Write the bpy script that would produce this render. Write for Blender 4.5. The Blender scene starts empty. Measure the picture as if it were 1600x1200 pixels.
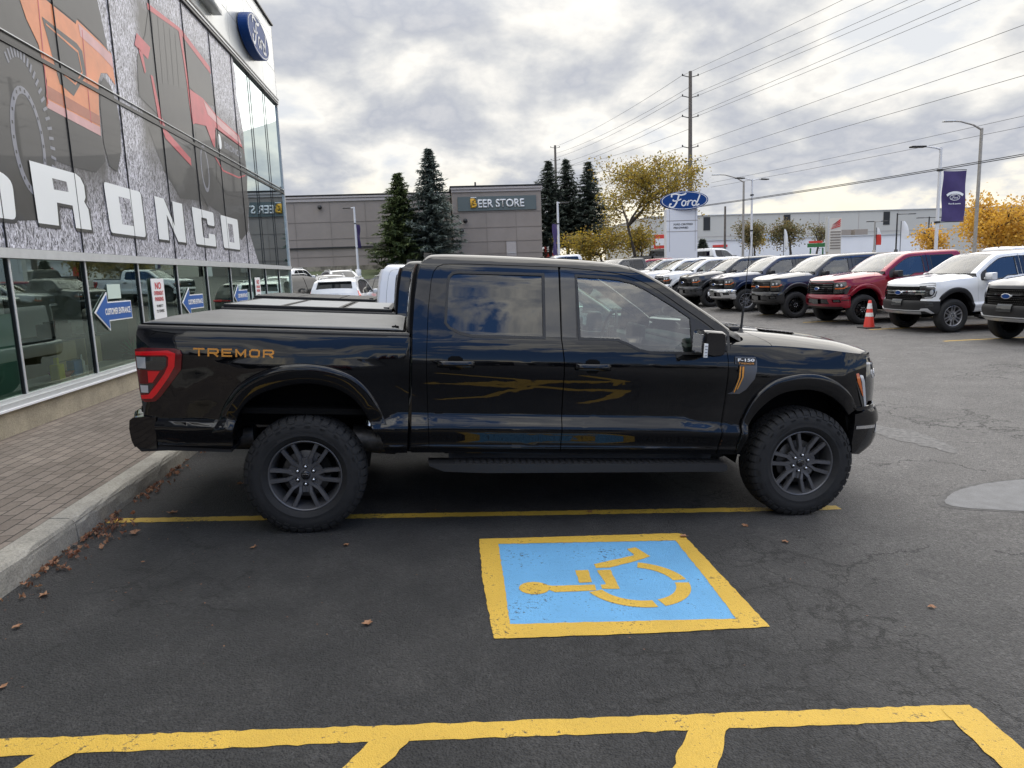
import bpy, bmesh, math, random
import numpy as np
from mathutils import Vector, Matrix
from math import sin, cos, pi, radians
random.seed(7)
SC = bpy.context.scene
COL = SC.collection
# ------------------------------------------------------------------ camera
def make_camera():
    cd = bpy.data.cameras.new('camera')
    co = bpy.data.objects.new('camera', cd)
    COL.objects.link(co)
    cd.sensor_fit = 'HORIZONTAL'; cd.sensor_width = 36.0
    cd.lens = 1122.6 / 1600 * 36.0
    cd.clip_start = 0.05; cd.clip_end = 3000
    right = Vector((0.99405, -0.10296, -0.03695)); fwd = Vector((0.10004, 0.98316, -0.1529))
    fwd.normalize(); right = (right - fwd * right.dot(fwd)).normalized()
    up = right.cross(fwd)
    m = Matrix((right, up, -fwd)).transposed().to_4x4()
    m.translation = (0, 0, 1.755)
    co.matrix_world = m
    SC.camera = co
make_camera()
# ------------------------------------------------------------------ sky, sun, exposure
SUN_EL, SUN_AZ = radians(46), radians(28)      # azimuth measured from +Y towards +X
def N(nt, typ, **kw):
    n = nt.nodes.new(typ)
    for k, v in kw.items():
        if k.startswith('i_'):
            key = k[2:]
            key = int(key) if key.isdigit() else key.replace('_', ' ')
            n.inputs[key].default_value = v
        else:
            setattr(n, k, v)
    return n
def ramp(nt, src, stops, interp='LINEAR'):
    r = nt.nodes.new('ShaderNodeValToRGB'); r.color_ramp.interpolation = interp
    e = r.color_ramp.elements
    while len(e) < len(stops): e.new(0.5)
    for el, (p, c) in zip(e, stops):
        el.position = p; el.color = c if len(c) == 4 else (*c, 1)
    nt.links.new(src, r.inputs[0]); return r.outputs[0]
def mixc(nt, f, a, b, blend='MIX'):
    m = nt.nodes.new('ShaderNodeMix'); m.data_type = 'RGBA'; m.blend_type = blend
    for sock, v in ((m.inputs[0], f), (m.inputs[6], a), (m.inputs[7], b)):
        if hasattr(v, 'is_output'): nt.links.new(v, sock)
        else: sock.default_value = v if not isinstance(v, tuple) or len(v) == 4 else (*v, 1)
    return m.outputs[2]
def mth(nt, op, a, b=None, c=None, clamp=False):
    m = nt.nodes.new('ShaderNodeMath'); m.operation = op; m.use_clamp = clamp
    for i, v in enumerate((a, b, c)):
        if v is None: continue
        if hasattr(v, 'is_output'): nt.links.new(v, m.inputs[i])
        else: m.inputs[i].default_value = v
    return m.outputs[0]
def make_world():
    w = bpy.data.worlds.new('World'); SC.world = w; w.use_nodes = True
    nt = w.node_tree; nt.nodes.clear()
    L = nt.links.new
    out = N(nt, 'ShaderNodeOutputWorld'); bg = N(nt, 'ShaderNodeBackground')
    sky = N(nt, 'ShaderNodeTexSky'); sky.sky_type = 'NISHITA'; sky.sun_disc = False
    sky.sun_elevation = SUN_EL; sky.sun_rotation = SUN_AZ
    skyc = mixc(nt, 1.0, sky.outputs[0], (0.085, 0.092, 0.105), 'MULTIPLY')
    tc = N(nt, 'ShaderNodeTexCoord')
    sep = N(nt, 'ShaderNodeSeparateXYZ'); L(tc.outputs['Generated'], sep.inputs[0])
    zc = mth(nt, 'ADD', mth(nt, 'MAXIMUM', sep.outputs[2], 0.0), 0.40)
    cx = mth(nt, 'DIVIDE', sep.outputs[0], zc); cy = mth(nt, 'DIVIDE', sep.outputs[1], zc)
    cmb = N(nt, 'ShaderNodeCombineXYZ'); L(cx, cmb.inputs[0]); L(cy, cmb.inputs[1])
    n1 = N(nt, 'ShaderNodeTexNoise', i_Scale=2.9, i_Detail=12.0, i_Roughness=0.54, i_Distortion=0.15); L(cmb.outputs[0], n1.inputs['Vector'])
    mp = N(nt, 'ShaderNodeMapping'); mp.inputs['Location'].default_value = (1.4, 4.3, 2.0); L(cmb.outputs[0], mp.inputs[0])
    n2 = N(nt, 'ShaderNodeTexNoise', i_Scale=1.2, i_Detail=9.0, i_Roughness=0.55, i_Distortion=0.2); L(mp.outputs[0], n2.inputs['Vector'])
    n3 = N(nt, 'ShaderNodeTexNoise', i_Scale=8.0, i_Detail=9.0, i_Roughness=0.6); L(cmb.outputs[0], n3.inputs['Vector'])
    sd = (sin(SUN_AZ) * cos(SUN_EL), cos(SUN_AZ) * cos(SUN_EL), sin(SUN_EL))
    dot = N(nt, 'ShaderNodeVectorMath', operation='DOT_PRODUCT'); L(tc.outputs['Generated'], dot.inputs[0]); dot.inputs[1].default_value = sd
    near = mth(nt, 'POWER', mth(nt, 'MAXIMUM', dot.outputs['Value'], 0.0), 3.0)
    # puffy cloud shade: bright torn edges, greyer bellies
    back = ramp(nt, mth(nt, 'ADD', mth(nt, 'MULTIPLY', sep.outputs[1], -0.5), 0.5), [(0.35, (0, 0, 0)), (0.75, (1, 1, 1))])
    d = mth(nt, 'ADD', mth(nt, 'ADD', n1.outputs[0], mth(nt, 'MULTIPLY', mth(nt, 'SUBTRACT', n3.outputs[0], .5), mth(nt, 'ADD', mth(nt, 'ADD', .16, mth(nt, 'MULTIPLY', back, .55)), mth(nt, 'MULTIPLY', mth(nt, 'MINIMUM', mth(nt, 'MAXIMUM', mth(nt, 'MULTIPLY', mth(nt, 'SUBTRACT', sep.outputs[2], .35), 2.5), 0.0), 1.0), .7)))), mth(nt, 'MULTIPLY', mth(nt, 'SUBTRACT', n2.outputs[0], .5), .35))
    shade = ramp(nt, d, [(0.34, (0.52, 0.54, 0.57)), (0.42, (0.70, 0.685, 0.645)), (0.46, (0.60, 0.59, 0.57)), (0.50, (0.495, 0.50, 0.505)), (0.54, (0.405, 0.418, 0.445)), (0.59, (0.325, 0.345, 0.395)), (0.64, (0.41, 0.42, 0.45)), (0.71, (0.30, 0.315, 0.36))])
    bright = mixc(nt, mth(nt, 'MULTIPLY', near, 0.18), shade, (0.80, 0.78, 0.74))
    # lit cloud tops low over the horizon
    hz = ramp(nt, sep.outputs[2], [(0.0, (1, 1, 1)), (0.06, (.8, .8, .8)), (0.15, (0, 0, 0))])
    hzn = mth(nt, 'MULTIPLY', hz, ramp(nt, mth(nt, 'ADD', n1.outputs[0], mth(nt, 'MULTIPLY', mth(nt, 'SUBTRACT', n3.outputs[0], .5), .3)), [(0.43, (1, 1, 1)), (0.51, (0, 0, 0))]))
    warm = mixc(nt, mth(nt, 'MULTIPLY', hzn, .8), bright, (0.84, 0.76, 0.56))
    # openings of blue: a few ahead, many behind the camera
    thr = mth(nt, 'SUBTRACT', mth(nt, 'ADD', n2.outputs[0], mth(nt, 'MULTIPLY', mth(nt, 'SUBTRACT', n3.outputs[0], .5), mth(nt, 'MULTIPLY', back, .35))), mth(nt, 'MULTIPLY', back, 0.19))
    opening = ramp(nt, thr, [(0.290, (1, 1, 1)), (0.325, (0, 0, 0))])
    skyb = mixc(nt, 0.75, skyc, (0.055, 0.13, 0.33))
    col = mixc(nt, opening, warm, skyb)
    # a softened band of haze just above the horizon, and ground-coloured below
    # an overcast sky is brightest overhead
    zf = mth(nt, 'ADD', 1.0, mth(nt, 'MULTIPLY', mth(nt, 'SMOOTH_MIN', mth(nt, 'MAXIMUM', mth(nt, 'DIVIDE', mth(nt, 'SUBTRACT', sep.outputs[2], .30), .65), 0.0), 1.0, .2), 1.35))
    zf = mth(nt, 'MULTIPLY', zf, mth(nt, 'ADD', 1.0, mth(nt, 'MULTIPLY', back, 0.55)))
    L(col, bg.inputs[0]); L(zf, bg.inputs[1])
    L(bg.outputs[0], out.inputs[0])
    try: w.cycles.sampling_method = 'MANUAL'; w.cycles.sample_map_resolution = 512
    except Exception: pass
make_world()
def make_sun():
    ld = bpy.data.lights.new('sun', 'SUN'); ld.energy = 1.2; ld.angle = radians(75); ld.color = (1.0, 0.95, 0.88)
    lo = bpy.data.objects.new('sun', ld); COL.objects.link(lo)
    d = Vector((sin(SUN_AZ) * cos(SUN_EL), cos(SUN_AZ) * cos(SUN_EL), sin(SUN_EL)))
    lo.rotation_euler = d.to_track_quat('Z', 'Y').to_euler()
make_sun()
SC.view_settings.view_transform = 'Standard'; SC.view_settings.look = 'None'
SC.view_settings.exposure = 0.58; SC.view_settings.gamma = 1.0
SC.render.engine = 'CYCLES'
SC.cycles.max_bounces = 8; SC.cycles.transparent_max_bounces = 16
# ------------------------------------------------------------------ helpers
def tag(o, label=None, cat=None, group=None, kind=None):
    if label: o['label'] = label
    if cat: o['category'] = cat
    if group: o['group'] = group
    if kind: o['kind'] = kind
    return o
def empty(name, loc=(0, 0, 0), rot=(0, 0, 0)):
    o = bpy.data.objects.new(name, None); o.empty_display_size = 0.3
    o.location = loc; o.rotation_euler = rot; COL.objects.link(o); return o
def link(name, me, mats, parent=None):
    o = bpy.data.objects.new(name, me); COL.objects.link(o)
    if not isinstance(mats, (list, tuple)): mats = [mats]
    if len(me.materials) == 0:
        for m in mats: me.materials.append(m)
    if parent is not None: o.parent = parent
    return o
def copy_tree(o, parent=None):
    c = o.copy(); COL.objects.link(c)
    c.parent = parent
    for ch in list(o.children): copy_tree(ch, c)
    return c
class MB:
    """collects shapes into one mesh"""
    def __init__(s): s.v = []; s.f = []; s.m = []; s.sm = []
    def add(s, vs, fs, mi=0, smooth=False):
        b = len(s.v); s.v += [tuple(v) for v in vs]
        s.f += [tuple(i + b for i in f) for f in fs]; s.m += [mi] * len(fs); s.sm += [smooth] * len(fs)
        return s
    def box(s, c, d, rot=None, mi=0, bev=0.0):
        x, y, z = d[0] / 2, d[1] / 2, d[2] / 2
        if bev > 0:
            b = min(bev, x * .9, y * .9, z * .9)
            bm = bmesh.new(); bmesh.ops.create_cube(bm, size=1)
            for v in bm.verts: v.co = Vector((v.co.x * d[0], v.co.y * d[1], v.co.z * d[2]))
            bmesh.ops.bevel(bm, geom=list(bm.edges), offset=b, segments=2, profile=0.5, affect='EDGES')
            bm.verts.ensure_lookup_table()
            vs = [v.co.copy() for v in bm.verts]; fs = [[v.index for v in f.verts] for f in bm.faces]; bm.free()
        else:
            vs = [Vector((a, b_, c_)) for a in (-x, x) for b_ in (-y, y) for c_ in (-z, z)]
            fs = [(0, 1, 3, 2), (4, 6, 7, 5), (0, 4, 5, 1), (2, 3, 7, 6), (0, 2, 6, 4), (1, 5, 7, 3)]
        if rot is not None: vs = [rot @ v for v in vs]
        c = Vector(c)
        return s.add([v + c for v in vs], fs, mi, False)
    def tube(s, pts, r, n=8, mi=0, caps=True, smooth=True):
        pts = [Vector(p) for p in pts]; m = len(pts)
        rs = r if isinstance(r, (list, tuple)) else [r] * m
        vs = []; up = None
        for i in range(m):
            t = (pts[min(i + 1, m - 1)] - pts[max(i - 1, 0)])
            if t.length < 1e-9: t = Vector((0, 0, 1))
            t.normalize()
            if up is None:
                up = t.cross(Vector((0, 0, 1)))
                if up.length < 0.05: up = t.cross(Vector((0, 1, 0)))
                up.normalize()
            else:
                up = (up - t * up.dot(t)); up.normalize()
            w = t.cross(up)
            for k in range(n):
                a = 2 * pi * k / n
                vs.append(pts[i] + (up * cos(a) + w * sin(a)) * rs[i])
        fs = [(i * n + k, i * n + (k + 1) % n, (i + 1) * n + (k + 1) % n, (i + 1) * n + k) for i in range(m - 1) for k in range(n)]
        s.add(vs, fs, mi, smooth)
        if caps:
            s.add(vs[:n], [tuple(range(n))[::-1]], mi); s.add(vs[-n:], [tuple(range(n))], mi)
        return s
    def lathe(s, prof, n=32, axis='Z', o=(0, 0, 0), mi=0, smooth=True, closed=False):
        vs = []; m = len(prof); o = Vector(o)
        for (r, h) in prof:
            for k in range(n):
                a = 2 * pi * k / n
                if axis == 'Z': p = (r * cos(a), r * sin(a), h)
                elif axis == 'Y': p = (r * cos(a), h, r * sin(a))
                else: p = (h, r * cos(a), r * sin(a))
                vs.append(Vector(p) + o)
        fs = [(i * n + k, i * n + (k + 1) % n, ((i + 1) % m) * n + (k + 1) % n, ((i + 1) % m) * n + k) for i in range(m if closed else m - 1) for k in range(n)]
        return s.add(vs, fs, mi, smooth)
    def prism(s, poly, off, axis='Y', mi=0):
        """2-D polygon (a,b) extruded between off[0] and off[1] along axis"""
        n = len(poly)
        def P(a, b, h): return {'Y': (a, h, b), 'X': (h, a, b), 'Z': (a, b, h)}[axis]
        vs = [P(a, b, off[0]) for a, b in poly] + [P(a, b, off[1]) for a, b in poly]
        fs = [tuple(range(n)), tuple(range(n, 2 * n))[::-1]] + [(i, i + n, (i + 1) % n + n, (i + 1) % n) for i in range(n)]
        return s.add(vs, fs, mi)
    def build(s, name, mats, parent=None, recalc=True, **kw):
        me = bpy.data.meshes.new(name)
        me.from_pydata([tuple(v) for v in s.v], [], s.f)
        me.polygons.foreach_set('material_index', s.m)
        me.polygons.foreach_set('use_smooth', s.sm)
        if recalc:
            bm = bmesh.new(); bm.from_mesh(me); bmesh.ops.recalc_face_normals(bm, faces=bm.faces); bm.to_mesh(me); bm.free()
        me.update()
        o = link(name, me, mats, parent)
        if kw: tag(o, **kw)
        return o
def build_lr(b, name, mats, parent, **k):
    """one object for each side of the vehicle"""
    out = []
    for sg in (-1, 1):
        n = MB(); mp = {}
        for f, mi, sm in zip(b.f, b.m, b.sm):
            if sum(b.v[i][1] for i in f) * sg <= 0: continue
            for i in f:
                if i not in mp: mp[i] = len(n.v); n.v.append(b.v[i])
            n.f.append(tuple(mp[i] for i in f)); n.m.append(mi); n.sm.append(sm)
        if n.f: out.append(n.build(name, mats, parent, **k))
    return out
def grid_mesh(rows, close_u=False):
    """rows: list of equal-length point lists -> verts, faces"""
    m = len(rows); n = len(rows[0]); vs = [p for r in rows for p in r]
    fs = []
    for i in range(m - 1 + (1 if close_u else 0)):
        for j in range(n - 1):
            a = i * n + j; b = ((i + 1) % m) * n + j
            fs.append((a, a + 1, b + 1, b))
    return vs, fs
# monotone cubic interpolation
class PC:
    def __init__(s, pts):
        x = np.array([p[0] for p in pts], float); y = np.array([p[1] for p in pts], float)
        h = np.diff(x); d = np.diff(y) / h; m = np.zeros_like(x)
        for i in range(1, len(x) - 1):
            if d[i - 1] * d[i] > 0:
                w1 = 2 * h[i] + h[i - 1]; w2 = h[i] + 2 * h[i - 1]
                m[i] = (w1 + w2) / (w1 / d[i - 1] + w2 / d[i])
        m[0] = d[0]; m[-1] = d[-1]
        s.x, s.y, s.m, s.h = x, y, m, h
    def __call__(s, v):
        x = s.x
        if v <= x[0]: return float(s.y[0] + s.m[0] * (v - x[0]))
        if v >= x[-1]: return float(s.y[-1] + s.m[-1] * (v - x[-1]))
        i = int(np.searchsorted(x, v) - 1); i = max(0, min(i, len(x) - 2))
        t = (v - x[i]) / s.h[i]
        return float((2 * t**3 - 3 * t**2 + 1) * s.y[i] + (t**3 - 2 * t**2 + t) * s.h[i] * s.m[i] + (-2 * t**3 + 3 * t**2) * s.y[i + 1] + (t**3 - t**2) * s.h[i] * s.m[i + 1])
def sstep(a, b, x):
    t = max(0.0, min(1.0, (x - a) / (b - a))); return t * t * (3 - 2 * t)
def roundpoly(poly, r, n=3):
    """round the corners of a polygon"""
    out = []; m = len(poly)
    for i in range(m):
        p0, p1, p2 = Vector(poly[i - 1]), Vector(poly[i]), Vector(poly[(i + 1) % m])
        a = p0 - p1; b = p2 - p1; la, lb = a.length, b.length
        rr = min(r, la * .45, lb * .45)
        A = p1 + a / la * rr; B = p1 + b / lb * rr
        for k in range(n + 1):
            t = k / n; q = A * (1 - t)**2 + p1 * 2 * t * (1 - t) + B * t * t
            out.append((q.x, q.y))
    return out
def sheet_mesh(name, loops, mapf, res=0.04, thick=0.012, extra_a=(), extra_b=(), off=0.0, mirror=False):
    """fill 2-D loops (first outer, others holes), cut into a grid, lay on mapf(a,b)->(pos, normal) and give a rim"""
    bm = bmesh.new(); edges = []
    for lp in loops:
        vs = [bm.verts.new((p[0], p[1], 0)) for p in lp]
        edges += [bm.edges.new((vs[i], vs[(i + 1) % len(vs)])) for i in range(len(vs))]
    bmesh.ops.triangle_fill(bm, use_beauty=True, use_dissolve=False, edges=edges)
    A = [p[0] for p in loops[0]]; B = [p[1] for p in loops[0]]
    ra, rb = (res if isinstance(res, tuple) else (res, res))
    cuts = []
    k = math.floor(min(A) / ra) + 1
    while k * ra < max(A): cuts.append(((k * ra, 0, 0), (1, 0, 0))); k += 1
    k = math.floor(min(B) / rb) + 1
    while k * rb < max(B): cuts.append(((0, k * rb, 0), (0, 1, 0))); k += 1
    for a in extra_a: cuts.append(((a, 0, 0), (1, 0, 0)))
    for b in extra_b: cuts.append(((0, b, 0), (0, 1, 0)))
    for co, no in cuts:
        bmesh.ops.bisect_plane(bm, geom=list(bm.verts) + list(bm.edges) + list(bm.faces), dist=1e-6, plane_co=co, plane_no=no)
    bmesh.ops.remove_doubles(bm, verts=bm.verts, dist=1e-5)
    bm.verts.index_update(); bm.verts.ensure_lookup_table()
    P = []; Nn = []
    for v in bm.verts:
        p, n = mapf(v.co.x, v.co.y); P.append(Vector(p) + Vector(n) * off); Nn.append(Vector(n))
    V = list(P); F = []; LN = []
    for f in bm.faces:
        ids = [v.index for v in f.verts]
        c = (P[ids[1]] - P[ids[0]]).cross(P[ids[2]] - P[ids[0]])
        if len(ids) > 3: c = c + (P[ids[3]] - P[ids[2]]).cross(P[ids[0]] - P[ids[2]])
        if c.dot(Nn[ids[0]]) < 0: ids = ids[::-1]
        F.append(ids); LN += [Nn[i] for i in ids]
    if thick > 0:
        for e in bm.edges:
            if len(e.link_faces) == 1:
                i, j = e.verts[0].index, e.verts[1].index
                b = len(V)
                V += [P[i], P[j], P[j] - Nn[j] * thick, P[i] - Nn[i] * thick]
                fc = e.link_faces[0].calc_center_median(); p3, _ = mapf(fc.x, fc.y)
                n = (P[j] - P[i]).cross(Nn[i]); 
                if n.length > 0: n.normalize()
                if n.dot(Vector(p3) - P[i]) > 0: n = -n
                ids = [b, b + 1, b + 2, b + 3]
                c = (V[b + 1] - V[b]).cross(V[b + 2] - V[b])
                if c.dot(n) < 0: ids = ids[::-1]
                F.append(ids)
                LN += [n] * 4
    bm.free()
    if mirror:
        V = [Vector((v.x, -v.y, v.z)) for v in V]; k = 0; LN2 = []
        F2 = []
        for f in F:
            m = len(f); F2.append(list(f)[::-1]); LN2 += [Vector((n.x, -n.y, n.z)) for n in LN[k:k + m]][::-1]; k += m
        F, LN = F2, LN2
    me = bpy.data.meshes.new(name)
    me.from_pydata([tuple(v) for v in V], [], F)
    me.polygons.foreach_set('use_smooth', [True] * len(me.polygons))
    me.update()
    me.normals_split_custom_set([tuple(n) for n in LN])
    return me
def sheet(name, loops, mapf, mats, parent=None, **kw):
    return link(name, sheet_mesh(name, loops, mapf, **kw), mats, parent)
def text_mesh(body, size=1.0, bold=0.0, sx=1.0, shear=0.0, ext=0.0, spacing=1.0):
    """text turned to a mesh, lower left at origin; returns mesh, width, height"""
    cu = bpy.data.curves.new('lettering', 'FONT'); cu.body = body; cu.size = size; cu.offset = bold; cu.extrude = ext
    cu.shear = shear; cu.space_character = spacing; cu.resolution_u = 4
    ob = bpy.data.objects.new('lettering', cu); COL.objects.link(ob)
    dg = bpy.context.evaluated_depsgraph_get(); dg.update()
    me = bpy.data.meshes.new_from_object(ob.evaluated_get(dg))
    bpy.data.objects.remove(ob); bpy.data.curves.remove(cu)
    xs = [v.co.x for v in me.vertices]; ys = [v.co.y for v in me.vertices]
    x0, y0 = min(xs), min(ys)
    for v in me.vertices: v.co.x = (v.co.x - x0) * sx; v.co.y -= y0
    return me, (max(xs) - x0) * sx, max(ys) - y0
def text_obj(name, body, loc, ax, ay, width, height, mat, parent=None, bold=0.0, ext=0.0, shear=0.0, mapf=None, off=0.002, a0=0, b0=0, spacing=1.0):
    """place text so it fills width x height; ax / ay are the unit vectors of its baseline and upright"""
    me, w, h = text_mesh(body, 1.0, bold, 1.0, shear, 0.0, spacing)
    ax = Vector(ax); ay = Vector(ay); az = ax.cross(ay)
    n0 = len(me.vertices)
    if mapf is None:
        for v in me.vertices:
            v.co = Vector(loc) + ax * (v.co.x / w * width) + ay * (v.co.y / h * height) + az * off
        if ext > 0:
            bm = bmesh.new(); bm.from_mesh(me)
            r = bmesh.ops.extrude_face_region(bm, geom=list(bm.faces))
            for g_ in r['geom']:
                if isinstance(g_, bmesh.types.BMVert): g_.co += az * ext
            bmesh.ops.recalc_face_normals(bm, faces=bm.faces); bm.to_mesh(me); bm.free()
    else:
        for v in me.vertices:
            p, n = mapf(a0 + v.co.x / w * width, b0 + v.co.y / h * height); v.co = Vector(p) + Vector(n) * off
    me.name = name
    me.materials.clear()
    return link(name, me, mat, parent)
# ------------------------------------------------------------------ materials
def new_mat(name):
    m = bpy.data.materials.new(name); m.use_nodes = True
    nt = m.node_tree; b = nt.nodes['Principled BSDF']; return m, nt, b
def pmat(name, col, rough=0.5, metal=0.0, coat=0.0, spec=0.5, noise=0.0, nscale=8.0, bump=0.0, bscale=60.0, alpha=1.0, emis=None, rvar=0.0):
    m, nt, b = new_mat(name); L = nt.links.new
    b.inputs['Base Color'].default_value = (*col, 1); b.inputs['Roughness'].default_value = rough
    b.inputs['Metallic'].default_value = metal; b.inputs['Coat Weight'].default_value = coat
    b.inputs['Coat Roughness'].default_value = 0.02; b.inputs['Specular IOR Level'].default_value = spec
    tc = None
    if noise > 0 or bump > 0 or rvar > 0:
        tc = N(nt, 'ShaderNodeTexCoord')
    if noise > 0 or rvar > 0:
        n = N(nt, 'ShaderNodeTexNoise', i_Scale=nscale, i_Detail=6.0, i_Roughness=0.6); L(tc.outputs['Object'], n.inputs['Vector'])
        if noise > 0:
            c0 = tuple(max(0, c * (1 - noise)) for c in col); c1 = tuple(min(1, c * (1 + noise)) for c in col)
            L(ramp(nt, n.outputs[0], [(0.3, c0), (0.7, c1)]), b.inputs['Base Color'])
        if rvar > 0:
            L(mth(nt, 'ADD', mth(nt, 'MULTIPLY', n.outputs[0], rvar), rough - rvar / 2, clamp=True), b.inputs['Roughness'])
    if bump > 0:
        n2 = N(nt, 'ShaderNodeTexNoise', i_Scale=bscale, i_Detail=4.0); L(tc.outputs['Object'], n2.inputs['Vector'])
        bp = N(nt, 'ShaderNodeBump', i_Strength=bump, i_Distance=0.01); L(n2.outputs[0], bp.inputs['Height']); L(bp.outputs[0], b.inputs['Normal'])
    if emis: b.inputs['Emission Color'].default_value = (*emis[:3], 1); b.inputs['Emission Strength'].default_value = emis[3]
    return m
def paint(name, col, rough=0.25, flake=0.0):
    m, nt, b = new_mat(name); L = nt.links.new
    b.inputs['Base Color'].default_value = (*col, 1); b.inputs['Roughness'].default_value = rough
    b.inputs['Coat Weight'].default_value = 1.0; b.inputs['Coat Roughness'].default_value = 0.015; b.inputs['Metallic'].default_value = flake
    b.inputs['Specular IOR Level'].default_value = 0.0 if max(col) < .01 else 0.25
    # orange peel and a thin film of dust
    tc = N(nt, 'ShaderNodeTexCoord')
    n = N(nt, 'ShaderNodeTexNoise', i_Scale=3.5, i_Detail=2.0); L(tc.outputs['Object'], n.inputs['Vector'])
    bp = N(nt, 'ShaderNodeBump', i_Strength=0.06, i_Distance=0.02); L(n.outputs[0], bp.inputs['Height']); L(bp.outputs[0], b.inputs['Coat Normal'])
    n2 = N(nt, 'ShaderNodeTexNoise', i_Scale=90.0, i_Detail=5.0); L(tc.outputs['Object'], n2.inputs['Vector'])
    L(ramp(nt, n2.outputs[0], [(0.4, (0.01,) * 3), (0.8, (0.045,) * 3)]), b.inputs['Coat Roughness'])
    return m
def glass_mat(name, tint, refl=0.12, rough=0.0, wob=0.0, ior=1.5, gl=(1, 1, 1)):
    """thin glass: mirror reflection by fresnel plus a constant, the rest seen through a tint"""
    m = bpy.data.materials.new(name); m.use_nodes = True; nt = m.node_tree; nt.nodes.clear(); L = nt.links.new
    out = N(nt, 'ShaderNodeOutputMaterial'); mix = N(nt, 'ShaderNodeMixShader')
    tr = N(nt, 'ShaderNodeBsdfTransparent'); tr.inputs[0].default_value = (*tint, 1)
    gls = N(nt, 'ShaderNodeBsdfGlossy'); gls.inputs['Roughness'].default_value = rough; gls.inputs['Color'].default_value = (*gl, 1)
    fr = N(nt, 'ShaderNodeFresnel', i_IOR=ior)
    f = mth(nt, 'ADD', fr.outputs[0], refl, clamp=True)
    if wob > 0:
        tc = N(nt, 'ShaderNodeTexCoord'); n = N(nt, 'ShaderNodeTexNoise', i_Scale=0.9, i_Detail=1.0); L(tc.outputs['Object'], n.inputs['Vector'])
        bp = N(nt, 'ShaderNodeBump', i_Strength=wob, i_Distance=0.02); L(n.outputs[0], bp.inputs['Height']); L(bp.outputs[0], gls.inputs['Normal']); L(bp.outputs[0], fr.inputs['Normal'])
    L(f, mix.inputs[0]); L(tr.outputs[0], mix.inputs[1]); L(gls.outputs[0], mix.inputs[2]); L(mix.outputs[0], out.inputs[0])
    return m
M = {}
M['paint_black'] = paint('black car paint', (0.0028, 0.003, 0.0038))
M['paint_white'] = paint('white car paint', (0.72, 0.73, 0.74), 0.4)
M['paint_red'] = paint('red car paint', (0.22, 0.004, 0.018), 0.3, 0.35)
M['paint_navy'] = paint('navy car paint', (0.008, 0.018, 0.055), 0.3, 0.3)
M['paint_carbon'] = paint('carbon grey car paint', (0.035, 0.037, 0.042), 0.3, 0.5)
M['paint_grey'] = paint('grey car paint', (0.13, 0.135, 0.145), 0.4, 0.15)
M['paint_silver'] = paint('silver car paint', (0.36, 0.37, 0.38), 0.4, 0.2)
M['plastic'] = pmat('black textured plastic', (0.012, 0.012, 0.013), 0.55, bump=0.25, bscale=300)
M['gloss_black'] = pmat('gloss black trim', (0.004, 0.004, 0.005), 0.12, coat=0.6)
M['rubber'] = pmat('tyre rubber', (0.0105, 0.0105, 0.011), 0.75, noise=0.25, nscale=30, bump=0.15, bscale=200)
M['wheel_grey'] = pmat('satin carbon wheel', (0.10, 0.10, 0.105), 0.36, metal=0.45, coat=0.2, rvar=0.1)
M['wheel_black'] = pmat('black wheel', (0.01, 0.01, 0.011), 0.25, metal=0.4, coat=0.5)
M['wheel_silver'] = pmat('machined wheel', (0.5, 0.5, 0.52), 0.3, metal=0.9)
M['chrome'] = pmat('chrome', (0.75, 0.76, 0.78), 0.08, metal=1.0)
M['steel'] = pmat('weathered steel', (0.09, 0.085, 0.08), 0.5, metal=0.8, noise=0.35, nscale=25)
M['chassis'] = pmat('chassis black', (0.004, 0.004, 0.004), 0.85, spec=.15)
M['liner'] = pmat('wheel liner', (0.004, 0.004, 0.004), 0.95, spec=.1)
M['glass_clear'] = glass_mat('green tinted glass', (0.60, 0.74, 0.69), 0.07)
M['glass_screen'] = glass_mat('windshield glass', (0.50, 0.62, 0.59), 0.05)
M['glass_dark'] = glass_mat('privacy glass', (0.03, 0.032, 0.035), 0.02)
M['amber'] = pmat('amber lens', (0.50, 0.10, 0.008), 0.15, coat=1.0)
M['orange'] = pmat('orange graphic', (0.62, 0.26, 0.035), 0.45)
M['red_lens'] = pmat('red lens', (0.70, 0.003, 0.008), 0.15, coat=.5)
M['red_dark'] = pmat('dark red lens', (0.11, 0.001, 0.003), 0.15, coat=.4)
M['smoke_lens'] = pmat('smoked lens', (0.02, 0.022, 0.022), 0.15, coat=1.0)
M['clear_lens'] = pmat('clear reflector', (0.55, 0.56, 0.58), 0.15, metal=0.4, coat=1.0)
M['cover_grey'] = pmat('vinyl bed cover', (0.125, 0.127, 0.125), 0.55, noise=0.18, nscale=3, bump=0.1, bscale=250)
M['cover_panel'] = pmat('folding cover panel', (0.27, 0.28, 0.285), 0.4, noise=0.08, nscale=4)
M['white'] = pmat('white plastic', (0.8, 0.8, 0.8), 0.4)
M['label_white'] = pmat('white print', (0.78, 0.78, 0.77), 0.55)
M['ford_blue'] = pmat('sign blue', (0.006, 0.045, 0.19), 0.5, spec=.2)
M['seat'] = pmat('dark seat cloth', (0.025, 0.025, 0.027), 0.8)
M['interior'] = pmat('interior plastic', (0.03, 0.03, 0.032), 0.6)
M['interior_light'] = pmat('headliner', (0.3, 0.3, 0.29), 0.9)
def objmat(o, m, slot=0):
    """paint this object only, the mesh stays shared"""
    o.material_slots[slot].link = 'OBJECT'; o.material_slots[slot].material = m
M['skid'] = pmat('silver bumper plate', (.55, .56, .57), .35, metal=.4, coat=.3)
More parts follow.
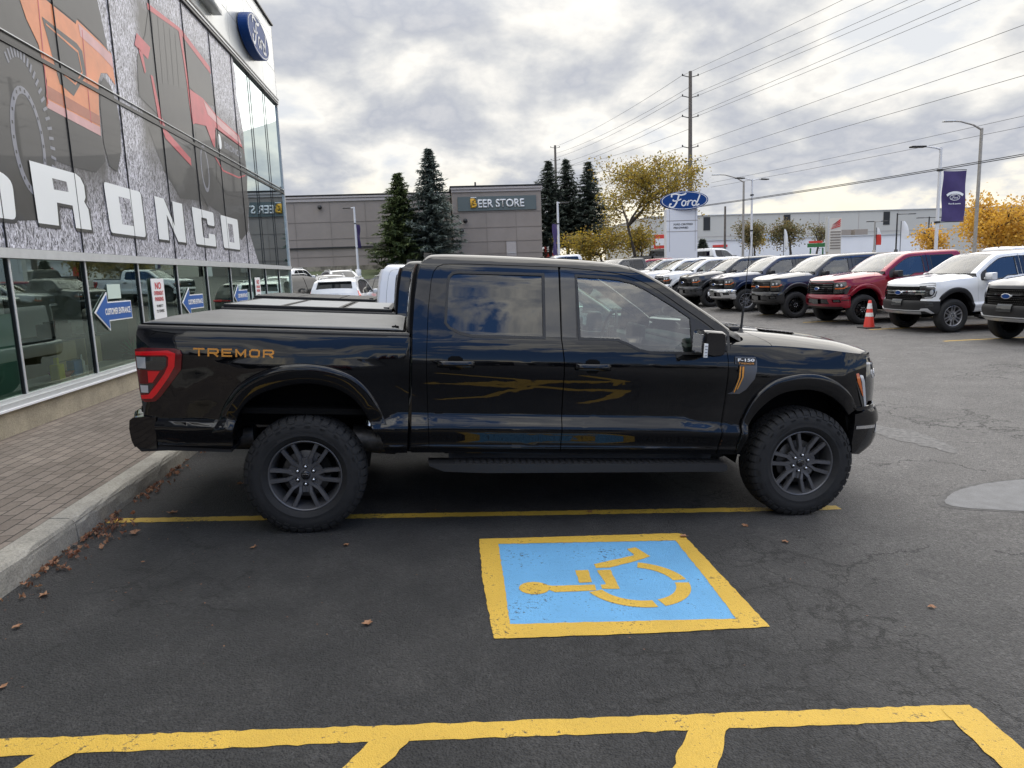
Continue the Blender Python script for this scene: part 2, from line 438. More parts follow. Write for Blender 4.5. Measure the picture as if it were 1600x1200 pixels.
# ------------------------------------------------------------------ wheel
def wheel_meshes(hero=True):
    """axle along Y, outward face towards -Y, rim flange in the plane y=0"""
    T = MB()
    base = .409 if hero else .414
    half = [(.244, .004), (.252, -.006), (.262, -.016), (.275, -.026), (.288, -.0325), (.292, -.0355), (.296, -.0335), (.318, -.038), (.345, -.037), (.368, -.031), (.388, -.021), (.400, -.008), (.406, .006), (base, .022), (base + .002, .06), (base + .003, .10)]
    prof = half + [(r, .2 - y) for r, y in half[::-1][1:]]
    T.lathe(prof, 96 if hero else 48, 'Y', mi=0)
    if hero:
        def blk(a0, a1, y0, y1, r0, r1, skew=0.0, dy=0.0):
            vs = []
            for (a, y, r) in ((a0, y0, r0), (a1, y0, r0), (a1, y1, r0), (a0, y1, r0), (a0, y0, r1), (a1, y0, r1), (a1, y1, r1), (a0, y1, r1)):
                aa = a + skew * (y - y0) / max(1e-6, (y1 - y0)); ins = 0.0015 if r == r1 else 0
                vs.append((r * cos(aa), y, r * sin(aa)))
            T.add(vs, [(0, 1, 5, 4), (1, 2, 6, 5), (2, 3, 7, 6), (3, 0, 4, 7), (4, 5, 6, 7)], 0)
        n = 44
        for k in range(n):
            a = 2 * pi * k / n; d = 2 * pi / n
            for y0, y1, ph, sk in ((.036, .066, .0, .05), (.072, .096, .5, -.04), (.104, .128, .2, .05), (.134, .164, .7, -.05)):
                blk(a + ph * d, a + ph * d + d * .74, y0, y1, .405, .4215, sk)
            # shoulder lugs, running down on to the sidewall, alternately long and short
            for side in (0, 1):
                lng = (k + side) % 2
                Y = lambda y: y if side == 0 else .2 - y
                for (aa, bb) in ((.05, .80),):
                    A0 = a + aa * d; A1 = a + bb * d
                    sec = [(.4215, .030), (.4195, .010), (.411, -.009), (.396, -.0245), (.372 if lng else .384, -.0345 if lng else -.029)]
                    inn = [(.405, .030), (.405, .010), (.400, -.003), (.388, -.016), (.370 if lng else .381, -.0275 if lng else -.023)]
                    vs = []
                    for A_ in (A0, A1):
                        for (r, y) in sec + inn: vs.append((r * cos(A_), Y(y), r * sin(A_)))
                    m = len(sec); fs = [(i, i + 1, i + 1 + 2 * m, i + 2 * m) for i in range(m - 1)]
                    fs += [(i, i + 1, i + 1 + m, i + m) for i in range(m - 1)] + [(2 * m + i, 2 * m + i + 1, 3 * m + i + 1, 3 * m + i) for i in range(m - 1)]
                    fs += [(m - 1, 2 * m - 1, 4 * m - 1, 3 * m - 1), (0, m, 3 * m, 2 * m)]
                    T.add(vs, fs, 0)
            # little sidewall ticks
            if k % 2 == 0:
                for rr in (.352, .360):
                    A0 = a + .1 * d; A1 = a + .8 * d
                    T.add([(r * cos(A_), y, r * sin(A_)) for A_ in (A0, A1) for r, y in ((rr, -.0345), (rr + .004, -.0345), (rr + .004, -.040), (rr, -.040))], [(0, 1, 5, 4), (1, 2, 6, 5), (2, 3, 7, 6), (3, 0, 4, 7)], 0)
        # raised sidewall lettering as short bars
        rnd = random.Random(3)
        for seg in (0.6, 2.2, 3.75, 5.3):
            for k in range(9):
                A_ = seg + k * .047; w = .028
                for (r0, r1) in ((.306, .311), (.329, .334)):
                    if rnd.random() < .8: T.add([(r * cos(q), y, r * sin(q)) for q in (A_, A_ + w) for r, y in ((r0, -.036), (r1, -.037), (r1, -.0398), (r0, -.0390))], [(0, 1, 5, 4), (1, 2, 6, 5), (2, 3, 7, 6), (3, 0, 4, 7)], 0)
                T.add([(r * cos(q), y, r * sin(q)) for q in (A_, A_ + .007) for r, y in ((.306, -.036), (.334, -.037), (.334, -.0398), (.306, -.0390))], [(0, 1, 5, 4), (1, 2, 6, 5), (2, 3, 7, 6), (3, 0, 4, 7)], 0)
    R_ = MB()
    R_.lathe([(.236, .012), (.240, -.002), (.244, -.0095), (.2515, -.0095), (.2545, -.005), (.2545, .004), (.250, .006)], 64, 'Y', mi=0)
    R_.lathe([(.240, -.002), (.235, .010), (.226, .035), (.216, .09), (.212, .19)], 48, 'Y', mi=0)
    def arm(th, sgn):
        st = [(.046, .0280, .014, .026), (.085, .0345, .0120, .0250), (.124, .0365, .006, .0270), (.134, .0410, .0055, .0290), (.190, .0660, .001, .0300), (.240, .0900, -.002, .0340)]
        cs = []
        for i, (r, lat, fy, w) in enumerate(st):
            if i == 0: d = (st[1][0] - r, st[1][1] - lat)
            elif i == len(st) - 1: d = (r - st[i - 1][0], lat - st[i - 1][1])
            else: d = (st[i + 1][0] - st[i - 1][0], st[i + 1][1] - st[i - 1][1])
            l = math.hypot(*d); nx, nl = -d[1] / l, d[0] / l
            row = []
            for (k, dy) in ((-.5, .036), (-.5, .009), (-.36, .001), (.36, 0), (.5, .008), (.5, .036)):
                rr, ll = r + nx * w * k, (lat + nl * w * k) * sgn
                row.append((rr * cos(th) - ll * sin(th), fy + dy, rr * sin(th) + ll * cos(th)))
            cs.append(row)
        vs, fs = grid_mesh(cs); R_.add(vs, fs, 0)
    for k in range(6):
        th = pi / 2 + k * pi / 3
        arm(th, 1); arm(th, -1)
        # web between the pair and its raised rib
        ct, st_ = cos(th), sin(th)
        def Q(r, l, y): return (r * ct - l * st_, y, r * st_ + l * ct)
        R_.add([Q(.05, -.03, .026), Q(.05, .03, .026), Q(.122, .034, .022), Q(.122, -.034, .022), Q(.120, .03, .045), Q(.120, -.03, .045)], [(0, 1, 2, 3), (3, 2, 4, 5)], 0)
        R_.add([Q(.072, -.0045, .026), Q(.072, .0045, .026), Q(.125, .004, .024), Q(.125, -.004, .024), Q(.075, -.003, .0185), Q(.075, .003, .0185), Q(.12, .0025, .017), Q(.12, -.0025, .017)], [(4, 5, 6, 7), (0, 1, 5, 4), (1, 2, 6, 5), (2, 3, 7, 6), (3, 0, 4, 7)], 0)
    R_.lathe([(.0, .020), (.052, .020), (.068, .022), (.078, .030), (.080, .06)], 36, 'Y', mi=0)
    R_.lathe([(.0, .0115), (.026, .0115), (.031, .014), (.033, .021)], 24, 'Y', mi=1)
    # little oval emblem of the cap
    ring = []
    for q, yy in ((1.0, .0112), (.82, .0092)):
        ring.append([(.024 * q * cos(t), yy, .0105 * q * sin(t)) for t in np.linspace(0, 2 * pi, 21)])
    vs, fs = grid_mesh(ring); R_.add(vs, fs, 0)
    for k in range(6):
        th = pi / 2 + k * pi / 3
        R_.lathe([(.0, .004), (.006, .0045), (.0095, .008), (.011, .015), (.0115, .024)], 10, 'Y', o=(.0625 * cos(th), 0, .0625 * sin(th)), mi=2)
        R_.lathe([(.0115, .0185), (.0165, .0185), (.0175, .023)], 12, 'Y', o=(.0625 * cos(th), 0, .0625 * sin(th)), mi=1)
    D = MB()
    D.lathe([(.07, .075), (.165, .075), (.168, .078), (.168, .098), (.07, .098)], 40, 'Y', mi=0)
    D.lathe([(.02, .06), (.085, .06), (.088, .075)], 24, 'Y', mi=0)
    for k in range(8): # caliper
        pass
    D.box((.135, .085, .06), (.07, .07, .15), Matrix.Rotation(-.4, 3, 'Y'), mi=1, bev=.012)
    D.lathe([(.0, .12), (.21, .12), (.212, .2)], 32, 'Y', mi=2)
    return T, R_, D
_wm = {}
def make_wheel(parent, x, y, z, side, spin, hero=True, face='wheel_grey'):
    if hero not in _wm:
        T, R_, D = wheel_meshes(hero)
        t = T.build('tyre', [M['rubber']]); r = R_.build('wheel', [M['wheel_grey'], M['gloss_black'], M['chrome']]); d = D.build('brake_disc', [M['steel'], M['chassis'], M['chassis']])
        _wm[hero] = (t.data, r.data, d.data)
        for o in (t, r, d): bpy.data.objects.remove(o)
    t, r, d = _wm[hero]
    w = bpy.data.objects.new('wheel', r); COL.objects.link(w); w.parent = parent
    w.location = (x, y, z)
    w.rotation_euler = (0, spin, 0) if side < 0 else (0, -spin, pi)
    if face != 'wheel_grey': objmat(w, M[face])
    for me in (t, d):
        c = bpy.data.objects.new(me.name.split('.')[0], me); COL.objects.link(c); c.parent = w
    return w
# ------------------------------------------------------------------ body surfaces of the pickup
PZ = PC([(.50, .955), (.57, .962), (.60, .970), (.618, .984), (.630, .990), (.640, .984), (.70, .996), (.75, 1.007), (.765, 1.006), (.85, .972), (.87, .9665), (.95, .967), (1.03, .972), (1.10, .9805), (1.16, .9875), (1.20, .9895), (1.24, .9885), (1.28, .983), (1.34, .970), (1.40, .951), (1.43, .938), (1.50, .912), (1.70, .838), (1.86, .776), (1.91, .752), (1.945, .726), (1.97, .695), (2.0, .64)])
TAP = PC([(3.3, 1.0), (3.6, 1.0), (3.95, .998), (4.02, .988), (4.17, .948), (4.31, .895), (4.43, .82)])
BANDT = PC([(-1.2, .785), (.42, .786), (.50, .790), (.64, .845), (.70, .850), (2.6, .850), (2.68, .846), (2.81, .822), (3.00, .795), (3.2, .793), (4.5, .793)])
WX = (0.0, 3.694); WZ = (.41, .514)
def SY(x, z):
    zt = BANDT(x)
    if z > .765:
        if z < zt: zz = .765 + (z - .765) * (.085 / (zt - .765))
        elif z < 1.08: zz = .85 + (z - zt) * (.23 / (1.08 - zt))
        else: zz = z
    else: zz = z
    y = PZ(zz)
    # belt groove under the side glass of the cab
    for xw, zw, zc in ((0.0, .41, .50), (3.66, .514, .52)):
        r = math.hypot((x - xw) * .95, z - zc)
        if z < 1.45: y += .020 * sstep(.90, .60, r) * sstep(.5, .75, z) if z > .5 else 0
    if x < 0.70: # the bed side stands more upright
        k = sstep(1.2, 1.4, z); y += k * .012
    if x < -1.0: y -= ((-1.0 - x) / .09)**2 * .03
    if x > 3.3: y *= TAP(x)
    return y
def side(a, b):
    h = .003
    y = SY(a, b); dx = (SY(a + h, b) - SY(a - h, b)) / (2 * h); dz = (SY(a, b + h) - SY(a, b - h)) / (2 * h)
    n = Vector((dx, -1, 0)) * 1.0 if False else Vector((-dx, -1.0, -dz))
    # surface point (a, -Y, b); outward normal (-Yx, -1, -Yz)
    n.normalize(); return Vector((a, -y, b)), n
FX = PC([(0, 4.535), (.30, 4.525), (.50, 4.495), (.70, 4.435), (.86, 4.355), (1.0, 4.270), (1.15, 4.150), (1.30, 4.020)])
FY = PC([(0, 0), (.30, .30), (.50, .499), (.70, .692), (.86, .822), (1.0, .898), (1.15, .950), (1.30, .986)])
FO = PC([(.50, -.20), (.58, -.10), (.64, -.03), (.70, .0), (.84, .01), (.90, -.005), (.95, -.035), (1.10, -.04), (1.25, -.055), (1.32, -.075), (1.36, -.11), (1.40, -.18)])
def front(s, z):
    def P(s, z):
        a = abs(s); k = 1 - sstep(.9, 1.28, a) * .75
        w = 1.0 - .05 * sstep(1.15, 1.38, z)
        return Vector((FX(a) + FO(z) * k, -FY(a) * w * (1 if s >= 0 else -1), z))
    h = .004; p = P(s, z)
    n = (P(s + h, z) - P(s - h, z)).cross(P(s, z + h) - P(s, z - h)); n.normalize()
    if n.x < 0 and abs(s) < 1.25: n = -n
    if abs(s) >= 1.25 and n.y * (-1 if s > 0 else 1) < 0: n = -n
    return p, n
def back(y, z):
    return Vector((-1.088 + .02 * sstep(1.3, 1.42, z), y, z)), Vector((-1, 0, .0))
# outlines in (x, z)
ARCH_R = [(-.475, .62), (-.453, .786), (-.404, .896), (-.308, .982), (-.147, 1.043), (.014, 1.071), (.177, 1.049), (.308, .983), (.392, .89), (.451, .779), (.487, .70)]
ARCH_F = [(3.175, .585), (3.212, .805), (3.264, .903), (3.356, 1.001), (3.452, 1.061), (3.581, 1.092), (3.715, 1.09), (3.844, 1.048), (3.957, .971), (4.03, .883), (4.085, .80)]
def smooth_line(pts, n=6):
    """Catmull-Rom"""
    out = []; P = [Vector(p) for p in pts]
    for i in range(len(P) - 1):
        p0 = P[max(i - 1, 0)]; p1 = P[i]; p2 = P[i + 1]; p3 = P[min(i + 2, len(P) - 1)]
        for k in range(n):
            t = k / n
            out.append(.5 * ((2 * p1) + (p2 - p0) * t + (2 * p0 - 5 * p1 + 4 * p2 - p3) * t * t + (3 * p1 - p0 - 3 * p2 + p3) * t**3))
    out.append(P[-1]); return [tuple(q) for q in out]
AR = smooth_line(ARCH_R, 5); AF = smooth_line(ARCH_F, 5)
BED = [(-1.075, 1.402), (-1.083, 1.38), (-1.062, .93), (-1.05, .815), (-.972, .805), (-.955, .625), (-.49, .600)] + AR + [(.50, .745), (.553, .575), (.700, .580), (.705, 1.395), (.698, 1.403)]
FENDER = [(3.000, .582), (3.17, .582)] + AF[2:-8] + [(3.99, .952), (4.165, .952), (4.165, 1.362), (4.05, 1.370), (3.71, 1.397), (3.38, 1.409), (3.050, 1.409), (3.040, 1.30), (3.038, 1.17), (3.036, 1.0), (3.022, .85), (3.003, .66)]
FDOOR = [(1.803, .600), (1.803, 1.17), (1.797, 1.285), (1.779, 1.417), (1.777, 1.90), (1.785, 1.921), (2.00, 1.912), (2.154, 1.898), (2.25, 1.885), (2.336, 1.862), (2.43, 1.825), (2.516, 1.779), (2.60, 1.725), (2.696, 1.662), (2.80, 1.597), (2.876, 1.546), (2.950, 1.493), (2.990, 1.440), (3.012, 1.38), (3.024, 1.30), (3.028, 1.17), (3.024, 1.0), (3.010, .85), (2.992, .66), (2.985, .600)]
RDOOR = [(.855, .600), (.842, .85), (.826, 1.13), (.822, 1.29), (.829, 1.59), (.847, 1.79), (.862, 1.850), (.888, 1.887), (.93, 1.907), (1.105, 1.916), (1.765, 1.921), (1.771, 1.417), (1.789, 1.285), (1.796, 1.15), (1.796, .600)]
RWIN = [(.945, 1.500), (.958, 1.775), (.968, 1.825), (.995, 1.853), (1.04, 1.861), (1.655, 1.869), (1.655, 1.415), (1.142, 1.413), (1.052, 1.430), (.975, 1.465)]
FWIN = [(1.892, 1.870), (2.108, 1.866), (2.215, 1.859), (2.32, 1.838), (2.42, 1.797), (2.515, 1.746), (2.65, 1.668), (2.752, 1.600), (2.87, 1.535), (2.925, 1.478), (2.945, 1.40), (2.942, 1.345), (2.92, 1.335), (2.433, 1.333), (2.352, 1.346), (2.264, 1.388), (2.193, 1.414), (1.905, 1.416)]
CABO = [(.728, .582), (.722, 1.45), (.732, 1.66), (.752, 1.83), (.775, 1.905), (.81, 1.94), (.87, 1.957), (1.05, 1.965), (1.40, 1.968), (1.80, 1.966), (2.05, 1.960), (2.20, 1.948), (2.31, 1.925), (2.40, 1.892), (2.475, 1.856), (2.61, 1.782), (2.79, 1.668), (2.93, 1.582), (3.045, 1.500), (3.046, 1.36), (3.036, 1.20), (3.034, 1.0), (3.018, .84), (2.999, .66), (2.996, .582)]
def inset(poly, d):
    """move a polygon's outline outward (d>0) or inward"""
    P = [Vector(p) for p in poly]; n = len(P)
    ar = sum(P[i].x * P[(i + 1) % n].y - P[(i + 1) % n].x * P[i].y for i in range(n))
    sg = 1 if ar > 0 else -1; out = []
    for i in range(n):
        a = (P[i] - P[i - 1]).normalized(); b = (P[(i + 1) % n] - P[i]).normalized()
        na = Vector((a.y, -a.x)) * sg; nb = Vector((b.y, -b.x)) * sg
        m = na + nb
        if m.length < .3: m = na
        m = m / max(.5, m.length * m.length / 2) if m.length > 0 else na
        q = P[i] + m * d; out.append((q.x, q.y))
    return out
TOPP = CABO[4:19]
def roof_sections(i0, i1, flat, bow, crown, dens=3, lift=0.0):
    pts = smooth_line(TOPP[i0:i1 + 1], dens); rows = []
    m = len(pts)
    for i, (x, z) in enumerate(pts):
        Y = SY(x, z); dz = .004; sl = (SY(x, z + dz) - SY(x, z - dz)) / (2 * dz)
        fr = i / (m - 1); bw = bow(fr); cr = crown(fr); row = []
        tz, ty = 1.0, sl; l = math.hypot(tz, ty); tz /= l; ty /= l
        P0 = Vector((Y, z)); P3 = Vector((Y - .16, z + cr * .55)); t3 = Vector((-1, cr * .9))
        P1 = P0 + Vector((ty, tz)) * min(.045, cr * .9); P2 = P3 - t3.normalized() * .06
        prof = []
        for k in range(7):
            t = k / 6
            q = P0 * (1 - t)**3 + P1 * 3 * t * (1 - t)**2 + P2 * 3 * t * t * (1 - t) + P3 * t**3
            prof.append((q.x, q.y))
        yc = P3.x
        for k in range(1, 7):
            t = k / 6; y = yc * (1 - t)
            prof.append((y, P3.y + cr * .45 * (1 - (1 - t)**2)))
        row = [(x + bw * (1 - (y / Y)**2), -y, zz) for y, zz in prof] + [(x + bw * (1 - (y / Y)**2), y, zz) for y, zz in prof[::-1][1:]]
        rows.append(row)
    return rows
HT = PC([(3.0, 1.500), (3.25, 1.508), (3.45, 1.500), (3.62, 1.490), (3.87, 1.468), (4.05, 1.448), (4.18, 1.420), (4.29, 1.385), (4.38, 1.345), (4.48, 1.29)])
HE = PC([(3.0, 1.409), (3.38, 1.409), (3.71, 1.397), (4.05, 1.370), (4.165, 1.362), (4.35, 1.345), (4.55, 1.315)])
def hoodz(x, y):
    Y = SY(min(x, 4.3), HE(min(x, 4.3))); v = max(0.0, (Y - abs(y)) / Y)
    e = HE(x); t = HT(x)
    sh = 1 - max(0.0, 1 - v / .34)**2.3
    dome = .016 * sstep(.56, .44, abs(y)) * (1 - sstep(4.1, 4.5, x)) - .010 * sstep(.3, .0, abs(y))
    return e + (t - e) * .92 * sh + dome
def build_pickup(label, hero=True, paintk='paint_black', group=None, style='f', wheel='wheel_grey', cover='flat', badge=None, bumper='paint', name='pickup_truck', flare='paint', glass_f='glass_clear', wseed=0):
    root = empty(name); tag(root, label, 'pickup truck', group)
    pm = M[paintk]; PL = M['plastic']; GB = M['gloss_black']
    res = (.07, .04) if hero else (.16, .06)
    zb = [.618, .63, .64, .75, .765, .85, 1.16, 1.20, 1.24] if hero else [.63, .765, .85, 1.2]
    S = lambda nm, loops, mat, mp=side, par=root, off=0.0, th=.014, r=None, mir=(False, True), xb=None, xa=(): [link(nm, sheet_mesh(nm, loops, mp, res=r or res, thick=th, off=off, extra_b=xb if xb is not None else zb, extra_a=xa, mirror=m_), mat, par) for m_ in mir]
    # ---- cab, doors, bed, fenders
    doors = RDOOR[:11] + FDOOR[5:] + [(2.985, .598), (.855, .598)]
    hole = [(.851, .598), (.838, .85), (.822, 1.13), (.818, 1.29), (.825, 1.59), (.843, 1.79), (.858, 1.853), (.886, 1.892), (.93, 1.912), (1.105, 1.921), (1.78, 1.926)] + [(x, z + .005) for x, z in FDOOR[6:12]] + [(x + .004, z + .005) for x, z in FDOOR[12:19]] + [(x + .005, z) for x, z in FDOOR[19:24]] + [(2.990, .598)]
    cabs = S('cab', [CABO, hole[::-1]], pm)
    cab = cabs[0]; cabs[1].name = 'cab_side'
    S('door_frame', [inset(hole, .02), inset(RWIN, .0)[::-1], inset(FWIN, .0)[::-1]], M['chassis'], off=-.03, th=0, r=(.3, .08), xb=[])
    rd = S('rear_door', [RDOOR, inset(RWIN, .004)], pm); fd = S('front_door', [FDOOR, inset(FWIN, .004)], pm)
    S('bed_side', [BED], pm); S('fender', [FENDER], pm)
    # window surrounds and glass
    for dr, W, gk in ((rd, RWIN, 'glass_dark'), (fd, FWIN, glass_f)):
        for m_, d_ in zip((False, True), dr):
            link('window_seal', sheet_mesh('window_seal', [inset(W, .006), inset(W, -.013)], side, res=.2, thick=.012, off=.0025, mirror=m_), M['plastic'], d_)
            gl = inset(W, -.008)
            if W is FWIN: gl = [p for p in gl if p[0] < 2.77] ; gl = gl[:8] + [(2.762, 1.595), (2.762, 1.341)] + gl[8:] if False else [(min(p[0], 2.765), p[1]) for p in inset(W, -.008)]
            if W is FWIN:
                gl = [(1.900, 1.862), (2.108, 1.858), (2.215, 1.851), (2.32, 1.830), (2.42, 1.789), (2.515, 1.738), (2.65, 1.660), (2.755, 1.592), (2.755, 1.341), (2.436, 1.341), (2.356, 1.354), (2.268, 1.396), (2.195, 1.422), (1.913, 1.424)]
                sail = [(2.748, 1.598), (2.87, 1.528), (2.918, 1.474), (2.938, 1.40), (2.935, 1.343), (2.748, 1.343)]
                link('mirror_sail', sheet_mesh('mirror_sail', [sail], side, res=.2, thick=.01, off=.003, mirror=m_), PL, d_)
            link('window_glass', sheet_mesh('window_glass', [gl], side, res=(.12, .05), thick=0, off=-.006, mirror=m_), M[gk], d_)
    # gloss black pillar caps at the B pillar
    for m_, d1, d2 in zip((False, True), rd, fd):
        link('pillar_trim', sheet_mesh('pillar_trim', [[(1.662, 1.424), (1.767, 1.424), (1.764, 1.885), (1.662, 1.872)]], side, res=(.03, .04), thick=.004, off=.004, mirror=m_), GB if hero else M['gloss_black'], d1)
        link('pillar_trim', sheet_mesh('pillar_trim', [[(1.783, 1.424), (1.884, 1.424), (1.884, 1.875), (1.781, 1.885)]], side, res=(.03, .04), thick=.004, off=.004, mirror=m_), GB, d2)
    # door handles
    for m_, sg, (d1, d2) in ((False, -1, (rd[0], fd[0])), (True, 1, (rd[1], fd[1]))):
        for dr, x0 in ((d1, .893), (d2, 1.876)):
            cup = [(x0 + .075, 1.262), (x0 + .10, 1.277), (x0 + .155, 1.277), (x0 + .18, 1.262), (x0 + .18, 1.20), (x0 + .16, 1.176), (x0 + .095, 1.176), (x0 + .075, 1.20)]
            link('handle_cup', sheet_mesh('handle_cup', [cup], side, res=.05, thick=.002, off=.0015, mirror=m_), M['chassis'], dr)
            h = MB(); y = SY(x0 + .12, 1.22)
            pts = [(x0, sg * (y + .008), 1.222), (x0 + .03, sg * (y + .030), 1.222), (x0 + .13, sg * (y + .037), 1.223), (x0 + .225, sg * (y + .030), 1.224), (x0 + .26, sg * (y + .008), 1.224)]
            vs = []
            rows = []
            for p in smooth_line(pts, 4):
                ph = [(p[0], p[1] + sg * .011 * cos(t), p[2] + .026 * sin(t) * (1 if abs(sin(t)) < .8 else .95)) for t in np.linspace(0, 2 * pi, 13)[:-1]]
                rows.append(ph + [ph[0]])
            v_, f_ = grid_mesh(rows); h.add(v_, f_, 0, True)
            h.add(rows[0][:-1], [tuple(range(12))]); h.add(rows[-1][:-1], [tuple(range(12))])
            h.build('door_handle', [pm if hero else GB], dr)
    # rounded rear corner and back wall of the cab, with its window
    K = MB()
    colz = [.60, .80, 1.0, 1.2, 1.35, 1.45, 1.55, 1.66, 1.75, 1.83, 1.88, 1.905]
    cx = PC([(p[1], p[0]) for p in CABO[:6]])
    rows = []
    for z in colz:
        x = cx(z); Y = SY(x, z); r = .07; row = []
        for k in range(5):
            t = k / 4 * pi / 2; row.append((x - r * sin(t) * .6, -(Y - r * (1 - cos(t))), z))
        row += [(x - r * .6 - .006, yy, z) for yy in (-.55, 0, .55)]
        row += [(q[0], -q[1], q[2]) for q in row[:5][::-1]]
        rows.append(row)
    v_, f_ = grid_mesh(rows); K.add(v_, f_, 0, True)
    K.build('cab_back', [pm], root)
    zf = lambda z: cx(z) - .05
    rg = MB()
    q = [(-.58, 1.42), (.58, 1.42), (.56, 1.80), (-.56, 1.80)]
    rg.add([(zf(z) - .006, y, z) for y, z in q], [(0, 1, 2, 3)]); rg.build('rear_window', [M['glass_dark']], root)
    # ---- roof and windshield
    rw = roof_sections(0, 8, 5, lambda f: .05 * f * f, lambda f: .045 * (.45 + .55 * sstep(0, .25, f)), 3)
    v_, f_ = grid_mesh(rw); b = MB().add(v_, f_, 0, True); b.build('roof', [pm], root)
    # rounded rear edge of roof down to the back wall
    r0 = rw[0]; rows = [r0, [(p[0] - .035, p[1] * .985, p[2] - .015) for p in r0], [(p[0] - .052, p[1] * .97, p[2] - .05) for p in r0]]
    v_, f_ = grid_mesh(rows); MB().add(v_, f_, 0, True).build('roof_edge', [pm], root)
    ws = roof_sections(8, 14, 5, lambda f: .05 + .17 * f, lambda f: .045 - .02 * f, 4)
    v_, f_ = grid_mesh([r[4:-4] for r in ws]); MB().add(v_, f_, 0, True).build('windshield', [M['glass_screen']], root)
    pl = MB()
    for sl in (slice(0, 6), slice(-6, None)):
        v_, f_ = grid_mesh([[(p[0], p[1], p[2] + .003) for p in r[sl]] for r in ws]); pl.add(v_, f_, 0, True)
    build_lr(pl, 'windshield_pillar', [pm], root)
    v_, f_ = grid_mesh([[(p[0], p[1], p[2] + .004) for p in r[3:-3]] for r in ws[:2]]); MB().add(v_, f_, 0, True).build('windshield_header', [GB], root)
    # stop lamp and shark fin on the roof
    fin = MB(); fin.prism([(0, 0), (.20, 0), (.19, .012), (.06, .032), (.0, .034)], (-.025, .025), 'Y'); f_o = fin.build('stop_lamp', [GB], root); f_o.location = (.80, 0, 1.975)
    # cowl
    c_ = MB(); last = ws[-1]
    rows = [[(p[0] - .02, p[1], p[2] - .015) for p in last], [(p[0] + .12, p[1], min(p[2] - .01, hoodz(3.3, p[1]) - .012)) for p in last]]
    v_, f_ = grid_mesh(rows); c_.add(v_, f_, 0, False)
    for sy in (-.5, .05):
        c_.tube([(3.23, sy, 1.515), (3.17, sy + .1, 1.53), (3.10, sy + .42, 1.545)], .008, 6)
    c_.box((3.22, -.62, 1.512), (.09, .07, .03), bev=.01); c_.box((3.17, -.50, 1.520), (.05, .09, .03), bev=.01); c_.box((3.22, .40, 1.512), (.08, .08, .03), bev=.01)
    c_.build('cowl', [PL], root)
    # ---- hood and upper fender
    NS = 33
    def hood_rows(fa, fb, nr):
        rows = []
        for i in range(nr + 1):
            row = []
            for j in range(NS):
                s_ = -1 + 2 * j / (NS - 1); s_ = math.copysign(1 - (1 - abs(s_))**1.35, s_)
                xa, xb = fa(abs(s_)), fb(abs(s_)); x = xa + (xb - xa) * i / nr
                Y = SY(min(x, 4.165), HE(min(x, 4.165)))
                y = -s_ * Y
                row.append((x, y, hoodz(x, y)))
            rows.append(row)
        return rows
    def xfront(s_):
        # plan curve of the nose at hood height
        lo, hi = 0.0, 1.15
        y = s_ * .905
        for _ in range(24):
            m = (lo + hi) / 2
            if FY(m) * .952 < y: lo = m
            else: hi = m
        return FX(lo) - .10 * (1 - sstep(.9, 1.28, lo) * .6)
    seam = lambda s_: 3.262 + .115 * sstep(.80, 1.0, s_)
    v_, f_ = grid_mesh(hood_rows(lambda s_: 3.050, lambda s_: seam(s_) - .005, 4)); n_ = NS
    # the middle of this strip is hidden by the cowl: keep only the two upper fenders
    keep = [f for f in f_ if all(abs(v_[i][1]) > .60 for i in f)]
    build_lr(MB().add(v_, keep, 0, True), 'upper_fender', [pm], root)
    hr = hood_rows(lambda s_: seam(s_), xfront, 22 if hero else 12)
    # roll the front edge down
    lastr = hr[-1]; hr.append([(p[0] + .016, p[1] * 1.0, p[2] - .014) for p in lastr]); hr.append([(p[0] + .022, p[1] * 1.0, p[2] - .040) for p in lastr]); hr.append([(p[0] - .02, p[1] * 1.0, p[2] - .075) for p in lastr])
    v_, f_ = grid_mesh(hr); MB().add(v_, f_, 0, True).build('hood', [pm], root)
    if hero:
        lv = MB()
        for sy in (-.5, .5):
            for k in range(8):
                x = 3.50 + k * .036; z = hoodz(x, sy)
                lv.box((x, sy, z + .004), (.022, .15 - .006 * k, .010), Matrix.Rotation(.5, 3, 'Y'), bev=.003)
        build_lr(lv, 'hood_vent', [GB], root)
    # ---- wheel flares
    def flare_mesh(inner, outer, mirror, lift=.030):
        n = 44
        def rs(pts):
            P = [Vector(p) for p in smooth_line(pts, 4)]; L = [0]
            for i in range(1, len(P)): L.append(L[-1] + (P[i] - P[i - 1]).length)
            out = []
            for k in range(n + 1):
                d = L[-1] * k / n; i = 0
                while i < len(L) - 2 and L[i + 1] < d: i += 1
                out.append(P[i].lerp(P[i + 1], (d - L[i]) / max(1e-6, L[i + 1] - L[i])))
            return out
        I, O = rs(inner), rs(outer); rows = []
        for k in range(n + 1):
            row = []
            fk = k / n; fade = min(1.0, .30 + .70 * min(sstep(0, .16, fk), sstep(1, .90, fk)))
            for w, off in ((-.02, -.11), (-.02, .012), (.0, .022), (.05, .026), (.30, lift * .93), (.60, lift), (.84, lift * .98), (.94, lift * .80), (1.0, lift * .35), (1.0, -.01)):
                q = I[k].lerp(O[k], w); p, nn = side(q.x, max(.5, q.y)); row.append(p + nn * (off * fade if off > 0 else off))
            if mirror: row = [Vector((p.x, -p.y, p.z)) for p in row]
            rows.append(row)
        v_, f_ = grid_mesh(rows); return MB().add(v_, f_, 0, True)
    FLR_I = [(-.47, .69), (-.453, .786), (-.404, .896), (-.308, .982), (-.147, 1.043), (.014, 1.071), (.177, 1.049), (.308, .983), (.392, .89), (.451, .779)]
    FLR_O = [(-.60, .73), (-.565, .80), (-.515, .93), (-.40, 1.075), (-.194, 1.178), (-.01, 1.204), (.18, 1.182), (.35, 1.110), (.475, .97), (.555, .790)]
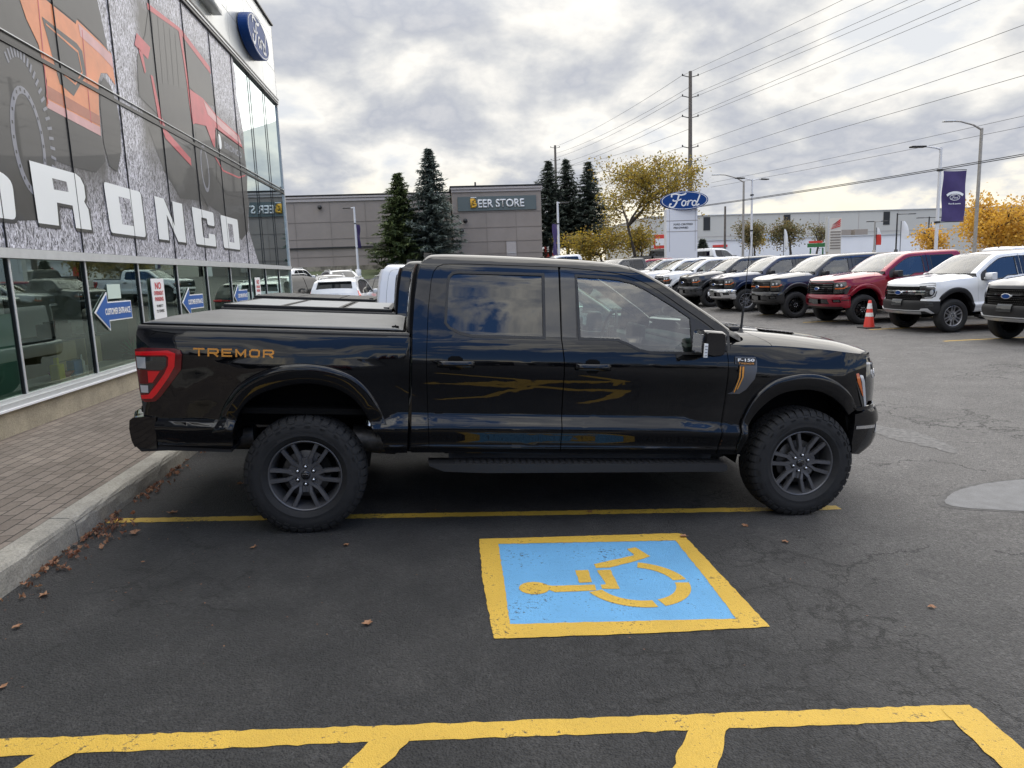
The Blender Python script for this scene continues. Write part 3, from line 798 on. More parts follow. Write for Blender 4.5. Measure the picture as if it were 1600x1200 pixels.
    FLF_I = [(3.175, .585), (3.212, .805), (3.264, .903), (3.356, 1.001), (3.452, 1.061), (3.581, 1.092), (3.715, 1.09), (3.844, 1.048), (3.957, .971), (4.03, .90)]
    FLF_O = [(3.135, .60), (3.155, .82), (3.20, .955), (3.27, 1.065), (3.40, 1.165), (3.60, 1.213), (3.765, 1.203), (3.90, 1.152), (4.02, 1.06), (4.105, .955)]
    fm = pm if flare == 'paint' else PL
    for m_ in (False, True):
        flare_mesh(FLR_I, FLR_O, m_).build('wheel_flare', [fm], root)
        flare_mesh(FLF_I, FLF_O, m_).build('wheel_flare', [fm], root)
    # ---- wheel wells
    for pts in (FLR_I, [(3.16, .50)] + FLF_I + [(4.10, .80), (4.12, .60)]):
        for sg in (-1, 1):
            l_ = MB(); P = smooth_line(pts, 3)
            v_, f_ = grid_mesh([[(x, sg * .96, z + .015), (x, sg * .71, z + .02)] for x, z in P]); l_.add(v_, f_)
            l_.add([(x, sg * .72, z + .02) for x, z in P] , [tuple(range(len(P)))])
            l_.build('wheel_liner', [M['liner']], root)
    # ---- chassis
    ch = MB()
    for sg in (-1, 1):
        ch.box((1.6, sg * .45, .56), (5.2, .09, .15))
    ch.box((1.85, 0, .60), (2.3, 1.82, .05)); ch.box((-.75, 0, .66), (.55, 1.7, .05)); ch.box((.6, 0, .76), (.25, 1.7, .05))
    ch.box((4.1, 0, .62), (.5, 1.3, .10)); ch.box((1.8, 0, .47), (1.6, .5, .14)); ch.box((3.6, 0, .60), (.7, .95, .22))
    ch.lathe([(.05, -.80), (.05, -.12), (.15, -.08), (.15, .08), (.05, .12), (.05, .80)], 14, 'Y', o=(0, 0, .40))
    ch.lathe([(.04, -.78), (.04, .78)], 10, 'Y', o=(3.694, 0, .50))
    ch.build('chassis', [M['chassis']], root)
    ex_ = MB(); ex_.tube([(1.3, .35, .46), (.75, .45, .46), (.55, .62, .56), (-.3, .66, .64), (-.9, .70, .58)], .04, 10)
    ex_.tube([(-.40, -.62, .62), (-.72, -.62, .58)], .085, 14); ex_.tube([(.62, -.68, .60), (.30, -.68, .62)], .10, 14)
    ex_.build('exhaust', [M['steel']], root)
    sh = MB(); sh.tube([(.40, -.72, .42), (.44, -.70, .82)], .03, 10); sh.tube([(.425, -.71, .72), (.432, -.705, .755)], .036, 10, mi=1)
    sh.build('shock_absorber', [M['chassis'], M['chrome']], root)
    # ---- running boards
    if hero:
        rb_pts = [(.85, .519), (3.02, .527), (3.055, .522), (3.066, .500), (3.062, .476), (3.03, .466), (1.25, .452), (.96, .462), (.855, .502)]
        for sg in (-1, 1):
            r_ = MB(); r_.prism(rb_pts, (sg * .86, sg * 1.035), 'Y')
            for k in range(40): r_.box((1.05 + k * .048, sg * .95, .5235 + .003 * k / 40 * 1.0), (.03, .11, .008))
            r_.box((2.0, sg * .85, .545), (2.0, .05, .05)); r_.box((2.75, sg * .84, .55), (.35, .07, .06)); r_.box((1.2, sg * .84, .55), (.35, .07, .06))
            o_ = r_.build('running_board', [PL], root)
    else:
        for sg in (-1, 1):
            r_ = MB(); r_.prism([(.9, .50), (3.0, .50), (3.0, .44), (.95, .44)], (sg * .84, sg * 1.0), 'Y'); r_.build('running_board', [PL], root)
    # ---- wheels
    wr = random.Random(wseed + 5)
    for x, z in zip(WX, WZ):
        for sg in (-1, 1):
            make_wheel(root, x, sg * .965, z, sg, wr.uniform(-.12, .12) + (pi / 6 if x > 1 else 0) * (0 if hero else 1) + (.09 if hero and x > 1 else 0) + (-.05 if hero and x < 1 else 0), hero, wheel)
    # ---- mirrors
    for sg, dr in ((-1, fd[0]), (1, fd[1])):
        m_ = MB()
        rows = []
        sec = [(2.728, 1.350), (2.728, 1.510), (2.745, 1.523), (2.862, 1.520), (2.884, 1.505), (2.892, 1.43), (2.885, 1.365), (2.86, 1.345), (2.80, 1.338)]
        for (yy, k) in ((1.005, .80), (1.02, .97), (1.10, 1.0), (1.19, 1.0), (1.225, .96), (1.238, .86)):
            rows.append([(2.81 + (x - 2.81) * k, sg * yy, 1.43 + (z - 1.43) * k) for x, z in sec] + [(2.81 + (sec[0][0] - 2.81) * k, sg * yy, 1.43 + (sec[0][1] - 1.43) * k)])
        v_, f_ = grid_mesh(rows); m_.add(v_, f_, 0, True); m_.add(rows[-1][:-1], [tuple(range(len(sec)))]); m_.add(rows[0][:-1], [tuple(range(len(sec)))])
        m_.tube([(2.84, sg * .93, 1.37), (2.83, sg * 1.03, 1.385)], .035, 10)
        o_ = m_.build('side_mirror', [GB if hero else (pm if style == 'r' else PL)], dr)
        g_ = MB(); g_.box((2.723, sg * 1.12, 1.43), (.008, .17, .13), bev=.003); g_.build('mirror_glass', [M['chrome']], o_)
        if hero:
            lp = MB(); lp.box((2.74, sg * 1.232, 1.385), (.028, .014, .10), bev=.004)
            for k in range(4): lp.box((2.74, sg * 1.240, 1.352 + k * .021), (.018, .004, .010), mi=1)
            lp.build('mirror_lamp', [M['label_white'], M['amber'] if False else M['clear_lens']], o_)
            hp = MB(); hp.box((2.882, sg * 1.14, 1.475), (.05, .14, .05), bev=.015); hp.box((2.885, sg * 1.14, 1.405), (.06, .15, .07), bev=.02); hp.build('mirror_housing', [PL], o_)
    # ---- bed top, cover, tailgate
    bt = MB()
    for sg in (-1, 1):
        rows = []
        for x in np.linspace(-1.075, .70, 12):
            Y = SY(x, 1.40)
            rows.append([(x, sg * (Y + .001), 1.398), (x, sg * (Y + .001), 1.412), (x, sg * (Y - .008), 1.424), (x, sg * (Y - .07), 1.428), (x, sg * (Y - .09), 1.40)])
        v_, f_ = grid_mesh(rows); bt.add(v_, f_, 0, False)
    bt.box((.69, 0, 1.41), (.03, 1.80, .03)); bt.box((-1.05, 0, 1.413), (.05, 1.82, .03), bev=.008)
    bt.build('bed_rail', [PL], root)
    tg = MB(); 
    v_, f_ = grid_mesh([[(-1.085 + .012 * k, y, z) for y in np.linspace(-.80, .80, 5)] for z, k in ((.84, 1), (.86, 0), (1.10, -.5), (1.30, 0), (1.38, 0), (1.405, 1.5))]); tg.add(v_, f_, 0, True)
    tg.build('tailgate', [pm], root)
    bf = MB(); bf.box((.67, 0, 1.0), (.03, 1.8, .8)); bf.box((-.2, 0, .86), (1.75, 1.84, .04)); bf.build('bed_floor', [M['chassis']], root)
    if cover == 'flat':
        cv = MB(); rows = []
        xs = np.linspace(-1.058, .655, 30)
        for x in xs:
            e = min(abs(x + 1.058), abs(x - .655)); d = -.012 * (1 - sstep(0, .03, e)); row = []
            for y in (-.885, -.885, -.874, -.85, -.6, -.3, 0, .3, .6, .85, .874, .885, .885):
                z = 1.452 + .012 * (1 - (y / .885)**2) + d
                if abs(y) == .885: z = 1.446 + d
                sag = .0022 * sin(x * 15 + y) * (1 - (y / .885)**2)
                row.append((x, y, z + sag))
            row[0] = (x, -.885, 1.4385); row[-1] = (x, .885, 1.4385)
            rows.append(row)
        v_, f_ = grid_mesh(rows); cv.add(v_, f_, 0, True)
        cv.box((-.2, 0, 1.432), (1.70, 1.755, .012))
        co = cv.build('bed_cover', [M['cover_grey']], root)
        sl = MB(); sl.box((-.20, -.880, 1.430), (1.74, .012, .015)); sl.box((-.20, .880, 1.430), (1.74, .012, .015)); sl.box((.60, -.82, 1.456), (.05, .04, .016), bev=.005); sl.box((.60, -.78, 1.46), (.012, .09, .012), bev=.003)  # black side strips paint the shaded gap under the cover; small boxes are the latch
        build_lr(sl, 'gap_shade_and_latch', [M['chassis']], co)
    elif cover == 'fold':
        cv = MB()
        for x0, x1 in ((-1.05, -.47), (-.45, .13), (.15, .65)):
            cv.box(((x0 + x1) / 2, 0, 1.450), (x1 - x0 - .07, 1.70, .02), bev=.006, mi=0)
        for x in (-1.045, -.5, -.42, .10, .18, .635): cv.box((x, 0, 1.447), (.05, 1.74, .022), mi=1, bev=.004)
        for sg in (-1, 1): cv.box((-.2, sg * .885, 1.443), (1.72, .06, .03), mi=1, bev=.006)
        cv.box((.60, -.80, 1.466), (.06, .05, .014), mi=1)
        cv.build('bed_cover', [M['cover_panel'], PL], root)
    # ---- tail lamps
    TLO = [(-1.078, 1.27), (-1.03, 1.283), (-.83, 1.283), (-.797, 1.272), (-.785, 1.245), (-.793, 1.145), (-.849, 1.068), (-.928, .962), (-.965, .925), (-1.03, .918), (-1.052, .93), (-1.062, 1.00)]
    for m_ in (False, True):
        L_ = lambda nm, loops, mk, off, par, th=.004: link(nm, sheet_mesh(nm, loops, side, res=.06, thick=th, off=off, mirror=m_), M[mk], par)
        t_ = L_('taillight', [TLO], 'red_dark', .014, root, .02)
        C_ = [(-1.072, 1.255), (-.87, 1.268), (-.825, 1.250), (-.832, 1.165), (-.875, 1.09), (-.955, .975), (-.985, .945), (-1.045, .940), (-1.052, .965), (-1.005, .972), (-.96, 1.03), (-.90, 1.115), (-.872, 1.17), (-.868, 1.225), (-.885, 1.238), (-1.07, 1.232)]
        L_('red_band', [C_], 'red_lens', .0175, t_)
        L_('smoked_panel', [[(-1.066, 1.225), (-.893, 1.228), (-.880, 1.215), (-.885, 1.168), (-.925, 1.115), (-1.000, .985), (-1.055, .978)]], 'smoke_lens', .0165, t_)
        L_('reversing_lamp', [[(-1.064, 1.222), (-1.010, 1.222), (-1.010, 1.150), (-1.060, 1.150)]], 'clear_lens', .0195, t_)
        L_('side_marker', [[(-1.061, 1.140), (-.905, 1.140), (-.915, 1.12), (-.965, 1.048), (-1.053, 1.045)]], 'red_dark', .0195, t_)
        L_('side_marker', [[(-1.000, 1.132), (-.925, 1.132), (-.975, 1.056), (-1.000, 1.054)]], 'red_lens', .0215, t_)
        L_('reversing_lamp', [[(-1.050, 1.034), (-1.005, 1.034), (-1.005, .985), (-1.045, .985)]], 'clear_lens', .0195, t_)
    # ---- rear bumper
    rbm = MB(); rows = []
    for y in [-.985, -.97, -.93, -.85, -.70, -.4, 0, .4, .70, .85, .93, .97, .985]:
        k = 1 - sstep(.86, .99, abs(y)); x0 = -1.135 - .10 * sstep(1.0, .55, abs(y))
        xi = -.965
        rows.append([(xi, y, .815), (-1.02, y, .822), (x0 + .03, y, .815), (x0 + .004, y, .795), (x0, y, .74), (x0 + .012, y, .66), (x0 + .03, y, .615), (-1.00, y, .60), (xi, y, .605)])
    v_, f_ = grid_mesh(rows); rbm.add(v_, f_, 0, False); rbm.add(rows[0], [tuple(range(9))]); rbm.add(rows[-1], [tuple(range(9))])
    o_ = rbm.build('rear_bumper', [pm if bumper == 'paint' else M['chrome']], root)
    md = o_.modifiers.new('bevel', 'BEVEL'); md.width = .018; md.segments = 3; md.limit_method = 'ANGLE'
    vl = MB(); vl.prism([(-1.10, .605), (-1.07, .575), (-.90, .585), (-.49, .575), (-.49, .600), (-.96, .622)], (-.96, -.60), 'Y'); vl.prism([(-1.10, .605), (-1.07, .575), (-.90, .585), (-.49, .575), (-.49, .600), (-.96, .622)], (.60, .96), 'Y')
    build_lr(vl, 'rear_valance', [PL], root)
    # ---- front end
    def FS(nm, loops, mk, off=0.0, par=None, th=.01, r=(.06, .06), both=True):
        out = []
        for m_ in ((False, True) if both else (False,)):
            out.append(link(nm, sheet_mesh(nm, loops, front, res=r, thick=th, off=off, mirror=m_), mk if not isinstance(mk, str) else M[mk], par or root))
        return out
    base = [(-1.0, .60), (-1.0, 1.33), (1.0, 1.33), (1.0, .60)]
    FS('front_frame', [base], 'chassis', -.05, th=0, both=False, r=(.1, .1))
    FS('nose_cap', [[(-1.22, 1.27), (1.22, 1.27), (1.19, 1.345), (-1.19, 1.345)]], pm, .0, both=False, th=.0)
    bmk = {'paint': pm, 'chrome': M['chrome'], 'black': M['gloss_black']}[bumper]
    if style == 'f':
        # surround of the grille, painted, and the nose side under the lamps
        FS('grille_surround', [[(-.64, 1.335), (.64, 1.335), (.70, 1.31), (.72, 1.27), (.64, 1.285), (-.64, 1.285), (-.72, 1.27), (-.70, 1.31)]], GB if not hero else pm, .004, both=False)
        g0 = FS('grille', [[(-.70, .96), (.70, .96), (.70, 1.275), (-.70, 1.275)]], 'chassis', -.03, th=0, both=False)[0]
        barm = 'chrome' if badge == 'chrome' else 'gloss_black'
        for z, h_ in ((1.235, .022), (1.18, .020), (1.125, .030), (1.07, .020), (1.015, .022)):
            mk = barm if z == 1.125 else 'gloss_black'
            if badge == 'orange' and z == 1.125: mk = 'orange_paint'
            FS('grille_bar', [[(-.66, z - h_ / 2), (.66, z - h_ / 2), (.66, z + h_ / 2), (-.66, z + h_ / 2)]], mk, .004, g0, .03, both=False)
        if badge == 'orange':
            msh = MB()
            for k in range(24):
                for z in (1.20, 1.05):
                    p, n = front(-.62 + k * .054, z); msh.box(p - n * .012, (.012, .012, .075), Matrix.Rotation(.7 if k % 2 else -.7, 3, 'X'))
            msh.build('grille_mesh', [M['gloss_black']], g0)
        FS('grille_frame', [[(-.71, .945), (.71, .945), (.71, .985), (-.71, .985)]], GB, .008, both=False)
        em = MB(); ring = []
        for q, o2 in ((0, .028), (.80, .028), (.84, .030), (1.0, .028), (1.04, .010)):
            ring.append([front(.118 * q * cos(t), 1.125 + .047 * q * sin(t))[0] + Vector((o2, 0, 0)) for t in np.linspace(0, 2 * pi, 29)])
        for i in range(4):
            v_, f_ = grid_mesh(ring[i:i + 2]); em.add(v_, f_, 0 if i < 2 else 1, False)
        em.build('emblem', [M['ford_blue'], M['chrome']], g0)
        HL = [(.70, 1.285), (.90, 1.292), (1.10, 1.300), (1.22, 1.285), (1.262, 1.235), (1.235, 1.15), (1.155, 1.02), (1.10, .935), (1.06, .955), (1.03, 1.0), (.70, .99)]
        for lamp, (m_) in zip(FS('headlight', [HL], 'smoke_lens', .006, th=.02), (False, True)):
            def LS(nm, loop, mk, off): link(nm, sheet_mesh(nm, [loop], front, res=.06, thick=.004, off=off, mirror=m_), M[mk], lamp)
            LS('daytime_lamp', [(1.245, 1.285), (1.165, 1.155), (1.085, .945), (1.062, .965), (1.125, 1.16), (1.185, 1.262), (1.10, 1.280), (.80, 1.272), (.80, 1.284), (1.10, 1.297)] if hero else [(.74, 1.14), (1.00, 1.14), (1.10, 1.19), (1.16, 1.26), (1.185, 1.245), (1.13, 1.16), (1.01, 1.108), (.74, 1.108)], 'clear_lens' if hero else 'amber', .010)
            if hero: LS('turn_signal', [(1.248, 1.235), (1.215, 1.235), (1.185, 1.16), (1.125, 1.04), (1.140, 1.045), (1.222, 1.15)], 'amber', .012)
            for cx_ in (.80, .93):
                LS('projector', [(cx_ + .038 * cos(t), 1.205 + .032 * sin(t)) for t in np.linspace(0, 2 * pi, 13)[:-1]], 'clear_lens', .009)
        # bumper
        FS('front_bumper', [[(-1.24, .905), (-1.245, .68), (-1.20, .60), (-1.04, .59), (-.95, .64), (.95, .64), (1.04, .59), (1.20, .60), (1.245, .68), (1.24, .905), (1.16, .915), (1.10, .935), (-1.10, .935), (-1.16, .915)], [(-.62, .70), (-.55, .84), (.55, .84), (.62, .70)], [(.72, .745), (.70, .83), (.95, .83), (.98, .745)], [(-.98, .745), (-.95, .83), (-.70, .83), (-.72, .745)]], bmk, .022, th=.05, both=False)
        FS('bumper_top', [[(-1.20, .928), (1.20, .928), (1.24, .955), (1.0, .965), (-1.0, .965), (-1.24, .955)]], pm, .012, both=False)
        FS('bumper_strip', [[(.985, .792), (1.225, .792), (1.225, .815), (.985, .815)]], 'chrome' if hero else GB, .028, th=.006)
        for o_ in FS('fog_lamp', [[(.74, .76), (.73, .82), (.92, .82), (.94, .76)]], 'smoke_lens', .0, th=0): pass
        FS('lower_grille', [[(-.60, .71), (-.54, .83), (.54, .83), (.60, .71)]], 'gloss_black', -.02, th=0, both=False)
        FS('number_plate', [[(-.16, .70), (.16, .70), (.16, .83), (-.16, .83)]], 'smoke_lens', .03, th=.01, both=False)
        FS('front_valance', [[(-.90, .56), (.90, .56), (.95, .60), (.95, .65), (-.95, .65), (-.95, .60)]], PL, .0, both=False)
    else:
        FS('grille_surround', [[(-.60, 1.32), (.60, 1.32), (.62, 1.275), (-.62, 1.275)]], pm, .004, both=False)
        g0 = FS('grille', [[(-.66, .93), (.66, .93), (.70, 1.285), (-.70, 1.285)]], 'chassis', -.02, th=0, both=False)[0]
        msh = MB()
        for r_ in range(7):
            for k in range(22):
                z = .965 + r_ * .045
                if abs(z - 1.12) < .035: continue
                p, n = front(-.60 + (k + .5 * (r_ % 2)) * .055, z); msh.box(p - n * .004, (.012, .03, .009), bev=0, rot=Matrix.Rotation(.0, 3, 'X'))
        msh.build('grille_mesh', [M['gloss_black'] if False else M['steel']], g0)
        FS('grille_bar', [[(-.78, 1.135), (.78, 1.135), (.82, 1.165), (.70, 1.172), (-.70, 1.172), (-.82, 1.165)]], 'chrome' if paintk == 'paint_white' else 'gloss_black', .012, g0, .02, both=False)
        FS('grille_bar', [[(-.78, 1.08), (.78, 1.08), (.80, 1.102), (-.80, 1.102)]], 'chrome' if paintk == 'paint_white' else 'gloss_black', .012, g0, .02, both=False)
        em = MB(); ring = []
        for q, o2 in ((0, .040), (.76, .040), (.80, .043), (1.0, .040), (1.04, .015)):
            ring.append([front(.135 * q * cos(t), 1.122 + .058 * q * sin(t))[0] + Vector((o2, 0, 0)) for t in np.linspace(0, 2 * pi, 29)])
        for i in range(4):
            v_, f_ = grid_mesh(ring[i:i + 2]); em.add(v_, f_, 0 if i < 2 else 1, False)
        em.build('emblem', [M['ford_blue'], M['chrome']], g0)
        HL = [(.66, 1.285), (.90, 1.292), (1.08, 1.290), (1.15, 1.26), (1.13, 1.10), (1.08, 1.02), (1.0, .985), (.76, .975), (.72, 1.07), (.68, 1.17)]
        for lamp, (m_) in zip(FS('headlight', [HL], 'smoke_lens', .006, th=.02), (False, True)):
            def LS(nm, loop, mk, off): link(nm, sheet_mesh(nm, [loop], front, res=.06, thick=.004, off=off, mirror=m_), M[mk], lamp)
            LS('daytime_lamp', [(.84, 1.275), (1.07, 1.272), (1.125, 1.245), (1.11, 1.11), (1.06, 1.03), (.99, .998), (.80, .992), (.80, 1.010), (.97, 1.018), (1.03, 1.048), (1.08, 1.12), (1.092, 1.225), (1.05, 1.252), (.84, 1.255)], 'clear_lens', .010)
            LS('projector', [(.98 + .055 * cos(t), 1.125 + .06 * sin(t)) for t in np.linspace(0, 2 * pi, 13)[:-1]], 'clear_lens', .012)
        FS('nose_panel', [[(.70, .90), (1.24, .90), (1.24, .99), (1.09, 1.02), (1.0, .98), (.72, .97)]], pm, .004)
        FS('front_bumper', [[(-1.24, .90), (-1.24, .70), (-1.16, .60), (-.95, .60), (.95, .60), (1.16, .60), (1.24, .70), (1.24, .90), (.70, .92), (-.70, .92)]], PL, .015, th=.04, both=False)
        FS('skid_plate', [[(-.92, .74), (-.76, .735), (-.72, .695), (.72, .695), (.76, .735), (.92, .74), (1.06, .62), (.98, .62), (.84, .68), (-.84, .68), (-.98, .62), (-1.06, .62)]], 'skid', .035, th=.02, both=False)
        FS('skid_plate', [[(-.70, .60), (.70, .60), (.74, .66), (-.74, .66)]], 'skid', .02, th=.02, both=False)
        FS('number_plate', [[(-.19, .80), (.19, .80), (.19, .93), (-.19, .93)]], 'smoke_lens', .045, th=.01, both=False)
        FS('fog_lamp', [[(.86, .77), (.86, .86), (1.05, .86), (1.08, .78)]], 'smoke_lens', .02, th=.004)
    # inner bumper wing seen past the wheel
    nb = MB()
    for sg in (-1, 1): nb.prism([(4.03, .90), (4.20, .93), (4.22, .66), (4.115, .60)], (sg * .93, sg * .70), 'Y')
    build_lr(nb, 'bumper_bracket', [M['chassis']], root)
    # ---- interior
    it = MB(); it.box((1.85, 0, .95), (2.2, 1.7, .1)); it.box((2.80, 0, 1.28), (.38, 1.66, .22), bev=.06)
    it.box((2.95, 0, 1.37), (.3, 1.5, .08), bev=.03); it.box((2.45, 0, 1.08), (.7, .32, .22), bev=.04); it.box((2.62, 0, 1.38), (.05, .42, .22), bev=.02)
    it.build('dashboard', [M['interior']], root)
    for y in (-.42, .42):
        s_ = MB(); s_.box((2.0, y, 1.08), (.52, .52, .18), bev=.06); s_.box((1.74, y, 1.38), (.16, .50, .62), Matrix.Rotation(-.22, 3, 'Y'), bev=.06); s_.box((1.655, y, 1.74), (.11, .27, .17), Matrix.Rotation(-.1, 3, 'Y'), bev=.04)
        s_.build('seat', [M['seat']], root)
    s_ = MB(); s_.box((1.15, 0, 1.06), (.5, 1.4, .16), bev=.05); s_.box((.90, 0, 1.36), (.16, 1.4, .58), Matrix.Rotation(-.15, 3, 'Y'), bev=.05); s_.build('rear_seat', [M['seat']], root)
    st = MB(); st.tube([(2.50 + .095 * cos(t) * .45, .42 + .19 * sin(t), 1.40 + .19 * cos(t) * .9) for t in np.linspace(0, 2 * pi, 25)], .014, 8); st.box((2.53, .42, 1.39), (.06, .14, .10), bev=.02); st.tube([(2.51, .25, 1.40), (2.51, .59, 1.40)], .013, 6); st.tube([(2.51, .42, 1.4), (2.48, .42, 1.23)], .013, 6)
    st.build('steering_wheel', [M['interior']], root)
    hl_ = MB(); hl_.box((1.5, 0, 1.955), (1.3, 1.30, .02)); hl_.build('headliner', [M['interior_light']], root)
    return root, dict(rd=rd, fd=fd, cab=cab)
# ------------------------------------------------------------------ ground
def gz(u, v=0.0):
    if u < -2.48: u = -2.48
    if u < 2.6: z = -.0483 * (u + 1)
    elif u < 4.0:
        t = (u - 2.6) / 1.4; z = -.1739 - .0483 * 1.4 * (t - t * t / 2)
    elif u < 11:
        t = (u - 4.0) / 7; s = t * t * (3 - 2 * t); z = -.2077 + s * .2077
    else: z = 0.0
    if v > 20: z += .014 * (min(v, 40) - 20)
    if v > 40: z += .088 * (min(v, 64) - 40)
    return z
def asphalt():
    m, nt, b = new_mat('asphalt'); L = nt.links.new
    tc = N(nt, 'ShaderNodeTexCoord'); P = tc.outputs['Object']
    fine = N(nt, 'ShaderNodeTexVoronoi', i_Scale=95.0); L(P, fine.inputs['Vector'])
    fn = N(nt, 'ShaderNodeTexNoise', i_Scale=75.0, i_Detail=6.0, i_Roughness=.7); L(P, fn.inputs['Vector'])
    mid = N(nt, 'ShaderNodeTexNoise', i_Scale=2.2, i_Detail=8.0, i_Roughness=.65); L(P, mid.inputs['Vector'])
    big = N(nt, 'ShaderNodeTexNoise', i_Scale=.35, i_Detail=5.0, i_Roughness=.6, i_Distortion=.6); L(P, big.inputs['Vector'])
    sp = N(nt, 'ShaderNodeSeparateXYZ'); L(P, sp.inputs[0])
    # older, paler and browner surface away from the building
    edge = mth(nt, 'ADD', sp.outputs[0], mth(nt, 'MULTIPLY', mth(nt, 'SUBTRACT', big.outputs[0], .5), 2.6))
    far = mth(nt, 'MULTIPLY', sp.outputs[1], .10)
    old = ramp(nt, mth(nt, 'DIVIDE', mth(nt, 'SUBTRACT', edge, 1.3), 3.4), [(0, (0, 0, 0)), (1, (1, 1, 1))])
    c_new = ramp(nt, mid.outputs[0], [(.3, (.020, .0204, .0215)), (.5, (.031, .031, .0315)), (.72, (.050, .049, .048))])
    c_old = ramp(nt, mid.outputs[0], [(.3, (.098, .092, .088)), (.5, (.14, .133, .127)), (.72, (.185, .176, .168))])
    col = mixc(nt, old, c_new, c_old)
    grain = ramp(nt, fn.outputs[0], [(.35, (.45,) * 3), (.52, (1.0,) * 3), (.66, (1.3,) * 3), (.76, (2.6,) * 3)])
    col = mixc(nt, 1.0, col, grain, 'MULTIPLY')
    g2 = N(nt, 'ShaderNodeTexNoise', i_Scale=30.0, i_Detail=8.0, i_Roughness=.8); L(P, g2.inputs['Vector'])
    col = mixc(nt, 1.0, col, ramp(nt, g2.outputs[0], [(.36, (.55,) * 3), (.47, (.90,) * 3), (.55, (1.05,) * 3), (.64, (1.55,) * 3)]), 'MULTIPLY')
    # pale stones standing out of the binder
    st = ramp(nt, fine.outputs['Distance'], [(.0, (1, 1, 1)), (.13, (0, 0, 0))])
    wn = N(nt, 'ShaderNodeTexWhiteNoise'); L(fine.outputs['Color'], wn.inputs['Vector'])
    stm = mth(nt, 'MULTIPLY', st, mth(nt, 'GREATER_THAN', wn.outputs[0], .62))
    col = mixc(nt, mth(nt, 'MULTIPLY', stm, .8), col, (.17, .16, .15))
    # cracks: thin lines of a warped voronoi, only in patches
    wp = N(nt, 'ShaderNodeTexNoise', i_Scale=2.5, i_Detail=7.0, i_Roughness=.65); L(P, wp.inputs['Vector'])
    wv = N(nt, 'ShaderNodeVectorMath', operation='MULTIPLY_ADD'); L(wp.outputs['Color'], wv.inputs[0]); wv.inputs[1].default_value = (.5, .5, .5); L(P, wv.inputs[2])
    ck = N(nt, 'ShaderNodeTexVoronoi', feature='DISTANCE_TO_EDGE', i_Scale=.9); L(wv.outputs[0], ck.inputs['Vector'])
    ck2 = N(nt, 'ShaderNodeTexVoronoi', feature='DISTANCE_TO_EDGE', i_Scale=3.2); L(wv.outputs[0], ck2.inputs['Vector'])
    ckm = N(nt, 'ShaderNodeTexNoise', i_Scale=.55, i_Detail=3.0); 
    mpp = N(nt, 'ShaderNodeMapping'); mpp.inputs['Location'].default_value = (4.2, 1.5, 0); L(P, mpp.inputs[0]); L(mpp.outputs[0], ckm.inputs['Vector'])
    # a crazed area in the right foreground
    dv = N(nt, 'ShaderNodeVectorMath', operation='DISTANCE'); L(P, dv.inputs[0]); dv.inputs[1].default_value = (1.85, 3.15, -.14)
    hot = mth(nt, 'MAXIMUM', mth(nt, 'SUBTRACT', .20, mth(nt, 'MULTIPLY', dv.outputs['Value'], .13)), 0.0)
    ckv = mth(nt, 'ADD', ckm.outputs[0], hot)
    l1 = mth(nt, 'MULTIPLY', mth(nt, 'LESS_THAN', ck.outputs[0], .0075), mth(nt, 'GREATER_THAN', ckv, .565))
    l2 = mth(nt, 'MULTIPLY', mth(nt, 'LESS_THAN', ck2.outputs[0], .016), mth(nt, 'GREATER_THAN', ckv, .63))
    crack = mth(nt, 'MAXIMUM', l1, l2)
    col = mixc(nt, mth(nt, 'MULTIPLY', crack, .75), col, (.008, .008, .008))
    # dark oil and tar stains
    sn = N(nt, 'ShaderNodeTexNoise', i_Scale=1.1, i_Detail=5.0, i_Roughness=.7); mp2 = N(nt, 'ShaderNodeMapping'); mp2.inputs['Location'].default_value = (9, 3, 0); L(P, mp2.inputs[0]); L(mp2.outputs[0], sn.inputs['Vector'])
    col = mixc(nt, ramp(nt, sn.outputs[0], [(.62, (0, 0, 0)), (.72, (.55, .55, .55))]), col, (.014, .014, .015))
    L(col, b.inputs['Base Color'])
    L(mth(nt, 'ADD', mth(nt, 'MULTIPLY', mid.outputs[0], .25), .56), b.inputs['Roughness'])
    b.inputs['Specular IOR Level'].default_value = .5
    h = mth(nt, 'ADD', mth(nt, 'MULTIPLY', fine.outputs['Distance'], -1.0), mth(nt, 'MULTIPLY', fn.outputs[0], .8))
    h = mth(nt, 'SUBTRACT', h, mth(nt, 'MULTIPLY', crack, 1.5))
    bp = N(nt, 'ShaderNodeBump', i_Strength=.8, i_Distance=.016); L(h, bp.inputs['Height']); L(bp.outputs[0], b.inputs['Normal'])
    return m
M['asphalt'] = asphalt()
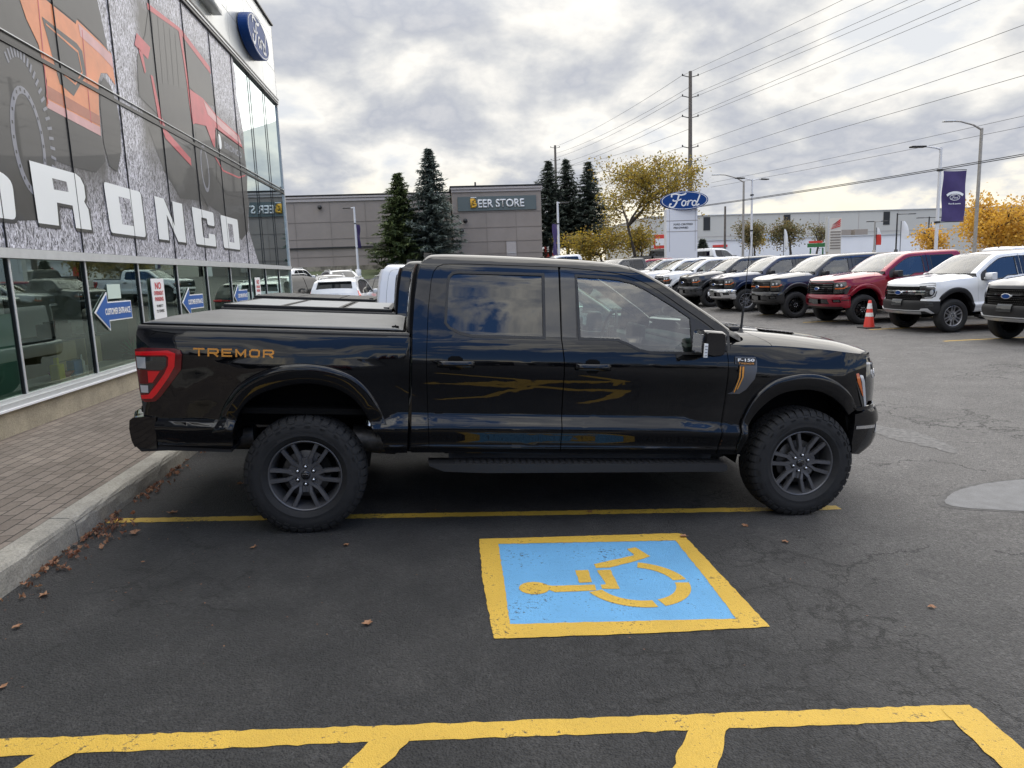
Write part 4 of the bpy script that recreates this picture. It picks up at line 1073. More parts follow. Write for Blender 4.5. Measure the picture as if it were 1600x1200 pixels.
def road_paint(name, col, wear=.5):
    m, nt, b = new_mat(name); L = nt.links.new
    tc = N(nt, 'ShaderNodeTexCoord'); P = tc.outputs['Object']
    n = N(nt, 'ShaderNodeTexNoise', i_Scale=38.0, i_Detail=9.0, i_Roughness=.78); L(P, n.inputs['Vector'])
    n2 = N(nt, 'ShaderNodeTexNoise', i_Scale=2.3, i_Detail=5.0); L(P, n2.inputs['Vector'])
    v = N(nt, 'ShaderNodeTexVoronoi', i_Scale=140.0); L(P, v.inputs['Vector'])
    c = ramp(nt, n2.outputs[0], [(.3, tuple(x * .78 for x in col)), (.7, col)])
    s = mth(nt, 'ADD', n.outputs[0], mth(nt, 'MULTIPLY', mth(nt, 'SUBTRACT', n2.outputs[0], .5), .45))
    c = mixc(nt, ramp(nt, s, [(.615 - wear * .05, (0, 0, 0)), (.655 - wear * .05, (.9,) * 3)]), c, (.035, .034, .033))
    c = mixc(nt, ramp(nt, n.outputs[0], [(.36, (.5,) * 3), (.46, (0, 0, 0))]), c, tuple(x * .55 for x in col))
    L(c, b.inputs['Base Color']); b.inputs['Roughness'].default_value = .6
    bp = N(nt, 'ShaderNodeBump', i_Strength=.45, i_Distance=.01); L(mth(nt, 'ADD', mth(nt, 'MULTIPLY', v.outputs['Distance'], -1.0), n.outputs[0]), bp.inputs['Height']); L(bp.outputs[0], b.inputs['Normal'])
    return m
M['yellow_line'] = road_paint('yellow road paint', (.66, .42, .055), .5)
M['yellow_old'] = road_paint('worn yellow road paint', (.62, .40, .05), .8)
M['blue_field'] = road_paint('blue road paint', (.14, .40, .70), .25)
M['orange_paint'] = pmat('orange accent paint', (.55, .13, .02), .35)
def make_ground():
    us = sorted(set([-2.48, -400, -150, -60, -25, -10] + [round(-2.4 + .2 * k, 3) for k in range(72)] + [14, 20, 40, 80, 150, 300, 600]))
    vs_ = sorted(set([-200, -60, -20, -8, -3] + [i * 1.0 for i in range(0, 30)] + [30, 34, 38, 40, 44, 48, 52, 56, 60, 64, 70, 90, 140, 250, 500, 900]))
    rows = [[(u, v, gz(u, v)) for u in us] for v in vs_]
    v_, f_ = grid_mesh(rows); b = MB().add(v_, f_, 0, True)
    b.build('ground', [M['asphalt']], kind='structure')
make_ground()
def jag(poly, step=.035, amp=.0035, seed=1):
    """a painted outline is never quite straight"""
    r = random.Random(seed); out = []; n = len(poly)
    for i in range(n):
        a, b = Vector(poly[i]), Vector(poly[(i + 1) % n]); d = b - a; k = max(1, int(d.length / step))
        if d.length < 1e-6: continue
        nn = Vector((-d.y, d.x)).normalized()
        for j in range(k):
            o = r.uniform(-amp, amp) if j else 0
            out.append(tuple(a + d * (j / k) + nn * o))
    return out
def mark(name, loops, mat, lift=.0025, res=.35, **kw):
    def mp(a, b): return Vector((a, b, gz(a, b))), Vector((0, 0, 1))
    o = sheet(name, loops, mp, mat, None, res=res, thick=0, off=lift); tag(o, **kw); return o
def rag(p, q, w, seed, amp=.006, step=.04):
    """a painted bar from p to q with slightly uneven edges"""
    r = random.Random(seed); p, q = Vector(p), Vector(q); d = (q - p); L_ = d.length; d.normalize(); n = Vector((-d.y, d.x))
    k = max(2, int(L_ / step)); A, B = [], []
    for i in range(k + 1):
        c = p + d * (L_ * i / k); A.append(c + n * (w / 2 + r.uniform(-amp, amp))); B.append(c - n * (w / 2 + r.uniform(-amp, amp)))
    return [tuple(a) for a in A] + [tuple(b_) for b_ in B[::-1]]
# ------------------------------------------------------------------ markings
mark('parking_line', [rag((-2.45, 5.33), (3.12, 5.225), .098, 1)], M['yellow_old'], label='thin yellow parking line running under the black pickup', cat='road marking', kind='structure')
mark('marking_border', [jag(lp, .035, .0035, 5 + i_) for i_, lp in enumerate([[(.205, 3.363), (.193, 4.05), (.215, 4.75), (1.63, 4.757), (1.662, 4.735), (1.658, 4.0), (1.652, 3.366), (1.0, 3.352)], [(.300, 3.51), (.318, 4.0), (.340, 4.645), (1.567, 4.620), (1.545, 4.0), (1.512, 3.468)][::-1]])], M['yellow_line'], lift=.0045, label='yellow painted border of the blue accessible parking square', cat='road marking', kind='structure')
mark('marking_field', [[(.290, 3.50), (.33, 4.655), (1.577, 4.630), (1.522, 3.458)]], M['blue_field'], lift=.0025, label='blue painted square with a wheelchair symbol', cat='road marking', kind='structure')
SYM = [[(.487 + .09 * math.cos(t), 3.935 + .085 * math.sin(t)) for t in np.linspace(.4, 2 * pi - .4, 16)] + [(.60, 3.868), (.841, 3.873), (.850, 3.952), (.60, 3.957)],
    [(.774, 4.168), (.856, 4.168), (.842, 3.988), (.764, 3.985)],
    [(.91, 4.157), (.996, 4.16), (.984, 3.883), (.88, 3.892), (.885, 3.949), (.918, 3.952)],
    [(.912, 4.255), (1.21, 4.379), (1.191, 4.49), (1.255, 4.515), (1.31, 4.353), (1.181, 4.277), (.997, 4.192), (.911, 4.193)]]
def arcband(c, r0, r1, a0, a1, n=14):
    A = [radians(a0 + (a1 - a0) * k / n) for k in range(n + 1)]
    return [(c[0] + r1 * cos(a), c[1] + r1 * sin(a)) for a in A] + [(c[0] + r0 * cos(a), c[1] + r0 * sin(a)) for a in A[::-1]]
SYM += [arcband((1.10, 3.955), .235, .32, 5, 72), arcband((1.10, 3.955), .235, .32, -75, -3), arcband((1.10, 3.955), .235, .32, -162, -83)]
def symbol():
    bm_v, bm_f = [], []
    objs = []
    for i, p in enumerate(SYM):
        objs.append(sheet_mesh('s', [jag(p, .03, .0025, i)], lambda a, b: (Vector((a, b, gz(a, b))), Vector((0, 0, 1))), res=.3, thick=0, off=.0045))
    b = MB()
    for me in objs: b.add([v.co.copy() for v in me.vertices], [tuple(f.vertices) for f in me.polygons])
    b.build('wheelchair_symbol', [M['yellow_line']], label='yellow painted wheelchair symbol on the blue square', cat='road marking', kind='structure')
symbol()
mark('hatch_band', [rag((-2.46, 2.72), (2.19, 2.575), .105, 4, .005)], M['yellow_line'], lift=.0025, label='long thick yellow band across the foreground asphalt', cat='road marking', kind='structure')
for i, (p, q, w) in enumerate((((-1.485, 2.682), (-2.40, 1.2), .115), ((-.235, 2.650), (-1.15, 1.2), .135), ((1.035, 2.610), (.15, 1.2), .145))):
    mark('hatch_stripe', [rag(p, q, w, 20 + i, .007)], M['yellow_line'], lift=.0045, group='slanted yellow stripes below the thick band', cat='road marking', kind='structure', label='slanted yellow stripe leaving the long yellow band')
mark('hatch_stripe', [rag((2.125, 2.60), (2.02, 1.2), .16, 31, .005)], M['yellow_line'], lift=.0045, cat='road marking', kind='structure', label='yellow stripe turning down at the right end of the long band')
# concrete collar patch, pale scuff
def blob(c, rx, ry, seed, n=28, amp=.12):
    r = random.Random(seed); ph = [r.uniform(0, 6.28) for _ in range(4)]
    return [(c[0] + rx * cos(t) * (1 + amp * sum(sin((k + 2) * t + ph[k]) / (k + 1.5) for k in range(4))), c[1] + ry * sin(t) * (1 + amp * sum(cos((k + 2) * t + ph[k]) / (k + 1.5) for k in range(4)))) for t in np.linspace(0, 2 * pi, n + 1)[:-1]]
M['joint_tar'] = pmat('rough patch joint', (.075, .072, .07), .8, noise=.5, nscale=14, bump=.6, bscale=90)
M['patch'] = pmat('pale repaired asphalt', (.098, .101, .108), .5, noise=.22, nscale=9, bump=.5, bscale=150)
M['scuff'] = pmat('chalky scuff', (.125, .121, .117), .8, noise=.45, nscale=20, bump=.5, bscale=120)
mark('patch_joint', [blob((4.95, 5.17), .90, .46, 3, 60)], M['joint_tar'], lift=.002, kind='structure')
mark('asphalt_patch', [jag(blob((4.95, 5.17), .84, .42, 3, 40), .04, .006)], M['patch'], lift=.004, kind='structure')
mark('scuff_mark', [jag(blob((5.12, 7.25), .17, .75, 8, 40, .3), .04, .03)], M['scuff'], lift=.003, kind='structure')
# ------------------------------------------------------------------ kerb and pavement
def concrete(name, c, bumpy=.5, stain=.35):
    m, nt, b = new_mat(name); L = nt.links.new
    tc = N(nt, 'ShaderNodeTexCoord'); P = tc.outputs['Object']
    n1 = N(nt, 'ShaderNodeTexNoise', i_Scale=2.5, i_Detail=9.0, i_Roughness=.68); L(P, n1.inputs['Vector'])
    n2 = N(nt, 'ShaderNodeTexNoise', i_Scale=70.0, i_Detail=5.0, i_Roughness=.7); L(P, n2.inputs['Vector'])
    col = ramp(nt, n1.outputs[0], [(.28, tuple(x * (1 - stain) for x in c)), (.5, c), (.74, tuple(min(1, x * 1.3) for x in c))])
    col = mixc(nt, 1.0, col, ramp(nt, n2.outputs[0], [(.3, (.65,) * 3), (.5, (1,) * 3), (.72, (1.25,) * 3)]), 'MULTIPLY')
    L(col, b.inputs['Base Color']); b.inputs['Roughness'].default_value = .85
    bp = N(nt, 'ShaderNodeBump', i_Strength=bumpy, i_Distance=.01); L(mth(nt, 'ADD', n1.outputs[0], n2.outputs[0]), bp.inputs['Height']); L(bp.outputs[0], b.inputs['Normal'])
    return m
M['kerb'] = concrete('kerb concrete', (.34, .32, .275), .6, .35)
M['plinth'] = concrete('rough plinth', (.44, .385, .28), .9, .3)
KT = .235
def make_kerb():
    r = random.Random(5); v = -9.0; i = 0
    joints = []
    while v < 34: joints.append(v); v += 3.05
    # joint seen at v about 4.85
    sh = 4.93 - min(joints, key=lambda j: abs(j - 4.93)); joints = [j + sh for j in joints]
    b = MB()
    for a, c in zip(joints, joints[1:]):
        rows = []; n = 26
        for k in range(n + 1):
            vv = a + .006 + (c - a - .012) * k / n
            j = lambda s: r.uniform(-s, s)
            z0 = gz(-2.48)
            rows.append([(-2.478 + j(.002), vv, z0 - .03), (-2.480 + j(.003), vv, z0 + .04), (-2.484 + j(.004), vv, KT - .055 + j(.004)), (-2.490 + j(.005), vv, KT - .030 + j(.006)), (-2.505 + j(.007), vv, KT - .010 + j(.004)), (-2.53 + j(.004), vv, KT + j(.002)), (-2.642, vv, KT + .006), (-2.646, vv, KT - .03)])
        v_, f_ = grid_mesh(rows); b.add(v_, f_, 0, False)
        b.add(rows[0], [tuple(range(8))]); b.add(rows[-1], [tuple(range(8))])
    b.build('kerb', [M['kerb']], kind='structure')
    MB().box((-2.56, 12, KT - .10), (.14, 44, .14)).build('kerb_bed', [M['kerb']], kind='structure')
make_kerb()
def pavers():
    m, nt, b = new_mat('clay pavers'); L = nt.links.new
    tc = N(nt, 'ShaderNodeTexCoord'); mp = N(nt, 'ShaderNodeMapping'); mp.inputs['Rotation'].default_value = (0, 0, pi / 2); L(tc.outputs['Object'], mp.inputs[0])
    br = N(nt, 'ShaderNodeTexBrick', i_Scale=1.0, i_Mortar_Size=.006, i_Mortar_Smooth=.3, i_Bias=0.0, i_Brick_Width=.215, i_Row_Height=.108)
    br.offset = .5; br.inputs['Color1'].default_value = (0, 0, 0, 1); br.inputs['Color2'].default_value = (1, 1, 1, 1); br.inputs['Mortar'].default_value = (.5, .5, .5, 1); L(mp.outputs[0], br.inputs['Vector'])
    n = N(nt, 'ShaderNodeTexNoise', i_Scale=60.0, i_Detail=6.0, i_Roughness=.7); L(tc.outputs['Object'], n.inputs['Vector'])
    n2 = N(nt, 'ShaderNodeTexNoise', i_Scale=1.2, i_Detail=5.0); L(tc.outputs['Object'], n2.inputs['Vector'])
    c = ramp(nt, br.outputs['Color'], [(0, (.165, .135, .11)), (1, (.24, .20, .165))])
    c = mixc(nt, 1.0, c, ramp(nt, n.outputs[0], [(.3, (.75,) * 3), (.7, (1.2,) * 3)]), 'MULTIPLY')
    c = mixc(nt, 1.0, c, ramp(nt, n2.outputs[0], [(.3, (.85,) * 3), (.7, (1.15,) * 3)]), 'MULTIPLY')
    c = mixc(nt, br.outputs['Fac'], c, (.045, .038, .032))
    L(c, b.inputs['Base Color']); b.inputs['Roughness'].default_value = .85
    bp = N(nt, 'ShaderNodeBump', i_Strength=.6, i_Distance=.01); L(mth(nt, 'SUBTRACT', mth(nt, 'MULTIPLY', n.outputs[0], .3), br.outputs['Fac']), bp.inputs['Height']); L(bp.outputs[0], b.inputs['Normal'])
    return m
M['pavers'] = pavers()
UF = -4.5            # plane of the dealership's glass
rows = [[(u, v, KT + .006 + (-2.645 - u) * .012) for u in np.linspace(-4.62, -2.645, 8)] for v in (-9, 0, 4, 8, 12, 18, 26, 34)]
v_, f_ = grid_mesh(rows); MB().add(v_, f_, 0).build('pavement', [M['pavers']], kind='structure')
# ------------------------------------------------------------------ the black pickup
hero, hp = build_pickup('glossy black crew cab pickup with orange lettering, parked side on in the foreground', True)
hero.location = (-1.0233, 5.9466, 0.0); hero.rotation_euler = (0, .0763, .0288)
def wide_letters(word, a0, b0, w, h, mapf, name, mat, parent, off):
    """wide technical capitals drawn as strokes on a unit cell"""
    G = {'T': [[(0, .9), (1, .9)], [(.5, .9), (.5, 0)]], 'R': [[(.1, 0), (.1, .9), (.82, .9), (.93, .78), (.93, .55), (.82, .43), (.1, .43)], [(.55, .43), (.93, 0)]], 'E': [[(.95, .9), (.1, .9), (.1, .1), (.95, .1)], [(.1, .5), (.85, .5)]],
        'M': [[(.1, 0), (.1, .88), (.5, .22), (.9, .88), (.9, 0)]], 'O': [[(.1, .25), (.1, .75), (.24, .9), (.76, .9), (.9, .75), (.9, .25), (.76, .1), (.24, .1), (.1, .25)]]}
    n_ = len(word); cw = w / (n_ + .22 * (n_ - 1)); b = MB(); tx = .21 * h; 
    for i, ch in enumerate(word):
        x0 = a0 + i * cw * 1.22
        for st in G[ch]:
            P = [Vector((x0 + q[0] * cw, b0 + q[1] * h)) for q in st]
            for k in range(len(P) - 1):
                d = (P[k + 1] - P[k]).normalized(); nn = Vector((-d.y, d.x)) * tx / 2; e = d * tx * .45
                A, B_ = P[k] - (e if k else e * 0), P[k + 1] + (e if k < len(P) - 2 else e * 0)
                q4 = [A + nn, A - nn, B_ - nn, B_ + nn]; vs = []
                for q in q4:
                    p, m_ = mapf(q.x, min(max(q.y, b0 - .1 * h), b0 + h)); vs.append(Vector(p) + Vector(m_) * (off + .00012 * k))
                b.add(vs, [(0, 1, 2, 3)])
    return b.build(name, [mat], parent, recalc=False)
def hero_marks():
    txt = lambda body, a0, b0, w, h, mat, nm, off=.003, bold=.02: text_obj(nm, body, (0, 0, 0), (1, 0, 0), (0, 0, 1), w, h, mat, hero, bold=bold, mapf=side, a0=a0, b0=b0, off=off)
    wide_letters('TREMOR', -.716, 1.236, .518, .054, side, 'side_lettering', M['orange'], hero, .004)
    # vent with badge behind the front wheel
    V = [(3.078, 1.322), (3.235, 1.322), (3.246, 1.29), (3.247, 1.225), (3.232, 1.163), (3.176, 1.085), (3.128, 1.050), (3.042, 1.046), (3.075, 1.062), (3.108, 1.150), (3.112, 1.262), (3.078, 1.268)]
    ve = sheet('fender_vent', [V], side, M['wheel_grey'], hero, res=.05, thick=.012, off=.010)
    sheet('vent_slot', [[(3.110, 1.255), (3.150, 1.255), (3.150, 1.19), (3.098, 1.062), (3.085, 1.058), (3.082, 1.064), (3.112, 1.15)]], side, M['plastic'], ve, res=.05, thick=.002, off=.012)
    sheet('vent_stripe', [[(3.112, 1.252), (3.122, 1.252), (3.120, 1.170), (3.090, 1.060), (3.082, 1.060), (3.110, 1.168)]], side, M['orange'], ve, res=.05, thick=.001, off=.0145)
    sheet('vent_stripe', [[(3.132, 1.252), (3.147, 1.252), (3.145, 1.175), (3.112, 1.085), (3.102, 1.083), (3.133, 1.170)]], side, M['orange'], ve, res=.05, thick=.001, off=.0140)
    sheet('badge', [[(3.088, 1.263), (3.232, 1.263), (3.236, 1.314), (3.084, 1.314)]], side, M['plastic'], ve, res=.05, thick=.004, off=.014)
    a = text_obj('badge_lettering', 'F-150', (0, 0, 0), (1, 0, 0), (0, 0, 1), .130, .021, M['label_white'], ve, bold=.03, mapf=side, a0=3.095, b0=1.288, off=.0155)
    wide_letters('TREMOR', 3.100, 1.268, .120, .012, side, 'badge_lettering', M['orange'], ve, .0155)
    an = MB(); an.lathe([(.0, .035), (.012, .032), (.018, .008), (.032, .0)], 14, 'Z', o=(3.172, -.84, 1.492)); an.tube([(3.172, -.84, 1.50), (3.178, -.84, 1.72)], [.0095, .0085], 8); an.tube([(3.178, -.84, 1.72), (3.19, -.84, 2.22)], [.004, .002], 6)
    an.build('antenna', [M['plastic']], hero)
hero_marks()
# ------------------------------------------------------------------ signs and lettering helpers
def rebase(root, p):
    """put the Empty of a thing built in world coordinates at its base"""
    root.location = p
    for c in root.children: c.location = Vector(c.location) - Vector(p)
def ribbon(b, pts, w, frame, h=0.0, mi=0, n=5):
    """flat stroke of width w (number or list) through 2-D pts in frame=(origin, right, up, normal)"""
    o, r_, u_, n_ = frame; P = [Vector(p) for p in smooth_line(pts, n)]; A, B = [], []
    for i, p in enumerate(P):
        d = P[min(i + 1, len(P) - 1)] - P[max(i - 1, 0)]; d.normalize(); nn = Vector((-d.y, d.x))
        ww = w if not isinstance(w, (list, tuple)) else w[0] + (w[1] - w[0]) * i / (len(P) - 1)
        A.append(p + nn * ww / 2); B.append(p - nn * ww / 2)
    to = lambda q: o + r_ * q.x + u_ * q.y + n_ * h
    v = [to(q) for q in A] + [to(q) for q in B]; m = len(A)
    b.add(v, [(i, i + 1, m + i + 1, m + i) for i in range(m - 1)], mi)
def ell(cx, cy, rx, ry, tilt=0, a0=0, a1=360, n=14):
    out = []
    for k in range(n + 1):
        a = radians(a0 + (a1 - a0) * k / n); x, y = rx * cos(a), ry * sin(a); t = radians(tilt)
        out.append((cx + x * cos(t) - y * sin(t), cy + x * sin(t) + y * cos(t)))
    return out
SCRIPT = [([(8, 33), (7, 39), (14, 43), (26, 42), (38, 39), (50, 42), (53, 45)], 4.6), ([(31, 41), (28, 30), (23, 16), (16, 5), (8, 1), (1, 4), (2, 11), (7, 12)], 5.0), ([(13, 26), (12, 22), (20, 21), (30, 23), (38, 26)], 3.6),
    (ell(46, 13, 6.2, 8.2, -20), 3.8), ([(50, 20), (55, 17), (60, 19)], 2.6), ([(63, 22), (60, 14), (57, 5)], 4.6), ([(60, 13), (65, 20), (71, 21), (72, 18)], 3.4), (ell(79, 12, 6.2, 8.0, -22), 3.8), ([(97, 38), (91, 22), (86, 10), (88, 5), (95, 9)], 4.4)]
def oval_sign(name, c, right, up, W, H, depth, parent=None, script=True):
    c, r_, u_ = Vector(c), Vector(right).normalized(), Vector(up).normalized(); n_ = r_.cross(u_)
    n = 48; rings = []
    def ring(q, h, qw=None): return [c + r_ * (W / 2 * (qw or q) * cos(t)) + u_ * (H / 2 * q * sin(t)) + n_ * h for t in np.linspace(0, 2 * pi, n + 1)]
    b = MB(); v_, f_ = grid_mesh([ring(1, -depth), ring(1, 0), ring(.985, .01)]); b.add(v_, f_, 0); b.add(ring(1, -depth)[:-1], [tuple(range(n))]); b.add(ring(.985, .01)[:-1], [tuple(range(n))])
    body = b.build(name, [M['ford_blue']], parent)
    b = MB(); v_, f_ = grid_mesh([ring(.93, .016, .955), ring(.885, .016, .93)]); b.add(v_, f_, 0)
    b.build('sign_ring', [M['label_white']], body, recalc=False)
    if script:
        b = MB(); s = W * .0066; fr = (c + r_ * (-48 * s) + u_ * (-21.5 * s), r_, u_, n_)
        for pts, w in SCRIPT: ribbon(b, [(x * s, y * s) for x, y in pts], w * s, fr, .02)
        b.build('sign_script', [M['label_white']], body, recalc=False)
    return body
# ------------------------------------------------------------------ dealership with the glass front
M['glass_store'] = glass_mat('green showroom glass', (.84, .97, .90), .17, wob=.02, gl=(.78, .95, .85))
M['glass_upper'] = glass_mat('mirror glass', (.12, .15, .15), .50, wob=.025, gl=(.80, .90, .90))
M['alu'] = pmat('brushed aluminium', (.56, .57, .56), .4, metal=.25, noise=.06)
M['alu_panel'] = pmat('composite panel', (.54, .56, .545), .32, metal=.25, noise=.05, nscale=.6, coat=.2)
M['dark_frame'] = pmat('anodised frame', (.03, .03, .03), .4, metal=.4)
M['int_wall'] = pmat('office wall', (.70, .70, .66), .9)
M['int_floor'] = pmat('office floor', (.32, .31, .29), .35)
M['maple'] = pmat('pale wood veneer', (.42, .33, .18), .5, noise=.12, nscale=4)
M['frost'] = pmat('frosted green panel', (.13, .24, .20), .25, coat=.4)
def mural_mat():
    m, nt, b = new_mat('printed vinyl'); L = nt.links.new
    tc = N(nt, 'ShaderNodeTexCoord'); P = tc.outputs['Object']; sp = N(nt, 'ShaderNodeSeparateXYZ'); L(P, sp.inputs[0]); V, Z = sp.outputs[1], sp.outputs[2]
    big = N(nt, 'ShaderNodeTexNoise', i_Scale=.9, i_Detail=4.0, i_Roughness=.6); L(P, big.inputs['Vector'])
    mp = N(nt, 'ShaderNodeMapping'); mp.inputs['Scale'].default_value = (1, 1.7, .75); L(P, mp.inputs[0])
    wn = N(nt, 'ShaderNodeTexNoise', i_Scale=6.0, i_Detail=3.0); L(mp.outputs[0], wn.inputs['Vector'])
    wv = N(nt, 'ShaderNodeVectorMath', operation='MULTIPLY_ADD'); L(wn.outputs['Color'], wv.inputs[0]); wv.inputs[1].default_value = (.35, .35, .35); L(mp.outputs[0], wv.inputs[2])
    e1 = N(nt, 'ShaderNodeTexVoronoi', feature='DISTANCE_TO_EDGE', i_Scale=6.5); L(wv.outputs[0], e1.inputs['Vector'])
    e2 = N(nt, 'ShaderNodeTexVoronoi', feature='DISTANCE_TO_EDGE', i_Scale=13.0); L(wv.outputs[0], e2.inputs['Vector'])
    twig = mth(nt, 'MAXIMUM', mth(nt, 'LESS_THAN', e1.outputs[0], .07), mth(nt, 'MULTIPLY', mth(nt, 'LESS_THAN', e2.outputs[0], .11), .8))
    fine = N(nt, 'ShaderNodeTexNoise', i_Scale=28.0, i_Detail=5.0, i_Roughness=.75); L(mp.outputs[0], fine.inputs['Vector'])
    twig = mth(nt, 'MULTIPLY', twig, ramp(nt, fine.outputs[0], [(.38, (.2,) * 3), (.6, (1,) * 3)]))
    def band(src, a, b_, c, d): # 0 outside a..d, 1 inside b..c
        return mth(nt, 'MULTIPLY', ramp(nt, mth(nt, 'DIVIDE', mth(nt, 'SUBTRACT', src, a), b_ - a), [(0, (0, 0, 0)), (1, (1, 1, 1))]), ramp(nt, mth(nt, 'DIVIDE', mth(nt, 'SUBTRACT', src, c), d - c), [(0, (1, 1, 1)), (1, (0, 0, 0))]))
    wob = mth(nt, 'MULTIPLY', mth(nt, 'SUBTRACT', big.outputs[0], .5), 1.4)
    Vw = mth(nt, 'ADD', V, wob); Zw = mth(nt, 'ADD', Z, wob)
    grass = ramp(nt, mth(nt, 'DIVIDE', mth(nt, 'SUBTRACT', Zw, 2.55), .9), [(0, (1, 1, 1)), (1, (0, 0, 0))])
    trunk = band(Vw, 10.9, 11.4, 12.3, 12.8)
    slope = mth(nt, 'MULTIPLY', band(Vw, 11.0, 11.3, 13.0, 14.2), ramp(nt, mth(nt, 'DIVIDE', mth(nt, 'SUBTRACT', Z, 3.0), 1.2), [(0, (1, 1, 1)), (1, (0, 0, 0))]))
    upr = mth(nt, 'MULTIPLY', band(Vw, 16.2, 16.8, 19.5, 20.5), ramp(nt, mth(nt, 'DIVIDE', mth(nt, 'SUBTRACT', Z, 5.0), .8), [(0, (0, 0, 0)), (1, (1, 1, 1))]))
    top = mth(nt, 'MULTIPLY', band(Vw, 12.5, 13.0, 19.5, 20.5), ramp(nt, mth(nt, 'DIVIDE', mth(nt, 'SUBTRACT', Z, 6.2), .4), [(0, (0, 0, 0)), (1, (1, 1, 1))]))
    mask = mth(nt, 'MAXIMUM', mth(nt, 'MAXIMUM', grass, trunk), mth(nt, 'MAXIMUM', slope, mth(nt, 'MAXIMUM', upr, top)))
    base = ramp(nt, big.outputs[0], [(.3, (.028, .027, .025)), (.7, (.068, .065, .06))])
    base = mixc(nt, mask, base, ramp(nt, fine.outputs[0], [(.35, (.018, .018, .02)), (.7, (.22, .215, .24))]))
    col = mixc(nt, mth(nt, 'MULTIPLY', twig, mask), base, (.80, .79, .86))
    L(col, b.inputs['Base Color']); b.inputs['Roughness'].default_value = .5; b.inputs['Coat Weight'].default_value = .22; b.inputs['Coat Roughness'].default_value = .08
    return m
M['mural'] = mural_mat()
def vinyl(name, col, noise=.15, ns=3): return pmat(name, col, .5, coat=.22, noise=noise, nscale=ns)
M['v_orange'] = vinyl('orange print', (.70, .23, .085)); M['v_red'] = vinyl('red print', (.50, .045, .06)); M['v_pink'] = vinyl('pale pink print', (.62, .33, .32))
M['v_rust'] = vinyl('rust print', (.40, .12, .06)); M['v_dark'] = vinyl('dark print', (.035, .035, .034)); M['v_black'] = vinyl('black print', (.025, .025, .025)); M['v_grey'] = vinyl('grey print', (.22, .225, .26)); M['v_white'] = pmat('white vinyl', (.84, .86, .85), .4, coat=.3)
MULL = [3.2 - 8.45 + 8.45] and [-8.6 + 1.687 * k - .03 for k in range(20)]
MULL = [8.26 + 1.69 * k for k in range(-8, 9)] + [23.5]
ROOF_Z, U0 = 9.3, UF
